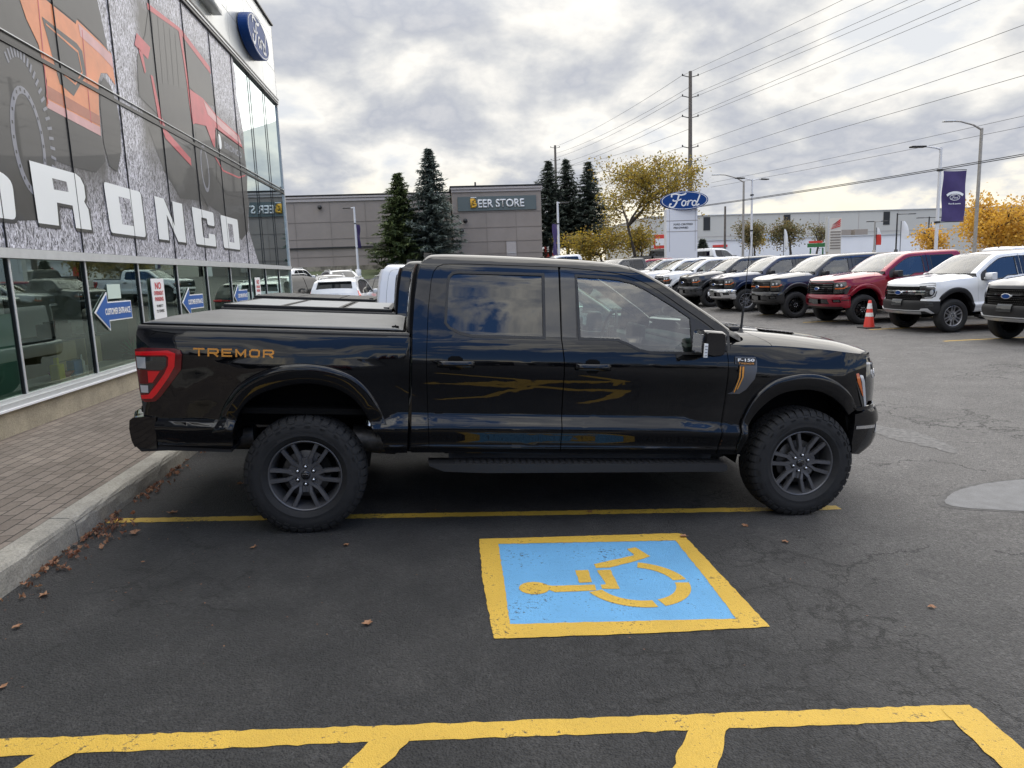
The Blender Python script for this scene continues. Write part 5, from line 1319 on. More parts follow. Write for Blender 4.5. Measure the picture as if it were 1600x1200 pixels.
def dealership():
    root = empty('dealership_building'); tag(root, 'long glass fronted car dealership with a huge off road vehicle mural and white letters', 'building')
    B = lambda nm, c, d, mk, par=root, **k: MB().box(c, d, **k).build(nm, [M[mk]], par)
    v0, v1 = MULL[0] - .05, 23.5; vc, vl = (v0 + v1) / 2, v1 - v0
    B('plinth', (U0 - .06, vc, .36), (.20, vl, .36), 'plinth')
    B('window_sill', (U0 + .015, vc, .575), (.13, vl, .07), 'alu'); B('window_sill', (U0 + .055, vc, .545), (.10, vl, .02), 'white'); B('window_sill', (U0 - .01, vc, .628), (.10, vl, .034), 'alu')
    B('fascia_band', (U0 + .02, vc, 2.155), (.10, vl, .105), 'alu')
    B('joint_rail', (U0 + .012, vc, 4.435), (.05, vl, .05), 'dark_frame'); B('joint_rail', (U0 + .02, vc, 4.53), (.05, vl, .012), 'alu')
    B('head_rail', (U0 + .03, vc, 7.07), (.08, vl, .05), 'dark_frame'); B('head_rail', (U0 + .03, vc, 7.14), (.10, vl, .05), 'alu'); B('head_rail', (U0 + .035, vc, 7.19), (.11, vl, .035), 'dark_frame')
    # panes and mullions
    for i, (a, c) in enumerate(zip(MULL, MULL[1:])):
        b = MB(); b.add([(U0, a + .03, .645), (U0, c - .03, .645), (U0, c - .03, 2.10), (U0, a + .03, 2.10)], [(0, 1, 2, 3)]); b.build('glass_pane', [M['glass_store']], root)
        for z0, z1 in ((2.21, 4.41), (4.46, 7.045)):
            b = MB(); b.add([(U0, a + .008, z0), (U0, c - .008, z0), (U0, c - .008, z1), (U0, a + .008, z1)], [(0, 1, 2, 3)]); b.build('glass_pane', [M['glass_upper']], root)
    for a in MULL[:-1]:
        B('mullion', (U0 - .03, a, 1.37), (.10, .055, 1.46), 'dark_frame'); B('mullion', (U0 + .022, a, 1.37), (.012, .035, 1.46), 'alu')
        B('mullion', (U0 + .026, a, 4.62), (.018, .011, 4.85), 'dark_frame')
    B('corner_post', (U0 - .02, 23.5, 4.8), (.12, .06, 9.0), 'alu')
    # parapet of metal panels
    zs = [7.21, 8.0, 8.95, 9.3]
    for a, c in zip(MULL, MULL[1:]):
        for z0, z1 in zip(zs, zs[1:]):
            B('metal_panel', (U0 - .0, (a + c) / 2, (z0 + z1) / 2), (.08, c - a - .012, z1 - z0 - .012), 'alu_panel')
    B('parapet_backing', (U0 - .08, vc, 8.2), (.06, vl, 2.1), 'dark_frame')
    B('coping', (U0 - .0, vc, 9.335), (.20, vl + .06, .04), 'dark_frame')
    # the rest of the volume
    B('roof', (U0 - 9, vc, 9.0), (17.8, vl - .1, .12), 'alu_panel')
    B('far_wall', (U0 - 9, 23.44, 4.7), (17.9, .12, 9.2), 'alu_panel'); B('back_wall', (U0 - 18, vc, 4.7), (.12, vl, 9.2), 'alu_panel'); B('near_wall', (U0 - 9, v0, 4.7), (17.9, .12, 9.2), 'alu_panel')
    B('floor', (U0 - 5, vc, .28), (9.9, vl - .1, .06), 'int_floor'); B('upper_floor', (U0 - 5.1, vc, 2.5), (9.9, vl - .1, .55), 'int_wall'); B('office_wall', (U0 - 6.0, vc, 1.3), (.1, vl - .1, 2.0), 'int_wall')
    B('upper_backing', (U0 - .7, vc, 4.9), (.1, vl - .1, 4.3), 'dark_frame')
    # frosted lower film of the nearest pane
    b = MB(); b.add([(U0 - .01, 6.6, .645), (U0 - .01, 8.225, .645), (U0 - .01, 8.225, 1.52), (U0 - .01, 6.6, 1.52)], [(0, 1, 2, 3)]); b.build('frosted_film', [M['frost']], root)
    # printed wrap
    def VS(nm, polys, mk, lift, par=root):
        mp = lambda a, b_: (Vector((U0 + .018 + lift, a, b_)), Vector((1, 0, 0)))
        return sheet(nm, polys, mp, M[mk], par, res=50, thick=.0)
    r = random.Random(2)
    edge = [(18.62, 7.04), (18.75, 6.6), (18.66, 6.2), (18.88, 5.8), (19.02, 5.4), (18.95, 4.9), (19.05, 4.4), (18.85, 4.0), (18.98, 3.7), (18.80, 3.4), (18.72, 3.0), (18.95, 2.75), (19.15, 2.5), (19.45, 2.215)]
    mu = VS('mural', [[(v0 + .1, 2.215), (v0 + .1, 7.04)] + edge], 'mural', 0)
    V_ = lambda nm, poly, mk, lift: VS(nm, [poly], mk, lift, mu)
    V_('mural_shadow', [(15.05, 4.79), (16.27, 4.86), (16.6, 5.0), (18.85, 5.0), (18.95, 4.2), (18.79, 3.73), (18.6, 3.0), (17.9, 2.75), (16.3, 3.25), (15.2, 3.38), (13.9, 3.3), (13.2, 3.7), (12.7, 4.3), (13.3, 4.55), (14.7, 4.05), (15.01, 4.45)], 'v_dark', .002)
    V_('mural_tyre', [(8.0, 2.75), (8.0, 4.0), (8.35, 4.35), (8.72, 4.46), (9.04, 4.42), (9.22, 4.27), (9.37, 4.07), (9.51, 3.86), (9.55, 3.5), (9.5, 3.05), (9.38, 2.75), (9.0, 2.55), (8.4, 2.5)], 'v_dark', .002)
    V_('mural_wheel_dark', [(10.95, 3.75), (10.98, 4.25), (11.06, 4.55), (11.2, 4.68), (11.4, 4.62), (11.55, 4.4), (11.6, 4.1), (11.5, 3.7), (11.3, 3.4), (11.05, 3.45)], 'v_black', .005)
    V_('mural_underbody', [(9.48, 3.92), (10.9, 3.84), (10.95, 3.5), (10.6, 3.3), (9.9, 3.28), (9.5, 3.3)], 'v_black', .003)
    for a0, a1 in ((9.52, 9.60), (10.62, 10.68)): V_('mural_body_line', [(a0, 3.95), (a0 + .02, 3.95), (a1 + .02, 5.15), (a1, 5.15)], 'v_red', .0065)
    V_('mural_body_shade', [(9.50, 4.02), (10.90, 3.97), (10.93, 4.10), (9.56, 4.17)], 'v_rust', .0058)
    V_('mural_red_side', [(13.35, 4.62), (14.8, 4.28), (14.95, 4.95), (14.9, 5.42), (13.8, 5.25), (13.2, 5.1)], 'v_black', .006)
    V_('mural_wheel_red', [(15.1, 3.55), (15.05, 4.3), (15.2, 4.7), (15.6, 4.82), (15.95, 4.6), (16.1, 4.1), (15.95, 3.5), (15.5, 3.3)], 'v_black', .005)
    V_('mural_wheel_ring', ell(15.55, 4.05, .26, .46, 0, 0, 350, 24), 'v_grey', .007); V_('mural_wheel_hub', ell(15.55, 4.05, .20, .38, 0, 0, 350, 24), 'v_black', .009)
    V_('mural_bumper', [(16.4, 4.35), (16.9, 4.15), (18.8, 4.25), (18.75, 3.8), (17.0, 3.7), (16.3, 3.95)], 'v_black', .0062)
    for k in range(5): V_('mural_red_window_line', [(13.3 + .28 * k, 5.0), (13.32 + .28 * k, 5.0), (13.42 + .28 * k, 6.3), (13.40 + .28 * k, 6.3)], 'v_black', .0062)
    ring = VS('mural_rim', [ell(8.99, 3.42, .34, .60, 0, 0, 350, 30), ell(9.0, 3.42, .27, .52, 0, 0, 350, 30)[::-1]], 'v_grey', .004, mu)
    bb = MB()
    for k in range(22):
        t = k / 22 * 2 * pi; bb.box((U0 + .0235, 8.995 + .305 * cos(t), 3.42 + .56 * sin(t)), (.001, .022, .035))
    bb.build('mural_bolts', [M['v_black']], mu)
    bb = MB()
    for k in range(26):
        t = -1.0 + k / 26 * 3.2; bb.box((U0 + .0215, 8.98 + .50 * cos(t) + .03, 3.45 + .93 * sin(t)), (.001, .035, .11), Matrix.Rotation(t - pi / 2, 3, 'X'))
    bb.build('mural_tread', [M['v_grey']], mu)
    V_('mural_orange_body', [(9.06, 5.3), (9.29, 4.82), (9.49, 4.61), (9.58, 4.22), (9.49, 3.91), (10.89, 3.84), (10.93, 4.2), (11.02, 4.59), (11.13, 4.72), (11.33, 4.77), (11.58, 4.67), (11.57, 5.1), (11.2, 5.16), (10.57, 5.24), (10.53, 5.17), (9.63, 5.22), (9.4, 5.6), (9.2, 5.7)], 'v_orange', .004)
    V_('mural_orange_sill', [(9.5, 3.90), (10.89, 3.83), (10.89, 3.95), (9.54, 4.0)], 'v_pink', .006)
    V_('mural_hood_light', [(10.60, 5.20), (11.57, 5.08), (11.58, 4.90), (11.2, 4.98), (10.62, 5.05)], 'v_pink', .006)
    V_('mural_window', [(9.65, 4.97), (9.76, 4.64), (9.89, 4.27), (10.22, 4.20), (10.66, 4.58), (10.62, 4.86), (10.49, 4.92), (9.96, 4.95)], 'v_dark', .006)
    V_('mural_window_line', [(9.72, 4.90), (10.48, 4.80), (10.53, 4.58), (10.30, 4.38), (10.02, 4.42), (10.02, 4.40), (10.31, 4.355), (10.55, 4.57), (10.50, 4.83), (9.72, 4.92)], 'v_orange', .008)
    V_('mural_cabin', [(9.63, 5.24), (10.53, 5.19), (10.60, 5.26), (11.22, 5.18), (11.47, 5.10), (11.3, 5.7), (11.0, 7.0), (9.4, 7.0), (9.2, 5.8), (9.4, 5.62)], 'v_dark', .005)
    V_('mural_red_roof', [(13.24, 6.28), (14.69, 6.41), (14.86, 6.39), (16.62, 6.14), (16.60, 6.28), (15.0, 6.49), (14.77, 6.49), (13.24, 6.38)], 'v_red', .007)
    V_('mural_red_cab', [(13.30, 6.32), (14.72, 6.42), (16.58, 6.18), (16.75, 5.5), (15.9, 5.45), (15.0, 5.5), (15.0, 4.75), (14.7, 4.30), (13.56, 4.35), (13.22, 4.60), (12.45, 4.72), (12.55, 5.34), (13.0, 5.8)], 'v_dark', .004)
    V_('mural_red_pillar', [(14.74, 6.44), (14.90, 6.46), (15.03, 5.48), (14.94, 5.45), (14.86, 5.94)], 'v_red', .008)
    V_('mural_red_hood', [(14.93, 5.46), (15.87, 5.48), (16.74, 5.34), (18.52, 5.25), (18.90, 4.86), (18.83, 5.00), (16.57, 5.05), (16.40, 4.60), (16.30, 4.62), (15.9, 4.95), (15.2, 4.86), (15.02, 4.80), (14.95, 5.15)], 'v_red', .008)
    V_('mural_red_hood_light', [(15.9, 5.44), (16.74, 5.30), (18.45, 5.21), (18.72, 5.06), (17.2, 5.12), (16.1, 5.22)], 'v_pink', .010)
    V_('mural_red_mirror', [(12.63, 5.72), (13.17, 5.66), (13.01, 5.43), (12.49, 5.50)], 'v_red', .008)
    V_('mural_red_strut', [(12.62, 5.50), (12.80, 5.46), (12.86, 5.2), (12.80, 5.15), (12.70, 5.35)], 'v_red', .008)
    V_('mural_red_sill', [(13.05, 5.2), (13.15, 5.2), (13.35, 4.62), (13.56, 4.40), (14.70, 4.12), (14.70, 3.98), (13.44, 4.26), (13.20, 4.56)], 'v_red', .008)
    V_('mural_red_bumper', [(16.27, 4.42), (16.84, 4.18), (18.15, 4.20), (18.80, 4.34), (18.80, 4.37), (18.15, 4.235), (16.88, 4.215), (16.31, 4.45)], 'v_red', .008)
    V_('mural_grille', [(16.60, 5.02), (18.84, 4.98), (18.86, 4.60), (16.52, 4.62)], 'v_black', .009)
    text_obj('mural_grille_lettering', 'BRONCO', (U0 + .018, 17.15, 4.72), (0, 1, 0), (0, 0, 1), 1.45, .15, M['v_grey'], mu, bold=.03, off=.011)
    V_('mural_lamp', ell(16.80, 4.80, .13, .16, 0, 0, 345, 16), 'v_white', .011)
    # the big word
    def R_(*p): return list(p)
    zt, zb = 3.205, 2.515
    LET = [
        [roundpoly([(7.2, zb), (8.50, zb), (8.52, 2.92), (8.35, 3.0), (7.2, 3.0)], .08)],
        [[(8.92, zt), (9.98, zt), (10.10, 3.17), (10.18, 3.08), (10.18, 2.93), (10.13, 2.87), (10.22, 2.78), (10.24, zb), (9.82, zb), (9.80, 2.79), (9.42, 2.79), (9.40, zb), (8.94, zb)], [(9.38, 3.07), (9.72, 3.07), (9.74, 2.95), (9.39, 2.94)]],
        [roundpoly([(10.77, zt), (12.05, zt), (12.07, zb), (10.82, zb)], .07), [(11.21, 3.05), (11.60, 3.05), (11.64, 2.66), (11.24, 2.66)]],
        [[(12.60, zt), (13.02, zt), (13.42, 2.78), (13.42, zt), (13.92, zt), (13.93, zb), (13.52, zb), (13.08, 2.95), (13.07, zb), (12.62, zb)]],
        [roundpoly([(14.44, zt), (15.80, zt), (15.80, 2.93), (15.32, 2.93), (15.32, 3.05), (14.95, 3.05), (14.97, 2.66), (15.32, 2.66), (15.32, 2.76), (15.78, 2.76), (15.78, zb), (14.50, zb)], .05)],
        [roundpoly([(16.28, zt), (17.66, zt), (17.66, zb), (16.33, zb)], .07), [(16.80, 3.06), (17.18, 3.06), (17.20, 2.66), (16.83, 2.66)]]]
    for polys in LET:
        ps = [polys[0]] + [q[::-1] for q in polys[1:]]
        sh = VS('letter_shadow', [[(a + .03, b_ - .02) for a, b_ in inset(polys[0], .02)]] , 'v_black', .0115, mu)
        VS('mural_letter', ps, 'v_white', .014, mu)
        if len(polys) > 1: VS('letter_counter', [inset(polys[1], -.002)], 'mural', .0132, mu)
    # channel letters on the parapet and the blue oval
    lt = 7.47; x0 = 14.2
    for ch, w in (('I', .35), ('N', 1.0), ('E', .95)):
        o_ = text_obj('channel_letter', ch, (U0 + .05, x0 + .0, lt), (0, 1, 0), (0, 0, 1), w, 1.35, M['alu_panel'], root, bold=.03, off=.0, ext=.20); x0 += w + .30
    oval_sign('oval_emblem', (U0 + .30, 20.35, 8.02), (0, 1, 0), (0, 0, 1), 2.35, .96, .22, root)
    root_p = (U0, vc, .2); rebase(root, root_p)
    return root
dealer = dealership()
def glass_sign(name, label, cat, group=None, loc=None):
    r = empty(name, loc); tag(r, label, cat, group); return r
def arrow_sign(v, z, s, label):
    """blue arrow pointing towards the camera end of the front, standing off the glass"""
    P = [(-.56, 0), (-.20, .235), (-.20, .115), (.56, .115), (.56, -.115), (-.20, -.115), (-.20, -.235)]
    r = empty('arrow_sign', (U0 + .025, v, z)); tag(r, label, 'sign', 'blue entrance arrows on the showroom glass')
    mp = lambda a, b: (Vector((0, a, b)), Vector((1, 0, 0)))
    link('arrow_border', sheet_mesh('arrow_border', [[(a * s, b * s) for a, b in inset(P, .018)]], mp, res=50, thick=.012), M['label_white'], r)
    link('arrow_field', sheet_mesh('arrow_field', [[(a * s, b * s) for a, b in P]], mp, res=50, thick=.0, off=.003), M['sign_blue'], r)
    text_obj('arrow_lettering', 'CUSTOMER ENTRANCE', (0, -.30 * s, -.045 * s), (0, 1, 0), (0, 0, 1), .82 * s, .09 * s, M['label_white'], r, bold=.035, off=.006)
M['sign_blue'] = pmat('arrow blue', (.015, .10, .36), .4); M['sign_red'] = pmat('sign red', (.55, .02, .03), .4); M['ink'] = pmat('black print', (.03, .03, .03), .5)
arrow_sign(10.65, 1.43, 1.0, 'blue customer entrance arrow on the glass just left of the black pickup')
arrow_sign(14.02, 1.44, 1.0, 'middle blue customer entrance arrow on the glass, behind the pickup bed')
arrow_sign(17.40, 1.46, 1.0, 'farthest blue customer entrance arrow on the showroom glass')
arrow_sign(7.30, 1.40, 1.0, 'blue customer entrance arrow cut by the left edge of the photo')
def tow_sign(v, label):
    r = empty('parking_notice', (U0 + .03, v, 1.20)); tag(r, label, 'sign', 'white no overnight parking notices on the glass')
    b = MB(); b.box((0, 0, .33), (.012, .54, .68), bev=.005); b.build('notice_board', [M['label_white']], r)
    for body, z, h, w, mk in (('NO', .50, .115, .26, 'sign_red'), ('OVERNIGHT', .405, .068, .40, 'sign_red'), ('PARKING', .310, .068, .36, 'sign_red'), ('SUBJECT', .205, .048, .28, 'ink'), ('TO TOWING', .125, .048, .32, 'ink')):
        text_obj('notice_lettering', body, (0, -w / 2, z), (0, 1, 0), (0, 0, 1), w, h, M[mk], r, bold=.03, off=.009)
tow_sign(12.32, 'white notice with red no overnight parking text, nearest on the glass')
tow_sign(19.05, 'white no overnight parking notice farther along the showroom glass')
# things inside the showroom
def showroom():
    d = empty('reception_desk', (-5.45, 10.9, .31)); tag(d, 'pale wood desk with drawers behind the showroom glass', 'desk')
    b = MB(); b.box((0, -.25, .36), (.55, .55, .72), bev=.01); b.build('drawer_unit', [M['maple']], d)
    b = MB(); b.box((.0, .55, .36), (.55, .50, .72), bev=.01); b.build('drawer_unit', [M['maple']], d)
    b = MB(); b.box((-.1, .1, .745), (.85, 1.9, .03), bev=.008); b.build('desk_top', [M['interior']], d)
    for z in (.22, .46): MB().box((.278, -.25, z), (.006, .50, .006)).build('drawer_gap', [M['ink']], d)
    o = MB().box((0, 0, .10), (.30, .40, .20), bev=.01).box((0, .05, .215), (.2, .3, .03)).build('paper_box', [M['interior']]); o.location = (-5.5, 11.05, 1.07); tag(o, 'dark box holding papers on the desk inside', 'box')
    o = MB().box((0, 0, .06), (.16, .24, .12), bev=.01).build('tissue_box', [M['label_white']]); o.location = (-5.4, 11.75, 1.07); tag(o, 'white tissue box on the far end of the desk inside', 'box')
    y = pmat('yellow plastic', (.62, .55, .02), .4); bl = pmat('blue plastic', (.02, .16, .45), .4); rd = pmat('red bowl', (.35, .06, .03), .4)
    o = MB().box((0, 0, .10), (.12, .15, .20), bev=.02).box((0, 0, .24), (.05, .05, .08), bev=.01).build('cleaning_bottle', [y]); o.location = (-4.72, 9.42, .64); tag(o, 'yellow plastic bottle standing on the inner window sill', 'bottle')
    o = MB().box((0, 0, .10), (.10, .22, .20), bev=.01).build('wipes_tub', [bl]); o.location = (-4.72, 9.86, .64); tag(o, 'blue tub of wipes on the inner window sill', 'tub')
    o = MB().lathe([(.0, 0), (.035, 0), (.035, .16), (.012, .19), (.012, .25), (.0, .25)], 14).build('pump_bottle', [M['label_white']]); o.location = (-4.72, 10.06, .64); tag(o, 'white pump bottle beside the blue tub on the sill', 'bottle')
    o = MB().lathe([(.0, 0), (.09, 0), (.15, .08), (.14, .08), (.08, .02), (.0, .02)], 20).build('bowl', [rd]); o.location = (-4.78, 9.62, .64); tag(o, 'small red bowl between the bottles on the sill', 'bowl')
    b = MB().box((-4.9, 9.7, .62), (.6, 4.0, .03)).build('inner_sill', [M['int_wall']], kind='structure')
    c = empty('office_chair', (-5.9, 9.6, .31)); tag(c, 'black office chair beside the desk inside', 'chair')
    MB().box((0, 0, .48), (.5, .5, .1), bev=.03).build('seat', [M['seat']], c); MB().box((-.1, -.2, .85), (.45, .12, .6), bev=.04).build('backrest', [M['seat']], c); MB().tube([(0, 0, 0), (0, 0, .45)], .03).box((0, 0, .05), (.5, .06, .04)).box((0, 0, .05), (.06, .5, .04)).build('base', [M['steel']], c)
    p = empty('potted_plant', (-4.85, 12.1, .31)); tag(p, 'green spiky plant in a brown pot behind the glass', 'plant')
    MB().lathe([(.0, 0), (.14, 0), (.19, .38), (.17, .38), (.15, .34), (.0, .34)], 18).build('pot', [pmat('brown pot', (.10, .03, .02), .3)], p)
    rr = random.Random(4); b = MB()
    for k in range(60):
        a = rr.uniform(0, 6.28); l = rr.uniform(.2, .45); e = rr.uniform(.5, 1.3); w = .014
        P = [Vector((cos(a) * l * t * cos(e), sin(a) * l * t * cos(e), .34 + l * t * sin(e) - .25 * l * t * t)) for t in (0, .4, .75, 1)]; n = Vector((-sin(a), cos(a), 0))
        vs = []
        for q, ww in zip(P, (w, w, w * .6, .001)): vs += [q + n * ww, q - n * ww]
        b.add(vs, [(0, 1, 3, 2), (2, 3, 5, 4), (4, 5, 7, 6)])
    b.build('leaves', [pmat('plant green', (.05, .16, .03), .5)], p)
    t = empty('display_panel', (-5.3, 12.9, .31)); tag(t, 'tall reddish brown cabinet standing inside past the desk', 'cabinet')
    MB().box((0, 0, .55), (.5, .9, 1.1), bev=.01).build('carcass', [pmat('red brown wood', (.11, .03, .02), .4)], t); MB().box((.255, 0, .55), (.01, .02, 1.0)).build('door_gap', [M['ink']], t)
    n = MB().box((0, 0, 0), (.004, .42, .20)).build('paper_notice', [pmat('pale green paper', (.55, .66, .58), .7)]); n.location = (U0 + .006, 10.75, 1.70); tag(n, 'small pale green paper notice taped inside the glass', 'notice')
showroom()
# ------------------------------------------------------------------ other pickups
def recolor(root, pk, wheel=None, extra=None):
    blackset = {M['paint_black'].name}
    def rec(o):
        if o.type == 'MESH':
            for i, s in enumerate(o.material_slots):
                if s.material and s.material.name.endswith('car paint'): objmat(o, M[pk], i)
                if wheel and o.name.startswith('wheel') and i == 0 and not o.name.startswith('wheel_'): objmat(o, M[wheel], 0)
                if extra and o.name.split('.')[0] in extra and s.material: objmat(o, M[extra[o.name.split('.')[0]]], i)
        for c in o.children: rec(c)
    rec(root)
def place(root, loc, yaw, label=None, group=None, pitch=.0287, scale=None):
    root.location = loc; root.rotation_euler = (0, pitch, yaw)
    if scale: root.scale = scale
    if label: root['label'] = label
    if group: root['group'] = group
    return root
# second and third trucks parked beside the first, seen over its bed
t2, _ = build_pickup('second black pickup with a folding panelled bed cover, parked behind the nearest one', False, cover='fold', wseed=1)
place(t2, (-1.26, 8.68, gz(-1.26)), .0288, None, 'pickups parked nose out along the showroom', pitch=.0763)
t3 = copy_tree(t2); place(t3, (-1.68, 11.75, gz(-1.68)), .0288, 'white pickup third in the line along the showroom, its pale cab showing over the beds', 'pickups parked nose out along the showroom', pitch=.0763)
recolor(t3, 'paint_white', extra={'bed_cover': 'plastic'})
hero['group'] = 'pickups parked nose out along the showroom'
ROWG = 'new pickups lined up across the lot'
def row_truck(src, uw, vw, pk, label, wheel=None, extra=None, yaw=pi, **k):
    c = copy_tree(src); place(c, (uw + 3.694, vw + .985, gz(uw, vw)), yaw + .035 * sin(vw * 7), label, ROWG); recolor(c, pk, wheel, extra); return c
fA, _ = build_pickup('navy pickup with orange grille accents, between the red pickup and the chrome bumper one', False, badge='orange', bumper='black', wseed=2, wheel='wheel_black', cover='flat')
place(fA, (11.26 + 3.694, 21.58 + .985, gz(11, 21.6)), pi, None, ROWG); recolor(fA, 'paint_carbon', extra={'door_handle': 'gloss_black'})
for o in fA.children:
    if o.name.startswith(('fender', 'front_door', 'rear_door', 'bed_side', 'upper_fender')) and o.type == 'MESH': objmat(o, M['paint_navy'], 0)
fB, _ = build_pickup('dark red pickup facing left beside the orange and white cone', False, badge='black', bumper='paint', wseed=3, wheel='wheel_black', cover='none')
place(fB, (11.66 + 3.694, 18.62 + .985, gz(11.6, 18.6)), pi, None, ROWG); recolor(fB, 'paint_red')
fC, _ = build_pickup('navy pickup with chrome front bumper and bright grille bar', False, badge='chrome', bumper='chrome', wseed=4, wheel='wheel_silver', cover='none')
place(fC, (11.06 + 3.694, 24.77 + .985, gz(11, 24.8)), pi, None, ROWG); recolor(fC, 'paint_navy')
row_truck(fB, 10.95, 28.0, 'paint_carbon', 'dark grey pickup right behind the one with the chrome bumper')
row_truck(fC, 10.90, 31.1, 'paint_white', 'white pickup just left of the dark grey one in the row')
row_truck(fB, 10.85, 34.2, 'paint_white', 'second white pickup of the row, next nearest the windshield of the black pickup')
row_truck(fB, 10.85, 37.3, 'paint_silver', 'pale silver pickup near the far end of the row')
row_truck(fB, 10.85, 40.4, 'paint_red', 'farthest pickup of the row, reddish and mostly hidden')
rA, _ = build_pickup('white midsize pickup with black grille and silver lower bumper facing left', False, paintk='paint_white', style='r', flare='plastic', bumper='black', wheel='wheel_silver', wseed=5, cover='none')
SR = (.90, .955, .945)
place(rA, (11.96 + 3.694 * .90, 15.55 + .94, gz(12, 15.5)), pi, None, ROWG, scale=SR)
rB, _ = build_pickup('dark grey midsize pickup cut by the right edge of the photo', False, paintk='paint_carbon', style='r', flare='plastic', bumper='black', wheel='wheel_silver', wseed=6, cover='none')
place(rB, (12.0 + 3.694 * .90, 12.25 + .94, gz(12, 13)), pi, None, ROWG, scale=SR)
def far_truck(src, u, v, yaw, pk, label, group='pickups parked behind the main row'):
    c = copy_tree(src); place(c, (u, v, gz(u, v)), yaw, label, group); c.scale = (1, 1, 1); recolor(c, pk); return c
far_truck(t2, 21.3, 26.6, pi / 2 * 0 , 'paint_white', 'white pickup seen over the roof of the red pickup, rear window towards the camera')
far_truck(t2, 17.6, 47.5, .6, 'paint_white', 'white pickup with dark rear glass standing far back below the blue oval sign')
far_truck(t2, 15.0, 49.0, .6, 'paint_carbon', 'brown grey pickup standing far back left of the white one')
far_truck(t2, 12.2, 41.0, 3.6, 'paint_carbon', 'dark pickup seen over the roof of the nearest black pickup, under the yellow tree')
far_truck(t2, 9.8, 46.0, 3.4, 'paint_white', 'white pickup partly hidden by the roof of the nearest black pickup')
# vehicles on the lot behind the camera, seen mirrored in the paint and glass
for i, (u, pk) in enumerate(((-4.5, 'paint_black'), (-1.3, 'paint_red'), (2.0, 'paint_carbon'), (5.2, 'paint_black'), (8.4, 'paint_white'))):
    far_truck(t2, u, -13.5 - .1 * i, pi / 2, pk, ('black', 'red', 'dark grey', 'second black', 'white')[i] + ' pickup parked far behind the camera', 'pickups behind the camera')
# ------------------------------------------------------------------ sport utility cars
def suv_mesh_parts(kind=0):
    """returns list of (name, mesh, materials, parent index)"""
    L_, W_ = 4.75, .93
    top = [(2.36, .42, 0), (2.38, .60, 0), (2.33, .80, 0), (2.20, .95, 0), (1.75, 1.04, 0), (1.25, 1.10, 0), (1.05, 1.13, 1), (.62, 1.40, 1), (.30, 1.58, 0), (.0, 1.645, 0), (-.6, 1.68, 0), (-1.2, 1.67, 0), (-1.75, 1.62, 0), (-1.95, 1.57, 0), (-2.02, 1.53, 1), (-2.20, 1.30, 1), (-2.27, 1.14, 0), (-2.33, 1.02, 0), (-2.34, .85, 0), (-2.37, .70, 0), (-2.36, .42, 0)]
    yf = PC([(.25, .86), (.42, .905), (.60, .92), (.85, .93), (1.0, .915), (1.08, .895), (1.12, .875), (1.35, .79), (1.55, .71), (1.62, .66), (1.70, .58)])
    tap = PC([(-2.4, .86), (-2.25, .93), (-1.9, .98), (-1, 1), (1.2, 1), (1.9, .965), (2.2, .90), (2.4, .80)])
    return top, yf, tap
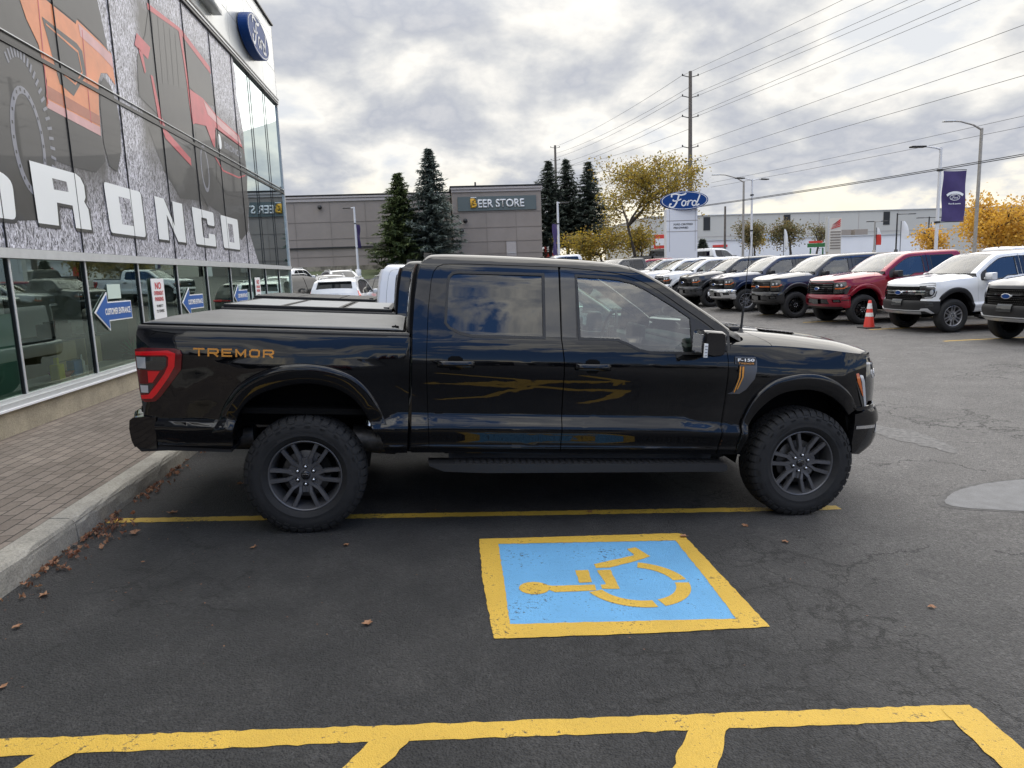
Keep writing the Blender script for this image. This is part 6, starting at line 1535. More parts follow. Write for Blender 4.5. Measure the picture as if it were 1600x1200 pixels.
def build_suv(label, pk, group=None, loc=(0, 0, 0), yaw=0, scale=(1, 1, 1), cat='suv'):
    top, yf, tap = suv_mesh_parts()
    Y = lambda x, z: yf(z) * tap(x)
    root = empty('suv'); tag(root, label, cat, group); pm = M[pk]
    def sd(a, b):
        h = .004; y = Y(a, b); dx = (Y(a + h, b) - Y(a - h, b)) / (2 * h); dz = (Y(a, b + h) - Y(a, b - h)) / (2 * h); n = Vector((-dx, -1, -dz)); n.normalize(); return Vector((a, -y, b)), n
    arc = lambda c, r, a0=0, a1=180: [(c + r * cos(radians(a)), .36 + r * sin(radians(a))) for a in np.linspace(a0, a1, 15)]
    xs = smooth_line([(x, z) for x, z, m in top], 1)
    out = [(x, z) for x, z, m in top] + arc(-1.42, .40, 180, 0) + arc(1.38, .40, 180, 0)
    out = [(2.34, .30)] + [(x, z) for x, z, m in top][0:] + [(-2.32, .30)] + arc(-1.42, .40, 188, -8) + arc(1.38, .40, 188, -8)
    for m_ in (False, True):
        b = link('body_side', sheet_mesh('body_side', [out], sd, res=(.06, .035), thick=0, mirror=m_), pm, root)
        W1 = [(.86, 1.13), (.52, 1.36), (.22, 1.53), (.02, 1.575), (-.33, 1.60), (-.33, 1.13)]; W2 = [(-.40, 1.13), (-.40, 1.60), (-.9, 1.605), (-1.22, 1.59), (-1.22, 1.13)]; W3 = [(-1.30, 1.13), (-1.30, 1.585), (-1.62, 1.545), (-1.92, 1.36), (-1.98, 1.20), (-1.9, 1.14)]
        for W, mk in ((W1, 'glass_dark'), (W2, 'glass_dark'), (W3, 'glass_dark')):
            link('side_window', sheet_mesh('side_window', [W], sd, res=(.06, .035), thick=.012, off=.010, mirror=m_), M['car_glass'], b)
        link('sill_cladding', sheet_mesh('sill_cladding', [[(-.98, .30), (.94, .30), (.94, .42), (-.98, .42)]], sd, res=.3, thick=.01, off=.01, mirror=m_), M['plastic'], root)
        for c in (-1.42, 1.38):
            A = arc(c, .385, 188, -8); B_ = arc(c, .45, 188, -8)
            link('wheel_arch', sheet_mesh('wheel_arch', [A + B_[::-1]], sd, res=.3, thick=.02, off=.012, mirror=m_), M['plastic'], root)
        TL = [(-2.31, .88), (-2.06, .90), (-2.08, 1.08), (-2.15, 1.24), (-2.22, 1.24), (-2.29, 1.05)]
        link('taillight', sheet_mesh('taillight', [TL], sd, res=.1, thick=.01, off=.008, mirror=m_), M['red_lens'], root)
        HLp = [(2.24, .84), (2.10, .90), (1.85, .92), (1.80, .87), (2.02, .76), (2.30, .74)]
        link('headlight', sheet_mesh('headlight', [HLp], sd, res=.1, thick=.01, off=.008, mirror=m_), M['smoke_lens'], root)
    rows = []
    segs = []
    for x, z, mt in top:
        yy = Y(x, z); row = [(x, s * yy, z + .035 * (1 - (s)**2) * (1 if z > .9 else 0)) for s in np.linspace(-1, 1, 11)]
        if x > 1.9: row = [(q[0] + .10 * (1 - (q[1] / yy)**2), q[1], q[2]) for q in row]
        if x < -2.2: row = [(q[0] - .07 * (1 - (q[1] / yy)**2), q[1], q[2]) for q in row]
        rows.append(row); segs.append(mt)
    paint_r = MB(); glass_f = MB(); glass_b = MB()
    for i in range(len(rows) - 1):
        v_, f_ = grid_mesh(rows[i:i + 2])
        if segs[i] == 1 and segs[i + 1] == 1 or (segs[i] == 1 and i in (6, 7, 14)):
            mid = [f for k, f in enumerate(f_) if 0 < k < 9]; ed = [f for k, f in enumerate(f_) if k in (0, 9)]
            paint_r.add(v_, ed, 0, True); (glass_f if i < 10 else glass_b).add([(a, b_, c + .006) for a, b_, c in v_], mid, 0, True)
        else: paint_r.add(v_, f_, 0, True)
    bd = paint_r.build('body_shell', [pm], root); glass_f.build('windshield', [M['car_glass']], root); glass_b.build('rear_window', [M['car_glass']], root)
    MB().box((0, 0, .30), (4.3, 1.6, .16)).build('underbody', [M['chassis']], root)
    rb = MB(); rb.box((-2.36, 0, .50), (.10, 1.50, .20), bev=.03); rb.build('rear_bumper', [M['plastic']], root)
    rl = MB()
    for s in (-1, 1): rl.box((-2.40, s * .62, .93), (.06, .42, .09), bev=.02)
    for s in (-1, 1): rl.box((2.36, s * .62, .82), (.12, .36, .10), bev=.02, mi=1)
    rl.box((-2.435, 0, .93), (.02, .9, .035)); rl.build('light_bar', [M['red_lens'], M['smoke_lens']], root)
    gr = MB(); gr.box((2.46, 0, .70), (.04, .9, .22), bev=.02); gr.build('grille', [M['plastic']], root)
    for s in (-1, 1):
        rr_ = MB(); rr_.tube([(.05, s * .60, 1.67), (-.1, s * .61, 1.72), (-1.5, s * .60, 1.70), (-1.65, s * .58, 1.64)], .018, 6); rr_.build('roof_rail', [M['alu']], root)
        mm = MB(); mm.box((.72, s * 1.00, 1.16), (.14, .22, .15), bev=.04); mm.build('side_mirror', [pm], root)
    tl_ = 0; sp_ = MB(); sp_.prism([(-1.9, 1.60), (-2.12, 1.565), (-2.10, 1.545), (-1.9, 1.56)], (-.56, .56), 'Y'); sp_.build('spoiler', [pm], root)
    for x in (-1.42, 1.38):
        for sg in (-1, 1):
            w = make_wheel(root, x, sg * .92, .36, sg, 0, False, 'wheel_silver'); w.scale = (.86, 1, .86)
    place(root, loc, yaw, pitch=0); root.scale = scale
    return root
M['car_glass'] = pmat('dark car glass', (.012, .014, .016), .05, spec=.45)
LG = 'cars parked beyond the showroom corner'
s0 = build_suv('white suv seen from behind, parked just past the showroom corner', 'paint_white', LG, (-3.18, 26.6, gz(-3, 26)), radians(87), (1, .98, .975))
def suv(pk, label, u, v, yaw, sc=(1, 1, 1), g=LG):
    c = copy_tree(s0); place(c, (u, v, gz(u, v)), radians(yaw), label, g, pitch=0); c.scale = sc
    def rec(o):
        if o.type == 'MESH':
            for i, s in enumerate(o.material_slots):
                if s.material and s.material.name == 'white car paint': objmat(o, M[pk], i)
        for ch in o.children: rec(ch)
    rec(c); return c
suv('paint_black', 'dark suv with red tail lamp half hidden by the showroom corner', -5.1, 26.9, 66, (1, 1, 1.06))
suv('paint_black', 'dark hatchback with red tail lamp to the right of the white suv', -1.95, 31.2, 112, (.95, .95, .95))
suv('paint_white', 'white suv facing the camera behind the dark hatchback', -1.75, 35.0, -78, (1, 1, 1.03))
suv('paint_grey', 'grey suv behind the white suv, nose towards the camera', -5.0, 36.0, -80, (1, 1, 1.0))
suv('paint_silver', 'silver suv farther back beside the stone wall', -5.3, 42.5, -70, (1, 1, 1.0))
suv('paint_grey', 'grey hatchback near the yellow bollard', -8.3, 40.0, -60, (1, 1, .95))
suv('paint_white', 'pale car at the back left edge of the parked group', -8.6, 46, 80, (1, 1, .95))
suv('paint_carbon', 'dark suv behind the white suv facing the camera', -1.4, 41.5, -80, (1, 1, .95))
# ------------------------------------------------------------------ traffic cone
def cone():
    c = empty('traffic_cone', (11.17, 17.6, gz(11.2, 17.6))); tag(c, 'orange traffic cone with two white bands beside the red pickup', 'cone')
    f = lambda h: .135 + (.035 - .135) * (h - .03) / .68
    o = MB().lathe([(f(.03), .03), (f(.71), .71), (.03, .715), (.0, .715)], 24).build('cone_body', [M['cone']], c)
    for a, b in ((.30, .40), (.50, .64)): MB().lathe([(f(a) + .003, a), (f(b) + .003, b)], 24).build('reflective_band', [M['label_white']], c, recalc=False)
    MB().box((0, 0, .015), (.42, .42, .03), bev=.01).build('base', [M['plastic']], c)
M['cone'] = pmat('cone orange', (.62, .045, .03), .5)
cone()
mark('lot_line', [rag((10.9, 17.15), (16.5, 17.0), .10, 40)], M['yellow_old'], kind='structure', label='yellow stall line between the red and the white pickup', cat='road marking')
for i, v in enumerate((14.05, 20.1, 23.2, 26.4)): mark('lot_line', [rag((10.6 + .1 * i, v), (16.5, v - .1), .10, 41 + i)], M['yellow_old'], kind='structure', label='yellow stall line under the far row of pickups', cat='road marking')
# ------------------------------------------------------------------ store behind
M['stucco'] = pmat('taupe stucco panels', (.275, .24, .212), .9, noise=.10, nscale=.5, bump=.1, bscale=40)
M['stucco_b'] = pmat('pale stucco trim', (.42, .385, .365), .9, noise=.06)
M['joint'] = pmat('panel joint', (.23, .20, .175), .9)
M['signband'] = pmat('slate sign band', (.10, .125, .125), .6)
M['stone'] = pmat('rubble stone', (.20, .18, .14), .95, noise=.6, nscale=2.5, bump=1.0, bscale=6)
M['grass'] = pmat('grass', (.06, .075, .03), .95, noise=.4, nscale=3)
def store():
    r = empty('beer_store_building'); tag(r, 'low taupe store building with a dark band reading beer store', 'building')
    B = lambda nm, c, d, mk, **k: MB().box(c, d, **k).build(nm, [M[mk]], r)
    zb, z1, z2 = 1.6, 9.0, 9.22
    B('wall', (-10.0, 71, (zb + z1) / 2), (23.6, 10, z1 - zb), 'stucco')
    B('front_block', (5.78, 69, (zb + z2) / 2), (7.75, 10, z2 - zb), 'stucco')
    B('parapet_trim', (-10.0, 65.95, 8.62), (23.6, .12, .22), 'stucco_b'); B('parapet_trim', (-10.0, 65.92, 8.86), (23.6, .2, .14), 'stucco_b')
    B('coping', (-10.0, 71, 9.04), (23.9, 10.4, .08), 'dark_frame')
    B('parapet_trim', (5.78, 63.95, 8.88), (7.85, .12, .2), 'stucco_b'); B('parapet_trim', (5.78, 63.9, 9.08), (7.95, .2, .16), 'stucco_b'); B('coping', (5.78, 69, 9.26), (8.1, 10.5, .09), 'dark_frame')
    b = MB()
    for u in np.arange(-21, 1.5, 3.05): b.box((u, 65.99, 5.4), (.05, .03, 6.3))
    for z in (6.75, 5.3, 3.75): b.box((-10, 65.985, z), (23, .03, .05))
    for u in (4.8, 7.4): b.box((u, 63.99, 4.6), (.05, .03, 5.0))
    for z in (7.05, 5.75, 4.55, 3.5): b.box((5.78, 63.985, z), (7.7, .03, .05))
    b.build('panel_joint', [M['joint']], r)
    B('cornice_line', (-7.5, 65.93, 4.52), (15.5, .16, .12), 'dark_frame')
    B('sign_band', (5.78, 63.93, 7.78), (6.85, .10, 1.2), 'signband')
    t0 = text_obj('store_lettering', 'B', (3.46, 63.86, 7.42), (1, 0, 0), (0, 0, 1), .55, .80, M['beer_yellow'], r, bold=.045, off=.0, ext=.06)
    text_obj('store_lettering', 'EER STORE', (4.10, 63.86, 7.42), (1, 0, 0), (0, 0, 1), 4.05, .70, M['label_white'], r, bold=.022, off=.0, ext=.06)
    B('letter_bar', (3.74, 63.86, 8.30), (.5, .06, .06), 'label_white')
    d = B('door', (6.9, 63.97, 3.55), (.88, .05, 1.9), 'stucco_b'); 
    b = MB(); 
    for u, z, w, h in ((6.9, 4.52, .98, .05), (6.44, 3.55, .05, 1.95), (7.36, 3.55, .05, 1.95)): b.box((u, 63.95, z), (w, .06, h))
    b.build('door_frame', [M['joint']], r)
    MB().box((6.9, 63.9, 3.5), (.7, .05, .04)).build('door_bar', [M['alu']], r)
    for u, v, z in ((-9.6, 65.8, 8.0), (2.95, 63.85, 6.35), (2.6, 63.8, 5.5)):
        MB().lathe([(.0, 0), (.16, .02), (.2, .12), (.12, .26), (.0, .28)], 14, 'Y', o=(u, v - .2, z)).build('wall_lamp', [M['dark_frame']], r)
    B('stone_base', (-10, 65.8, 2.25), (23.6, .7, 1.3), 'stone')
    for u in (4.2, 5.3): MB().tube([(u, 68, 9.2), (u, 68, 9.2 + (.9 if u < 5 else .5))], .08, 8).build('roof_vent', [M['steel']], r)
    rebase(r, (-5, 66, 1.6))
M['beer_yellow'] = pmat('sign yellow', (.65, .36, .03), .5)
store()
rows = [[(u, v, gz(u, v) + .02) for u in np.linspace(-14, 1.8, 20)] for v in np.linspace(55, 65.6, 12)]
v_, f_ = grid_mesh(rows); MB().add(v_, f_, 0, True).build('grass_verge', [M['grass']], kind='structure')
o = MB().lathe([(.09, 0), (.09, .95), (.06, 1.02), (.0, 1.03)], 14).build('bollard', [M['beer_yellow']]); o.location = (-10.1, 54.8, gz(0, 54.8)); tag(o, 'yellow bollard by the stone wall near the showroom corner', 'bollard')
# ------------------------------------------------------------------ lot light poles with banners
M['pole_white'] = pmat('white painted pole', (.62, .62, .63), .4); M['pole_grey'] = pmat('galvanised pole', (.30, .28, .25), .6, noise=.15); M['wood'] = pmat('weathered wood pole', (.13, .115, .10), .9, noise=.3, nscale=6)
M['purple'] = pmat('purple banner', (.050, .032, .125), .7, noise=.12, nscale=3)
def banner(parent, x, z0, z1, w, ang, text=True, seed=1):
    """cloth between two arms, in the pole's frame, hanging in the plane turned by ang from +X"""
    r_ = Vector((cos(ang), sin(ang), 0)); n_ = Vector((sin(ang), -cos(ang), 0)); rr = random.Random(seed)
    rows = []
    for i in range(13):
        t = i / 12; z = z0 + (z1 - z0) * t
        rows.append([Vector((0, 0, z - .02 * sin(s * 3))) + r_ * (x + s * w + .02 * sin(9 * t) * s) + n_ * (.05 * sin(4 * s + 7 * t + seed) * (sin(t * pi)**.5)) for s in np.linspace(0, 1, 9)])
    v_, f_ = grid_mesh(rows); b = MB().add(v_, f_, 0, True); o = b.build('banner', [M['purple']], parent, recalc=False)
    a = MB(); a.tube([(0, 0, z1 + .03), r_ * (x + w) + Vector((0, 0, z1 + .03))], .018, 6); a.tube([(0, 0, z0 - .03), r_ * (x + w) + Vector((0, 0, z0 - .03))], .018, 6); a.box((0, 0, z1 + .03), (.16, .16, .08)); a.box((0, 0, z0 - .03), (.16, .16, .08))
    a.build('banner_arm', [M['dark_frame']], parent)
    if text:
        cz = z0 + (z1 - z0) * .47; m0 = x + w / 2
        b = MB(); fr = (Vector((0, 0, 0)), r_, Vector((0, 0, 1)), n_)
        ribbon(b, ell(m0, cz, .22, .115, 0, 0, 360, 20), .022, fr, .075, n=1)
        ribbon(b, [(m0 - .36, cz + .08), (m0 - .2, cz + .16), (m0, cz + .19), (m0 + .2, cz + .16), (m0 + .36, cz + .08)], .10, fr, .075)
        s = .0030
        for pts, w_ in SCRIPT: ribbon(b, [(m0 + (px_ - 48) * s, cz + (py_ - 21) * s) for px_, py_ in pts], w_ * s, fr, .076, n=3)
        b.build('banner_emblem', [M['label_white']], parent, recalc=False)
        text_obj('banner_lettering', 'harrisford.com' if False else 'ford.com', Vector((0, 0, cz - .28)) + r_ * (m0 - .27) + n_ * .07, r_, (0, 0, 1), .54, .065, M['label_white'], parent, bold=.02, off=.0)
def lot_pole(name, u, v, h, label, arms=(), mat='pole_white', r=.075, lamp='flat', base=None):
    p = empty(name, (u, v, gz(u, v))); tag(p, label, 'lamp post')
    b = MB(); b.tube([(0, 0, 0), (0, 0, h)], [r, r * .75], 12); b.lathe([(r * 2.2, 0), (r * 2.2, .5), (r * 1.1, .52)], 12); b.build('pole', [M[mat]], p)
    for (dx, dy, rise) in arms:
        d = Vector((dx, dy, 0)); L_ = d.length; dn = d.normalized()
        b = MB(); b.tube([(0, 0, h - .08), tuple(d * .3 + Vector((0, 0, h - .08 + rise * .55))), tuple(d * .75 + Vector((0, 0, h - .08 + rise * .95))), tuple(d + Vector((0, 0, h - .08 + rise)))], [r * .55, r * .45, r * .38, r * .35], 8); arm = b.build('arm', [M[mat]], p)
        ang = math.atan2(dn.y, dn.x)
        b = MB(); b.box((0, 0, 0), (.62, .26, .07), bev=.03); lo = b.build('lamp_head', [M['dark_frame'] if lamp == 'flat' else M['alu']], arm); lo.location = tuple(d + dn * .25 + Vector((0, 0, h - .08 + rise))); lo.rotation_euler = (0, 0, ang)
    return p
p = lot_pole('light_pole', 20.55, 28.0, 6.0, 'white light pole carrying a large purple banner above the parked pickups', [(-.75, 0, .12)]); banner(p, .16, 3.08, 5.08, 1.02, 0.02)
p = lot_pole('light_pole', 18.97, 42.0, 6.25, 'white twin headed light pole with a twisted purple banner beside a grey street lamp', [(.7, .3, .1), (-.7, -.3, .1)]); banner(p, .14, 3.3, 5.3, .95, 1.15, False, 3)
p = lot_pole('light_pole', -5.88, 58.0, 5.3, 'white light pole with a narrow purple banner in front of the store wall', [(-.3, 0, .0)], r=.10); banner(p, .15, 2.2, 4.0, .8, 1.30, False, 4)
p = lot_pole('light_pole', 8.34, 48.0, 5.35, 'white light pole with a purple and white banner before the dark spruces', [(.2, 0, .0)], r=.09); banner(p, -.95, 1.9, 3.9, .7, 1.0, False, 5)
lot_pole('street_lamp', 24.17, 55.0, 6.5, 'grey street lamp with a curved arm left of the twin headed pole', [(-2.0, 0, .6)], 'pole_grey', .10, 'cobra')
lot_pole('street_lamp', 28.63, 36.0, 8.05, 'tall grey street lamp with a curved arm right of the purple banner', [(-1.6, 0, .45)], 'pole_grey', .10, 'cobra')
lot_pole('street_lamp', 38.27, 60.0, 3.0, 'short double lamp beyond the pickups near the red feather flag', [(.6, 0, .05), (-.2, 0, .05)], 'pole_grey', .07)
lot_pole('street_lamp', 40.3, 60.0, 3.6, 'dark lamp post holding a white banner beyond the pickups', [(1.1, 0, .0)], 'dark_frame', .07)
lot_pole('street_lamp', 44.0, 61.0, 3.2, 'dark lamp post behind the red and white flag', [(.6, 0, .0), (-.6, 0, .0)], 'dark_frame', .07)
# ------------------------------------------------------------------ utility poles and wires
def utility_pole(u, v, ztop, zlev, label, r=.17):
    p = empty('utility_pole', (u, v, gz(u, v))); tag(p, label, 'utility pole', 'wooden utility poles'); z0 = gz(u, v)
    MB().tube([(0, 0, 0), (0, 0, ztop - z0)], [r * 1.25, r * .8], 12).build('pole', [M['wood']], p)
    for z in zlev:
        b = MB(); zz = z - z0
        for s in (-1, 1): b.tube([(0, 0, zz - .12), (s * .62, 0, zz + .02)], .035, 6); b.lathe([(.03, -.08), (.07, -.05), (.04, 0), (.07, .04), (.03, .1)], 8, 'Z', o=(s * .66, 0, zz + .06))
        b.build('crossarm', [M['dark_frame']], p)
ZL = [17.15, 15.55, 13.95, 11.55, 10.45, 9.4]
utility_pole(21.7, 60, 17.5, ZL, 'tall wooden utility pole rising behind the blue oval sign')
utility_pole(18.96, 110, 20.3, [20.0, 18.2, 16.5], 'distant wooden utility pole behind the three dark spruces', .2)
o = MB().tube([(0, 0, 0), (0, 0, 4.6)], [.11, .08], 10).build('utility_pole', [M['wood']]); o.location = (24.76, 60, gz(24, 60)); tag(o, 'short plain wooden pole before the white warehouse', 'utility pole')
def wire(a, b, sag, label, r=.014, n=24):
    a, b = Vector(a), Vector(b); P = [a.lerp(b, t) + Vector((0, 0, -sag * 4 * t * (1 - t))) for t in np.linspace(0, 1, n)]
    o = MB().tube(P, r, 5, caps=False).build('power_line', [M['dark_frame']]); tag(o, label, 'wire', 'power lines on the tall pole')
# towards the next pole, close to the right of the camera
ends = [((-.62, 17.2), (26.3, 38.0, 17.2)), ((.66, 17.2), (28.2, 39.0, 17.2)), ((-.0, 15.6), (27.4, 32.6, 15.6)), ((.66, 15.6), (28.4, 33.0, 15.6)), ((0, 14.0), (26.9, 27.3, 14.0)), ((.66, 14.0), (27.6, 29.5, 14.0)), ((0, 11.6), (26.8, 23.0, 11.6)), ((0, 10.45), (26.7, 22.0, 10.45)), ((0, 9.7), (28.0, 22.0, 9.7))]
nm = ['outer upper', 'inner upper', 'third', 'fourth', 'fifth', 'sixth', 'seventh', 'eighth', 'ninth']
for i, ((dx, z), e) in enumerate(ends):
    a = Vector((21.7 + dx, 60, z)); e = Vector(e); d = e - a; far = a + d * 1.25
    wire(a, far, .12, '%s power line from the top, running to the upper right' % nm[i], .013)
for i, (dx, z) in enumerate(((-.66, 17.2), (0, 16.3), (-.66, 15.6), (0, 14.7), (-.66, 14.0), (0, 13.0), (-.66, 11.55), (-.66, 10.45), (-.66, 9.4))):
    wire((21.7 + dx, 60, z), (18.96 + dx * .5, 110, z + 2.8 if z > 13.5 else z + 4), .5, '%s power line from the top, running left to the distant pole' % nm[i], .015)
for i, (a, b_) in enumerate((((23.5, 60, 8.6), (30.8, 29.4, 8.6)), ((23.5, 60, 8.25), (32.2, 30.0, 8.3)), ((14.6, 52.0, 5.6), (24.6, 24.2, 5.75)), ((14.6, 52.0, 5.55), (24.6, 24.2, 5.68)))):
    wire(a, b_, .10 if i < 2 else .16, ('thin', 'lower thin', 'thick black', 'lower thick black')[i] + ' cable sloping up to the right above the warehouse', .011 if i < 2 else .018)
# ------------------------------------------------------------------ oval pylon sign
def pylon():
    p = empty('pylon_sign', (15.75, 45, gz(15.7, 45))); tag(p, 'white pylon sign with a blue oval on top', 'sign')
    z0 = gz(15.7, 45); B = lambda nm, c, d, mk, **k: MB().box(c, d, **k).build(nm, [M[mk]], p)
    B('pylon_body', (0, .25, (5.35 - z0) / 2), (2.02, .5, 5.35 - z0), 'pylon_white', bev=.02)
    for z in (4.62, 3.95): B('pylon_joint', (0, -.005, z - z0), (2.03, .01, .03), 'joint')
    for x in (-.82, .86): B('pylon_joint', (x, -.005, 4.0 - z0), (.015, .01, 2.6), 'joint')
    text_obj('pylon_lettering', 'FORD CERTIFIED', (-.55, 0, 4.33 - z0), (1, 0, 0), (0, 0, 1), 1.25, .12, M['ink'], p, bold=.02, off=.012)
    text_obj('pylon_lettering', 'PRE-OWNED', (-.55, 0, 4.12 - z0), (1, 0, 0), (0, 0, 1), .95, .12, M['ink'], p, bold=.03, off=.012)
    oval_sign('oval_face', (.10, -.15, 5.84 - z0), (.985, -.17, 0), (0, 0, 1), 2.95, 1.14, .42, p)
M['pylon_white'] = pmat('pale panel', (.68, .69, .71), .5)
pylon()
# ------------------------------------------------------------------ warehouse and low buildings
M['warehouse'] = pmat('pale precast wall', (.50, .49, .45), .9, noise=.04, nscale=.1)
M['low_white'] = pmat('white low building', (.78, .78, .78), .8, noise=.05, nscale=.3)
def warehouse():
    w = empty('warehouse_building'); tag(w, 'long pale warehouse with narrow dark slit windows', 'building')
    B = lambda nm, c, d, mk, **k: MB().box(c, d, **k).build(nm, [M[mk]], w)
    B('wall', (70, 135, 6.4), (68, 30, 7.4), 'warehouse'); B('coping', (70, 135, 10.15), (68.4, 30.4, .12), 'alu')
    for i in range(9):
        B('panel_joint', (37.5 + 7.2 * i, 119.98, 6.4), (.08, .04, 7.3), 'stucco_b')
    B('panel_joint', (70, 119.98, 6.6), (68, .04, .08), 'stucco_b')
    for u in (46.3, 60.5, 78.6, 96.0):
        B('slit_window', (u, 119.95, 8.75), (1.15, .08, 2.2), 'dark_frame')
    for u in (41.5, 73.5): B('vent_louvre', (u, 119.95, 4.9), (2.2, .1, .9), 'joint')
    rebase(w, (70, 120, 2.4))
    l = empty('showroom_building'); tag(l, 'low white building with a pale blue awning roof before the warehouse', 'building')
    B = lambda nm, c, d, mk, **k: MB().box(c, d, **k).build(nm, [M[mk]], l)
    B('wall', (53, 99, 3.7), (36, 8, 2.7), 'low_white'); b = MB(); b.prism([(41.0, 5.0), (44.5, 5.75), (50.5, 5.05)], (94.6, 97), 'Y'); b.build('awning', [pmat('pale blue roof', (.42, .50, .62), .5)], l)
    B('roof_edge', (53, 99, 5.1), (36.4, 8.4, .12), 'alu'); 
    for u in (58.0, 60.5): B('roof_unit', (u, 99, 5.6), (1.9, 2, .9), 'joint')
    B('red_fascia', (38.5, 94.9, 4.3), (2.0, .15, .3), 'cone')
    rebase(l, (53, 95, 2.3))
    o = MB().box((0, 0, 1.0), (1.0, .2, 1.9), bev=.02).box((0, -.11, 1.3), (.8, .02, .6), mi=1).build('red_sign', [M['cone'], M['label_white']]); o.location = (20.3, 64, 3.0 - .3); tag(o, 'small red sign panel right of the white pylon', 'sign')
    o = MB().box((0, 0, 1.6), (1.2, .2, 3.2), bev=.02).box((0, -.11, 2.0), (.7, .02, 1.2), mi=1).build('red_sign', [M['cone'], M['label_white']]); o.location = (12.9, 80, 1.8 + .6); tag(o, 'red and white sign seen between the spruce trunks', 'sign')
    g = MB().box((0, 0, .85), (1.7, .3, .35), bev=.02).box((-.6, 0, .3), (.1, .1, .6)).box((.6, 0, .3), (.1, .1, .6)).box((0, .2, 1.15), (1.2, .3, .2), mi=1).build('green_sign', [pmat('led green', (.03, .16, .05), .6), M['cone']]); g.location = (35.2, 64, gz(35, 64)); tag(g, 'green and red price board beyond the pickups', 'sign')
warehouse()
def wing_pylon():
    p = empty('wing_sign', (35.78, 62, gz(36, 62))); tag(p, 'cream pylon sign with a red wing emblem and grey slats', 'sign'); z0 = gz(36, 62)
    MB().box((0, .2, 1.65), (1.2, .4, 3.3)).build('pylon_body', [pmat('cream panel', (.62, .58, .50), .6)], p)
    MB().box((-.62, .2, 1.9), (.12, .42, 3.9 - .8)).build('pylon_edge', [M['alu']], p)
    b = MB()
    for k in range(4): b.prism([(-.42 + .05 * k, 2.35 + .12 * k), (.42, 2.55 + .16 * k), (.50, 2.66 + .19 * k), (-.3 + .08 * k, 2.42 + .12 * k)], (-.05, -.01), 'Y')
    b.build('wing_emblem', [M['cone']], p)
    b = MB()
    for k in range(7): b.box((.05, -.02, 2.1 - .24 * k), (.95, .04, .10))
    b.build('slat', [M['joint']], p)
wing_pylon()
def flag(u, v, z0, z1, w, mats, label, split=.5, name='feather_flag'):
    p = empty(name, (u, v, gz(u, v))); tag(p, label, 'flag'); g = gz(u, v)
    MB().tube([(0, 0, 0), (0, 0, z1 - g)], .03, 6).build('flag_pole', [M['dark_frame']], p)
    H = z1 - z0
    for i, (a, b_, m) in enumerate(((0, split, mats[0]), (split, 1, mats[1]))):
        rows = [[(w * s * (1 - .5 * t**4), .08 * sin(3 * t + 4 * s), z0 - g + H * t) for s in np.linspace(0, 1, 4)] for t in np.linspace(a, b_, 6)]
        v_, f_ = grid_mesh(rows); MB().add(v_, f_, 0, True).build('cloth', [m], p, recalc=False)
flag(38.6, 60.3, 3.0, 4.5, .45, (M['cone'], M['label_white']), 'narrow red flag with a white tip beyond the red pickup roof', .6)
flag(40.55, 59.8, 3.4, 4.95, .72, (M['label_white'], M['label_white']), 'white rectangular banner hanging by the dark lamp post', .5)
flag(43.5, 60.0, 3.1, 4.8, .8, (M['cone'], M['label_white']), 'red and white flag near the big purple banner', .62)
flag(30.0, 60.0, 3.1, 4.6, .35, (M['label_white'], M['label_white']), 'thin white feather flag among the small trees', .5)
flag(59.0, 70.0, 2.9, 4.5, .8, (M['cone'], M['label_white']), 'small red flag beside the yellow tree at the right edge', .7)
# ------------------------------------------------------------------ trees
def leaf_mat(name, cols, trans=.3):
    m, nt, b = new_mat(name); L = nt.links.new
    ob = N(nt, 'ShaderNodeNewGeometry'); 
    L(ramp(nt, ob.outputs['Random Per Island'], [(i / (len(cols) - 1), c) for i, c in enumerate(cols)]), b.inputs['Base Color'])
    b.inputs['Roughness'].default_value = .6
    tr = N(nt, 'ShaderNodeBsdfTranslucent'); L(ramp(nt, ob.outputs['Random Per Island'], [(i / (len(cols) - 1), tuple(min(1, x * 1.4) for x in c)) for i, c in enumerate(cols)]), tr.inputs[0])
    mx = N(nt, 'ShaderNodeMixShader'); mx.inputs[0].default_value = trans; L(b.outputs[0], mx.inputs[1]); L(tr.outputs[0], mx.inputs[2]); L(mx.outputs[0], nt.nodes['Material Output'].inputs[0])
    return m
M['needle_g'] = leaf_mat('green needles', [(.045, .07, .028), (.085, .12, .045), (.16, .19, .07)], .3)
M['needle_b'] = leaf_mat('blue grey needles', [(.06, .08, .07), (.12, .15, .13), (.22, .26, .23)], .3)
M['needle_d'] = leaf_mat('dark needles', [(.04, .055, .042), (.08, .10, .078), (.15, .17, .13)], .3)
M['leaf_yg'] = leaf_mat('turning leaves', [(.16, .13, .02), (.30, .21, .03), (.42, .30, .04), (.12, .12, .03), (.22, .12, .03)], .45)
M['leaf_y'] = leaf_mat('yellow leaves', [(.48, .27, .035), (.64, .40, .06), (.54, .31, .04), (.34, .19, .03)], .45)
M['leaf_gb'] = leaf_mat('fading green leaves', [(.07, .08, .03), (.14, .13, .05), (.22, .16, .06), (.12, .09, .05)], .4)
M['bark'] = pmat('bark', (.055, .045, .038), .95, noise=.4, nscale=8)
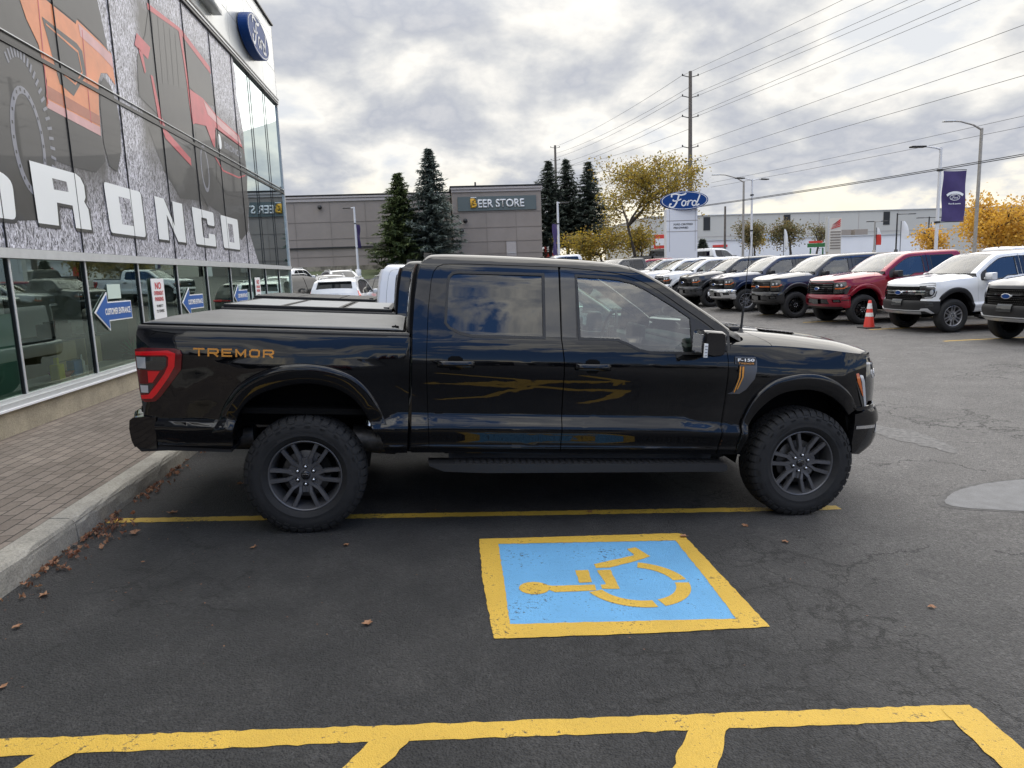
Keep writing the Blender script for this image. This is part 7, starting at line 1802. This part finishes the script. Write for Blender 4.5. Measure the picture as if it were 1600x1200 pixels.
def spruce(name_l, u, v, h, rad, mat, seed, bare=.13, group=None, dens=1.0):
    t = empty('spruce_tree', (u, v, gz(u, v) - .1)); tag(t, name_l, 'tree', group); r = random.Random(seed)
    MB().tube([(0, 0, 0), (0, 0, h * .5), (0, 0, h * .97)], [rad * .07, rad * .045, .015], 8).build('trunk', [M['bark']], t)
    b = MB(); z = h * bare; VS_, FS_ = [], []
    def quad(p, d, up, l, w):
        s = d.cross(up); s.normalize(); k = len(VS_)
        VS_.extend([p + s * w * .5, p - s * w * .5, p + d * l - s * w * .12, p + d * l + s * w * .12]); FS_.append((k, k + 1, k + 2, k + 3))
    while z < h * .985:
        f = (z - h * bare) / (h * (1 - bare)); R_ = rad * (1 - f)**.82 * (1 - .35 * max(0, .12 - f) / .12) + .05
        nb = max(6, int((11 + 6 * (1 - f)) * dens))
        for k in range(nb):
            a = 2 * pi * k / nb + r.uniform(-.35, .35) + z * 3; L_ = R_ * r.uniform(.70, 1.22) * (1 + .16 * sin(3 * a + z * 1.7 + seed))
            if r.random() < .06: L_ *= .5
            d0 = Vector((cos(a), sin(a), 0)); droop = r.uniform(.15, .38) * (1 - f * .8); n = max(3, int(L_ / .16))
            zz = z + r.uniform(-.1, .1)
            for i in range(n):
                t_ = (i + .6) / n; p = d0 * (L_ * t_) + Vector((0, 0, zz + L_ * (-droop * t_ + .30 * droop * t_ * t_ * 2.2)))
                for _ in range(5):
                    sd = Vector((r.uniform(-1, 1), r.uniform(-1, 1), r.uniform(-.55, .25))); dd = (d0 * r.uniform(.3, 1.0) + sd * .75); dd.normalize()
                    quad(p + Vector((r.uniform(-.08, .08), r.uniform(-.08, .08), r.uniform(-.07, .05))), dd, Vector((r.uniform(-.4, .4), r.uniform(-.4, .4), 1)), r.uniform(.22, .42) * (1.1 - .35 * f), r.uniform(.10, .20))
        z += h * .026 * r.uniform(.8, 1.25) * (1.15 - .5 * f)
    b.add(VS_, FS_, 0); b.build('crown', [M[mat]], t, recalc=False)
    return t
spruce('green spruce standing left of the taller blue spruce by the store', -2.5, 60, 8.1, 2.55, 'needle_g', 1, .10)
spruce('tall blue grey spruce in front of the store wall', .05, 59.6, 10.0, 2.75, 'needle_b', 2, .08)
spruce('leftmost of the three dark spruces right of the store', 12.1, 74.5, 10.7, 2.8, 'needle_d', 3, .22)
spruce('middle one of the three dark spruces right of the store', 14.1, 75.5, 10.9, 2.9, 'needle_d', 4, .20)
spruce('rightmost of the three dark spruces right of the store', 16.2, 74.5, 10.6, 3.0, 'needle_d', 5, .20)
def broadleaf(label, u, v, h, rad, mat, seed, nleaf=5000, trunk_r=.2, bare=.25, leaf=.16, levels=4, spread=.75, base=None, lean=(0, 0), fill=.6, clump=.5, flat=1.0, tipbias=.55):
    t = empty('broadleaf_tree', (u, v, gz(u, v) if base is None else base)); tag(t, label, 'tree'); r = random.Random(seed)
    b = MB(); tips = []; segs = []
    def grow(p, d, L_, R_, lv):
        n = 4; P = [p]; q = Vector(p)
        for i in range(n):
            d = (d + Vector((r.uniform(-.18, .18), r.uniform(-.18, .18), r.uniform(-.05, .16)))).normalized(); q = q + d * (L_ / n); P.append(q)
            if lv >= 2 or (lv == 1 and i > 1): tips.append((q.copy(), lv))
        segs.append((P, [R_ * (1 - .4 * i / n) for i in range(n + 1)], 6 if lv < 2 else 4))
        if lv >= levels: tips.append((q.copy(), lv)); return
        for k in range(r.choice((2, 3, 3)) if lv else r.choice((4, 5))):
            a = r.uniform(0, 6.28); sp = spread * r.uniform(.5, 1.15)
            e = Vector((cos(a), sin(a), r.uniform(-.05, .3))); nd = (d * (1 - sp * .5) + e * sp).normalized()
            at = r.choice(P[2:]) if k and lv else q
            grow(at, nd, L_ * r.uniform(.58, .82), R_ * .58, lv + 1)
    grow(Vector((0, 0, 0)), Vector((lean[0], lean[1], 1)).normalized(), h * bare, trunk_r, 0)
    mz = max(p.z for p, _ in tips); mr = max(math.hypot(p.x - lean[0] * h * .3, p.y) for p, _ in tips)
    # fit to the wanted size
    sz, sr = (h * .95) / mz, (rad * .92) / mr
    for P, R_, n_ in segs: b.tube([(p.x * sr, p.y * sr, p.z * sz) for p in P], R_, n_, caps=False)
    b.build('trunk', [M['bark']], t)
    VS_, FS_ = [], []; T = [Vector((p.x * sr, p.y * sr, p.z * sz)) for p, lv in tips]
    T = [p for p in T if p.z > h * bare * .6]; T += [Vector((p.x * .95, p.y * .95, max(h * bare * .9, p.z - r.uniform(.4, 2.2) * h / 8))) for p in T if r.random() < fill]
    W = [(.3 + r.random()**2) for _ in T]
    for p in r.choices(T, W, k=nleaf):
        q = p + Vector((r.gauss(0, clump), r.gauss(0, clump), r.gauss(0, clump * .8))); l = leaf * r.uniform(.6, 1.3)
        d = Vector((r.uniform(-1, 1), r.uniform(-1, 1), r.uniform(-.8, .8))).normalized(); s = d.orthogonal().normalized(); s = Matrix.Rotation(r.uniform(0, 6.28), 3, d) @ s
        k = len(VS_); VS_.extend([q, q + d * l * .5 + s * l * .33, q + d * l, q + d * l * .5 - s * l * .33]); FS_.append((k, k + 1, k + 2, k + 3))
    MB().add(VS_, FS_, 0).build('crown', [M[mat]], t, recalc=False)
    return t
broadleaf('large open tree with sparse yellow green leaves left of the blue oval sign', 14.6, 51.5, 8.6, 5.2, 'leaf_yg', 12, 10500, .15, .20, .17, 4, .85, clump=.36)
broadleaf('low golden shrubby tree under the large open tree', 12.2, 52, 3.7, 3.2, 'leaf_yg', 13, 5200, .12, .18, .17, 3, .9, clump=.35)
broadleaf('second low golden tree right of the large open tree', 16.0, 55, 3.3, 2.4, 'leaf_yg', 14, 3200, .12, .18, .17, 3, .9, clump=.35)
broadleaf('bright yellow tree at the right edge of the photo', 36.8, 45, 5.2, 3.6, 'leaf_y', 15, 9000, .22, .22, .20, 4, .85, clump=.42)
broadleaf('smaller yellow tree at the right edge beyond the bright one', 41.8, 50, 4.2, 2.6, 'leaf_y', 18, 3500, .16, .22, .20, 3, .85, clump=.42)
broadleaf('low yellow shrub left of the bright yellow tree', 34.2, 47, 3.0, 1.4, 'leaf_y', 19, 1500, .1, .22, .18, 3, .85, clump=.35)
broadleaf('small olive tree right of the twin headed light pole', 31.7, 70, 3.5, 1.9, 'leaf_gb', 16, 3000, .14, .2, .2, 3, .85, clump=.38)
broadleaf('small fading tree before the wing sign', 35.0, 68.5, 3.6, 2.0, 'leaf_gb', 17, 2600, .14, .2, .2, 3, .85, clump=.38)
broadleaf('thin brownish tree behind the wing sign', 44.0, 80, 3.9, 1.9, 'leaf_gb', 20, 900, .14, .2, .2, 4, .85, clump=.38)
broadleaf('thin reddish tree left of the fading tree', 33.8, 74, 2.9, 1.4, 'leaf_yg', 23, 900, .12, .2, .2, 3, .85, clump=.35)
spruce('tiny dark conifer before the warehouse', 28.5, 75, 2.2, .8, 'needle_d', 9, .1)
# bushes at the foot of the spruces
broadleaf('dark round bush by the spruce trunks', 10.9, 75, 1.7, 1.0, 'needle_d', 21, 1500, .08, .15, .16, 3, .9, clump=.3)
# ------------------------------------------------------------------ fallen leaves
M['dead_leaf'] = leaf_mat('dead leaves', [(.09, .045, .03), (.20, .085, .045), (.34, .19, .10), (.26, .10, .05), (.14, .09, .06)], .15)
def leaf_shape(r, s):
    """small curled maple-like leaf, as a fan of faces"""
    n = 10; out = [Vector((0, 0, 0))]
    for k in range(n):
        a = 2 * pi * k / n; rad = s * (1.0 if k % 2 == 0 else .58) * r.uniform(.8, 1.15)
        out.append(Vector((rad * cos(a), rad * sin(a) * .8, s * r.uniform(.02, .42))))
    return out, [(0, 1 + k, 1 + (k + 1) % n) for k in range(n)]
def leaves():
    r = random.Random(11)
    G = 'single dead leaves on the asphalt'
    spots = [(-.44, 3.57, .055, 'pale brown dead leaf alone on the foreground asphalt'), (-1.28, 4.70, .05, 'dead leaf below the rear wheel of the black pickup'), (2.66, 3.50, .045, 'small pale leaf right of the blue square'), (1.10, 5.25, .055, 'dark leaf lying on the thin yellow line under the pickup'), (1.65, 4.68, .06, 'brown leaf on the far right corner of the yellow border'), (2.18, 4.86, .05, 'brown leaf below the front wheel of the pickup'), (2.32, 4.53, .055, 'dark leaf right of the blue square'), (-2.26, 4.06, .06, 'curled brown leaf beside the kerb in the left foreground'), (-2.20, 3.68, .05, 'brown leaf at the left edge of the photo'), (-1.96, 3.12, .04, 'small orange leaf in the lower left corner'), (-2.16, 5.03, .075, 'broad brown leaf below the left end of the thin yellow line'), (-2.05, 5.46, .075, 'brown leaf just above the left end of the thin yellow line'), (-.68, 4.70, .05, 'dark leaf in front of the rear wheel'), (-1.75, 6.2, .06, 'pale leaf under the rear bumper of the pickup'), (-1.9, 4.5, .03, 'tiny orange leaf on the left asphalt')]
    for u, v, s, lab in spots:
        b = MB(); vs, fs = leaf_shape(r, s * .62); b.add(vs, fs); o = b.build('fallen_leaf', [M['dead_leaf']], recalc=False); o.location = (u, v, gz(u, v) + .008); o.rotation_euler = (0, 0, r.uniform(0, 6)); tag(o, lab, 'leaf', G)
    b = MB()
    for (v0, n, sv, su) in ((5.08, 75, .20, .10), (4.50, 50, .17, .08), (5.80, 16, .16, .04), (6.15, 24, .12, .05), (6.65, 26, .12, .05), (5.4, 8, .5, .05), (4.3, 10, .8, .04), (7.4, 14, .6, .05), (9.5, 24, 1.6, .06)):
        for _ in range(n):
            u = -2.47 + abs(r.gauss(0, su)) + .01; v = v0 + r.gauss(0, sv); vs, fs = leaf_shape(r, r.uniform(.007, .027)); a = r.uniform(0, 6.3); m = Matrix.Rotation(a, 3, 'Z') @ Matrix.Rotation(r.uniform(-.5, .5), 3, 'X')
            b.add([m @ p + Vector((u, v, gz(u, v) + .006 + r.uniform(0, .03))) for p in vs], fs)
    for _ in range(260):
        u = r.uniform(-2.45, 4.0); v = 3.0 + 5.5 * r.random(); vs, fs = leaf_shape(r, r.uniform(.003, .008)); m = Matrix.Rotation(r.uniform(0, 6), 3, 'Z')
        if r.random() < .6: u = -2.45 + abs(r.gauss(0, .7))
        b.add([m @ p + Vector((u, v, gz(u, v) + .004)) for p in vs], fs)
    o = b.build('leaf_litter', [M['dead_leaf']], recalc=False); tag(o, 'drift of dead brown leaves along the kerb', 'leaves', kind='stuff')
leaves()
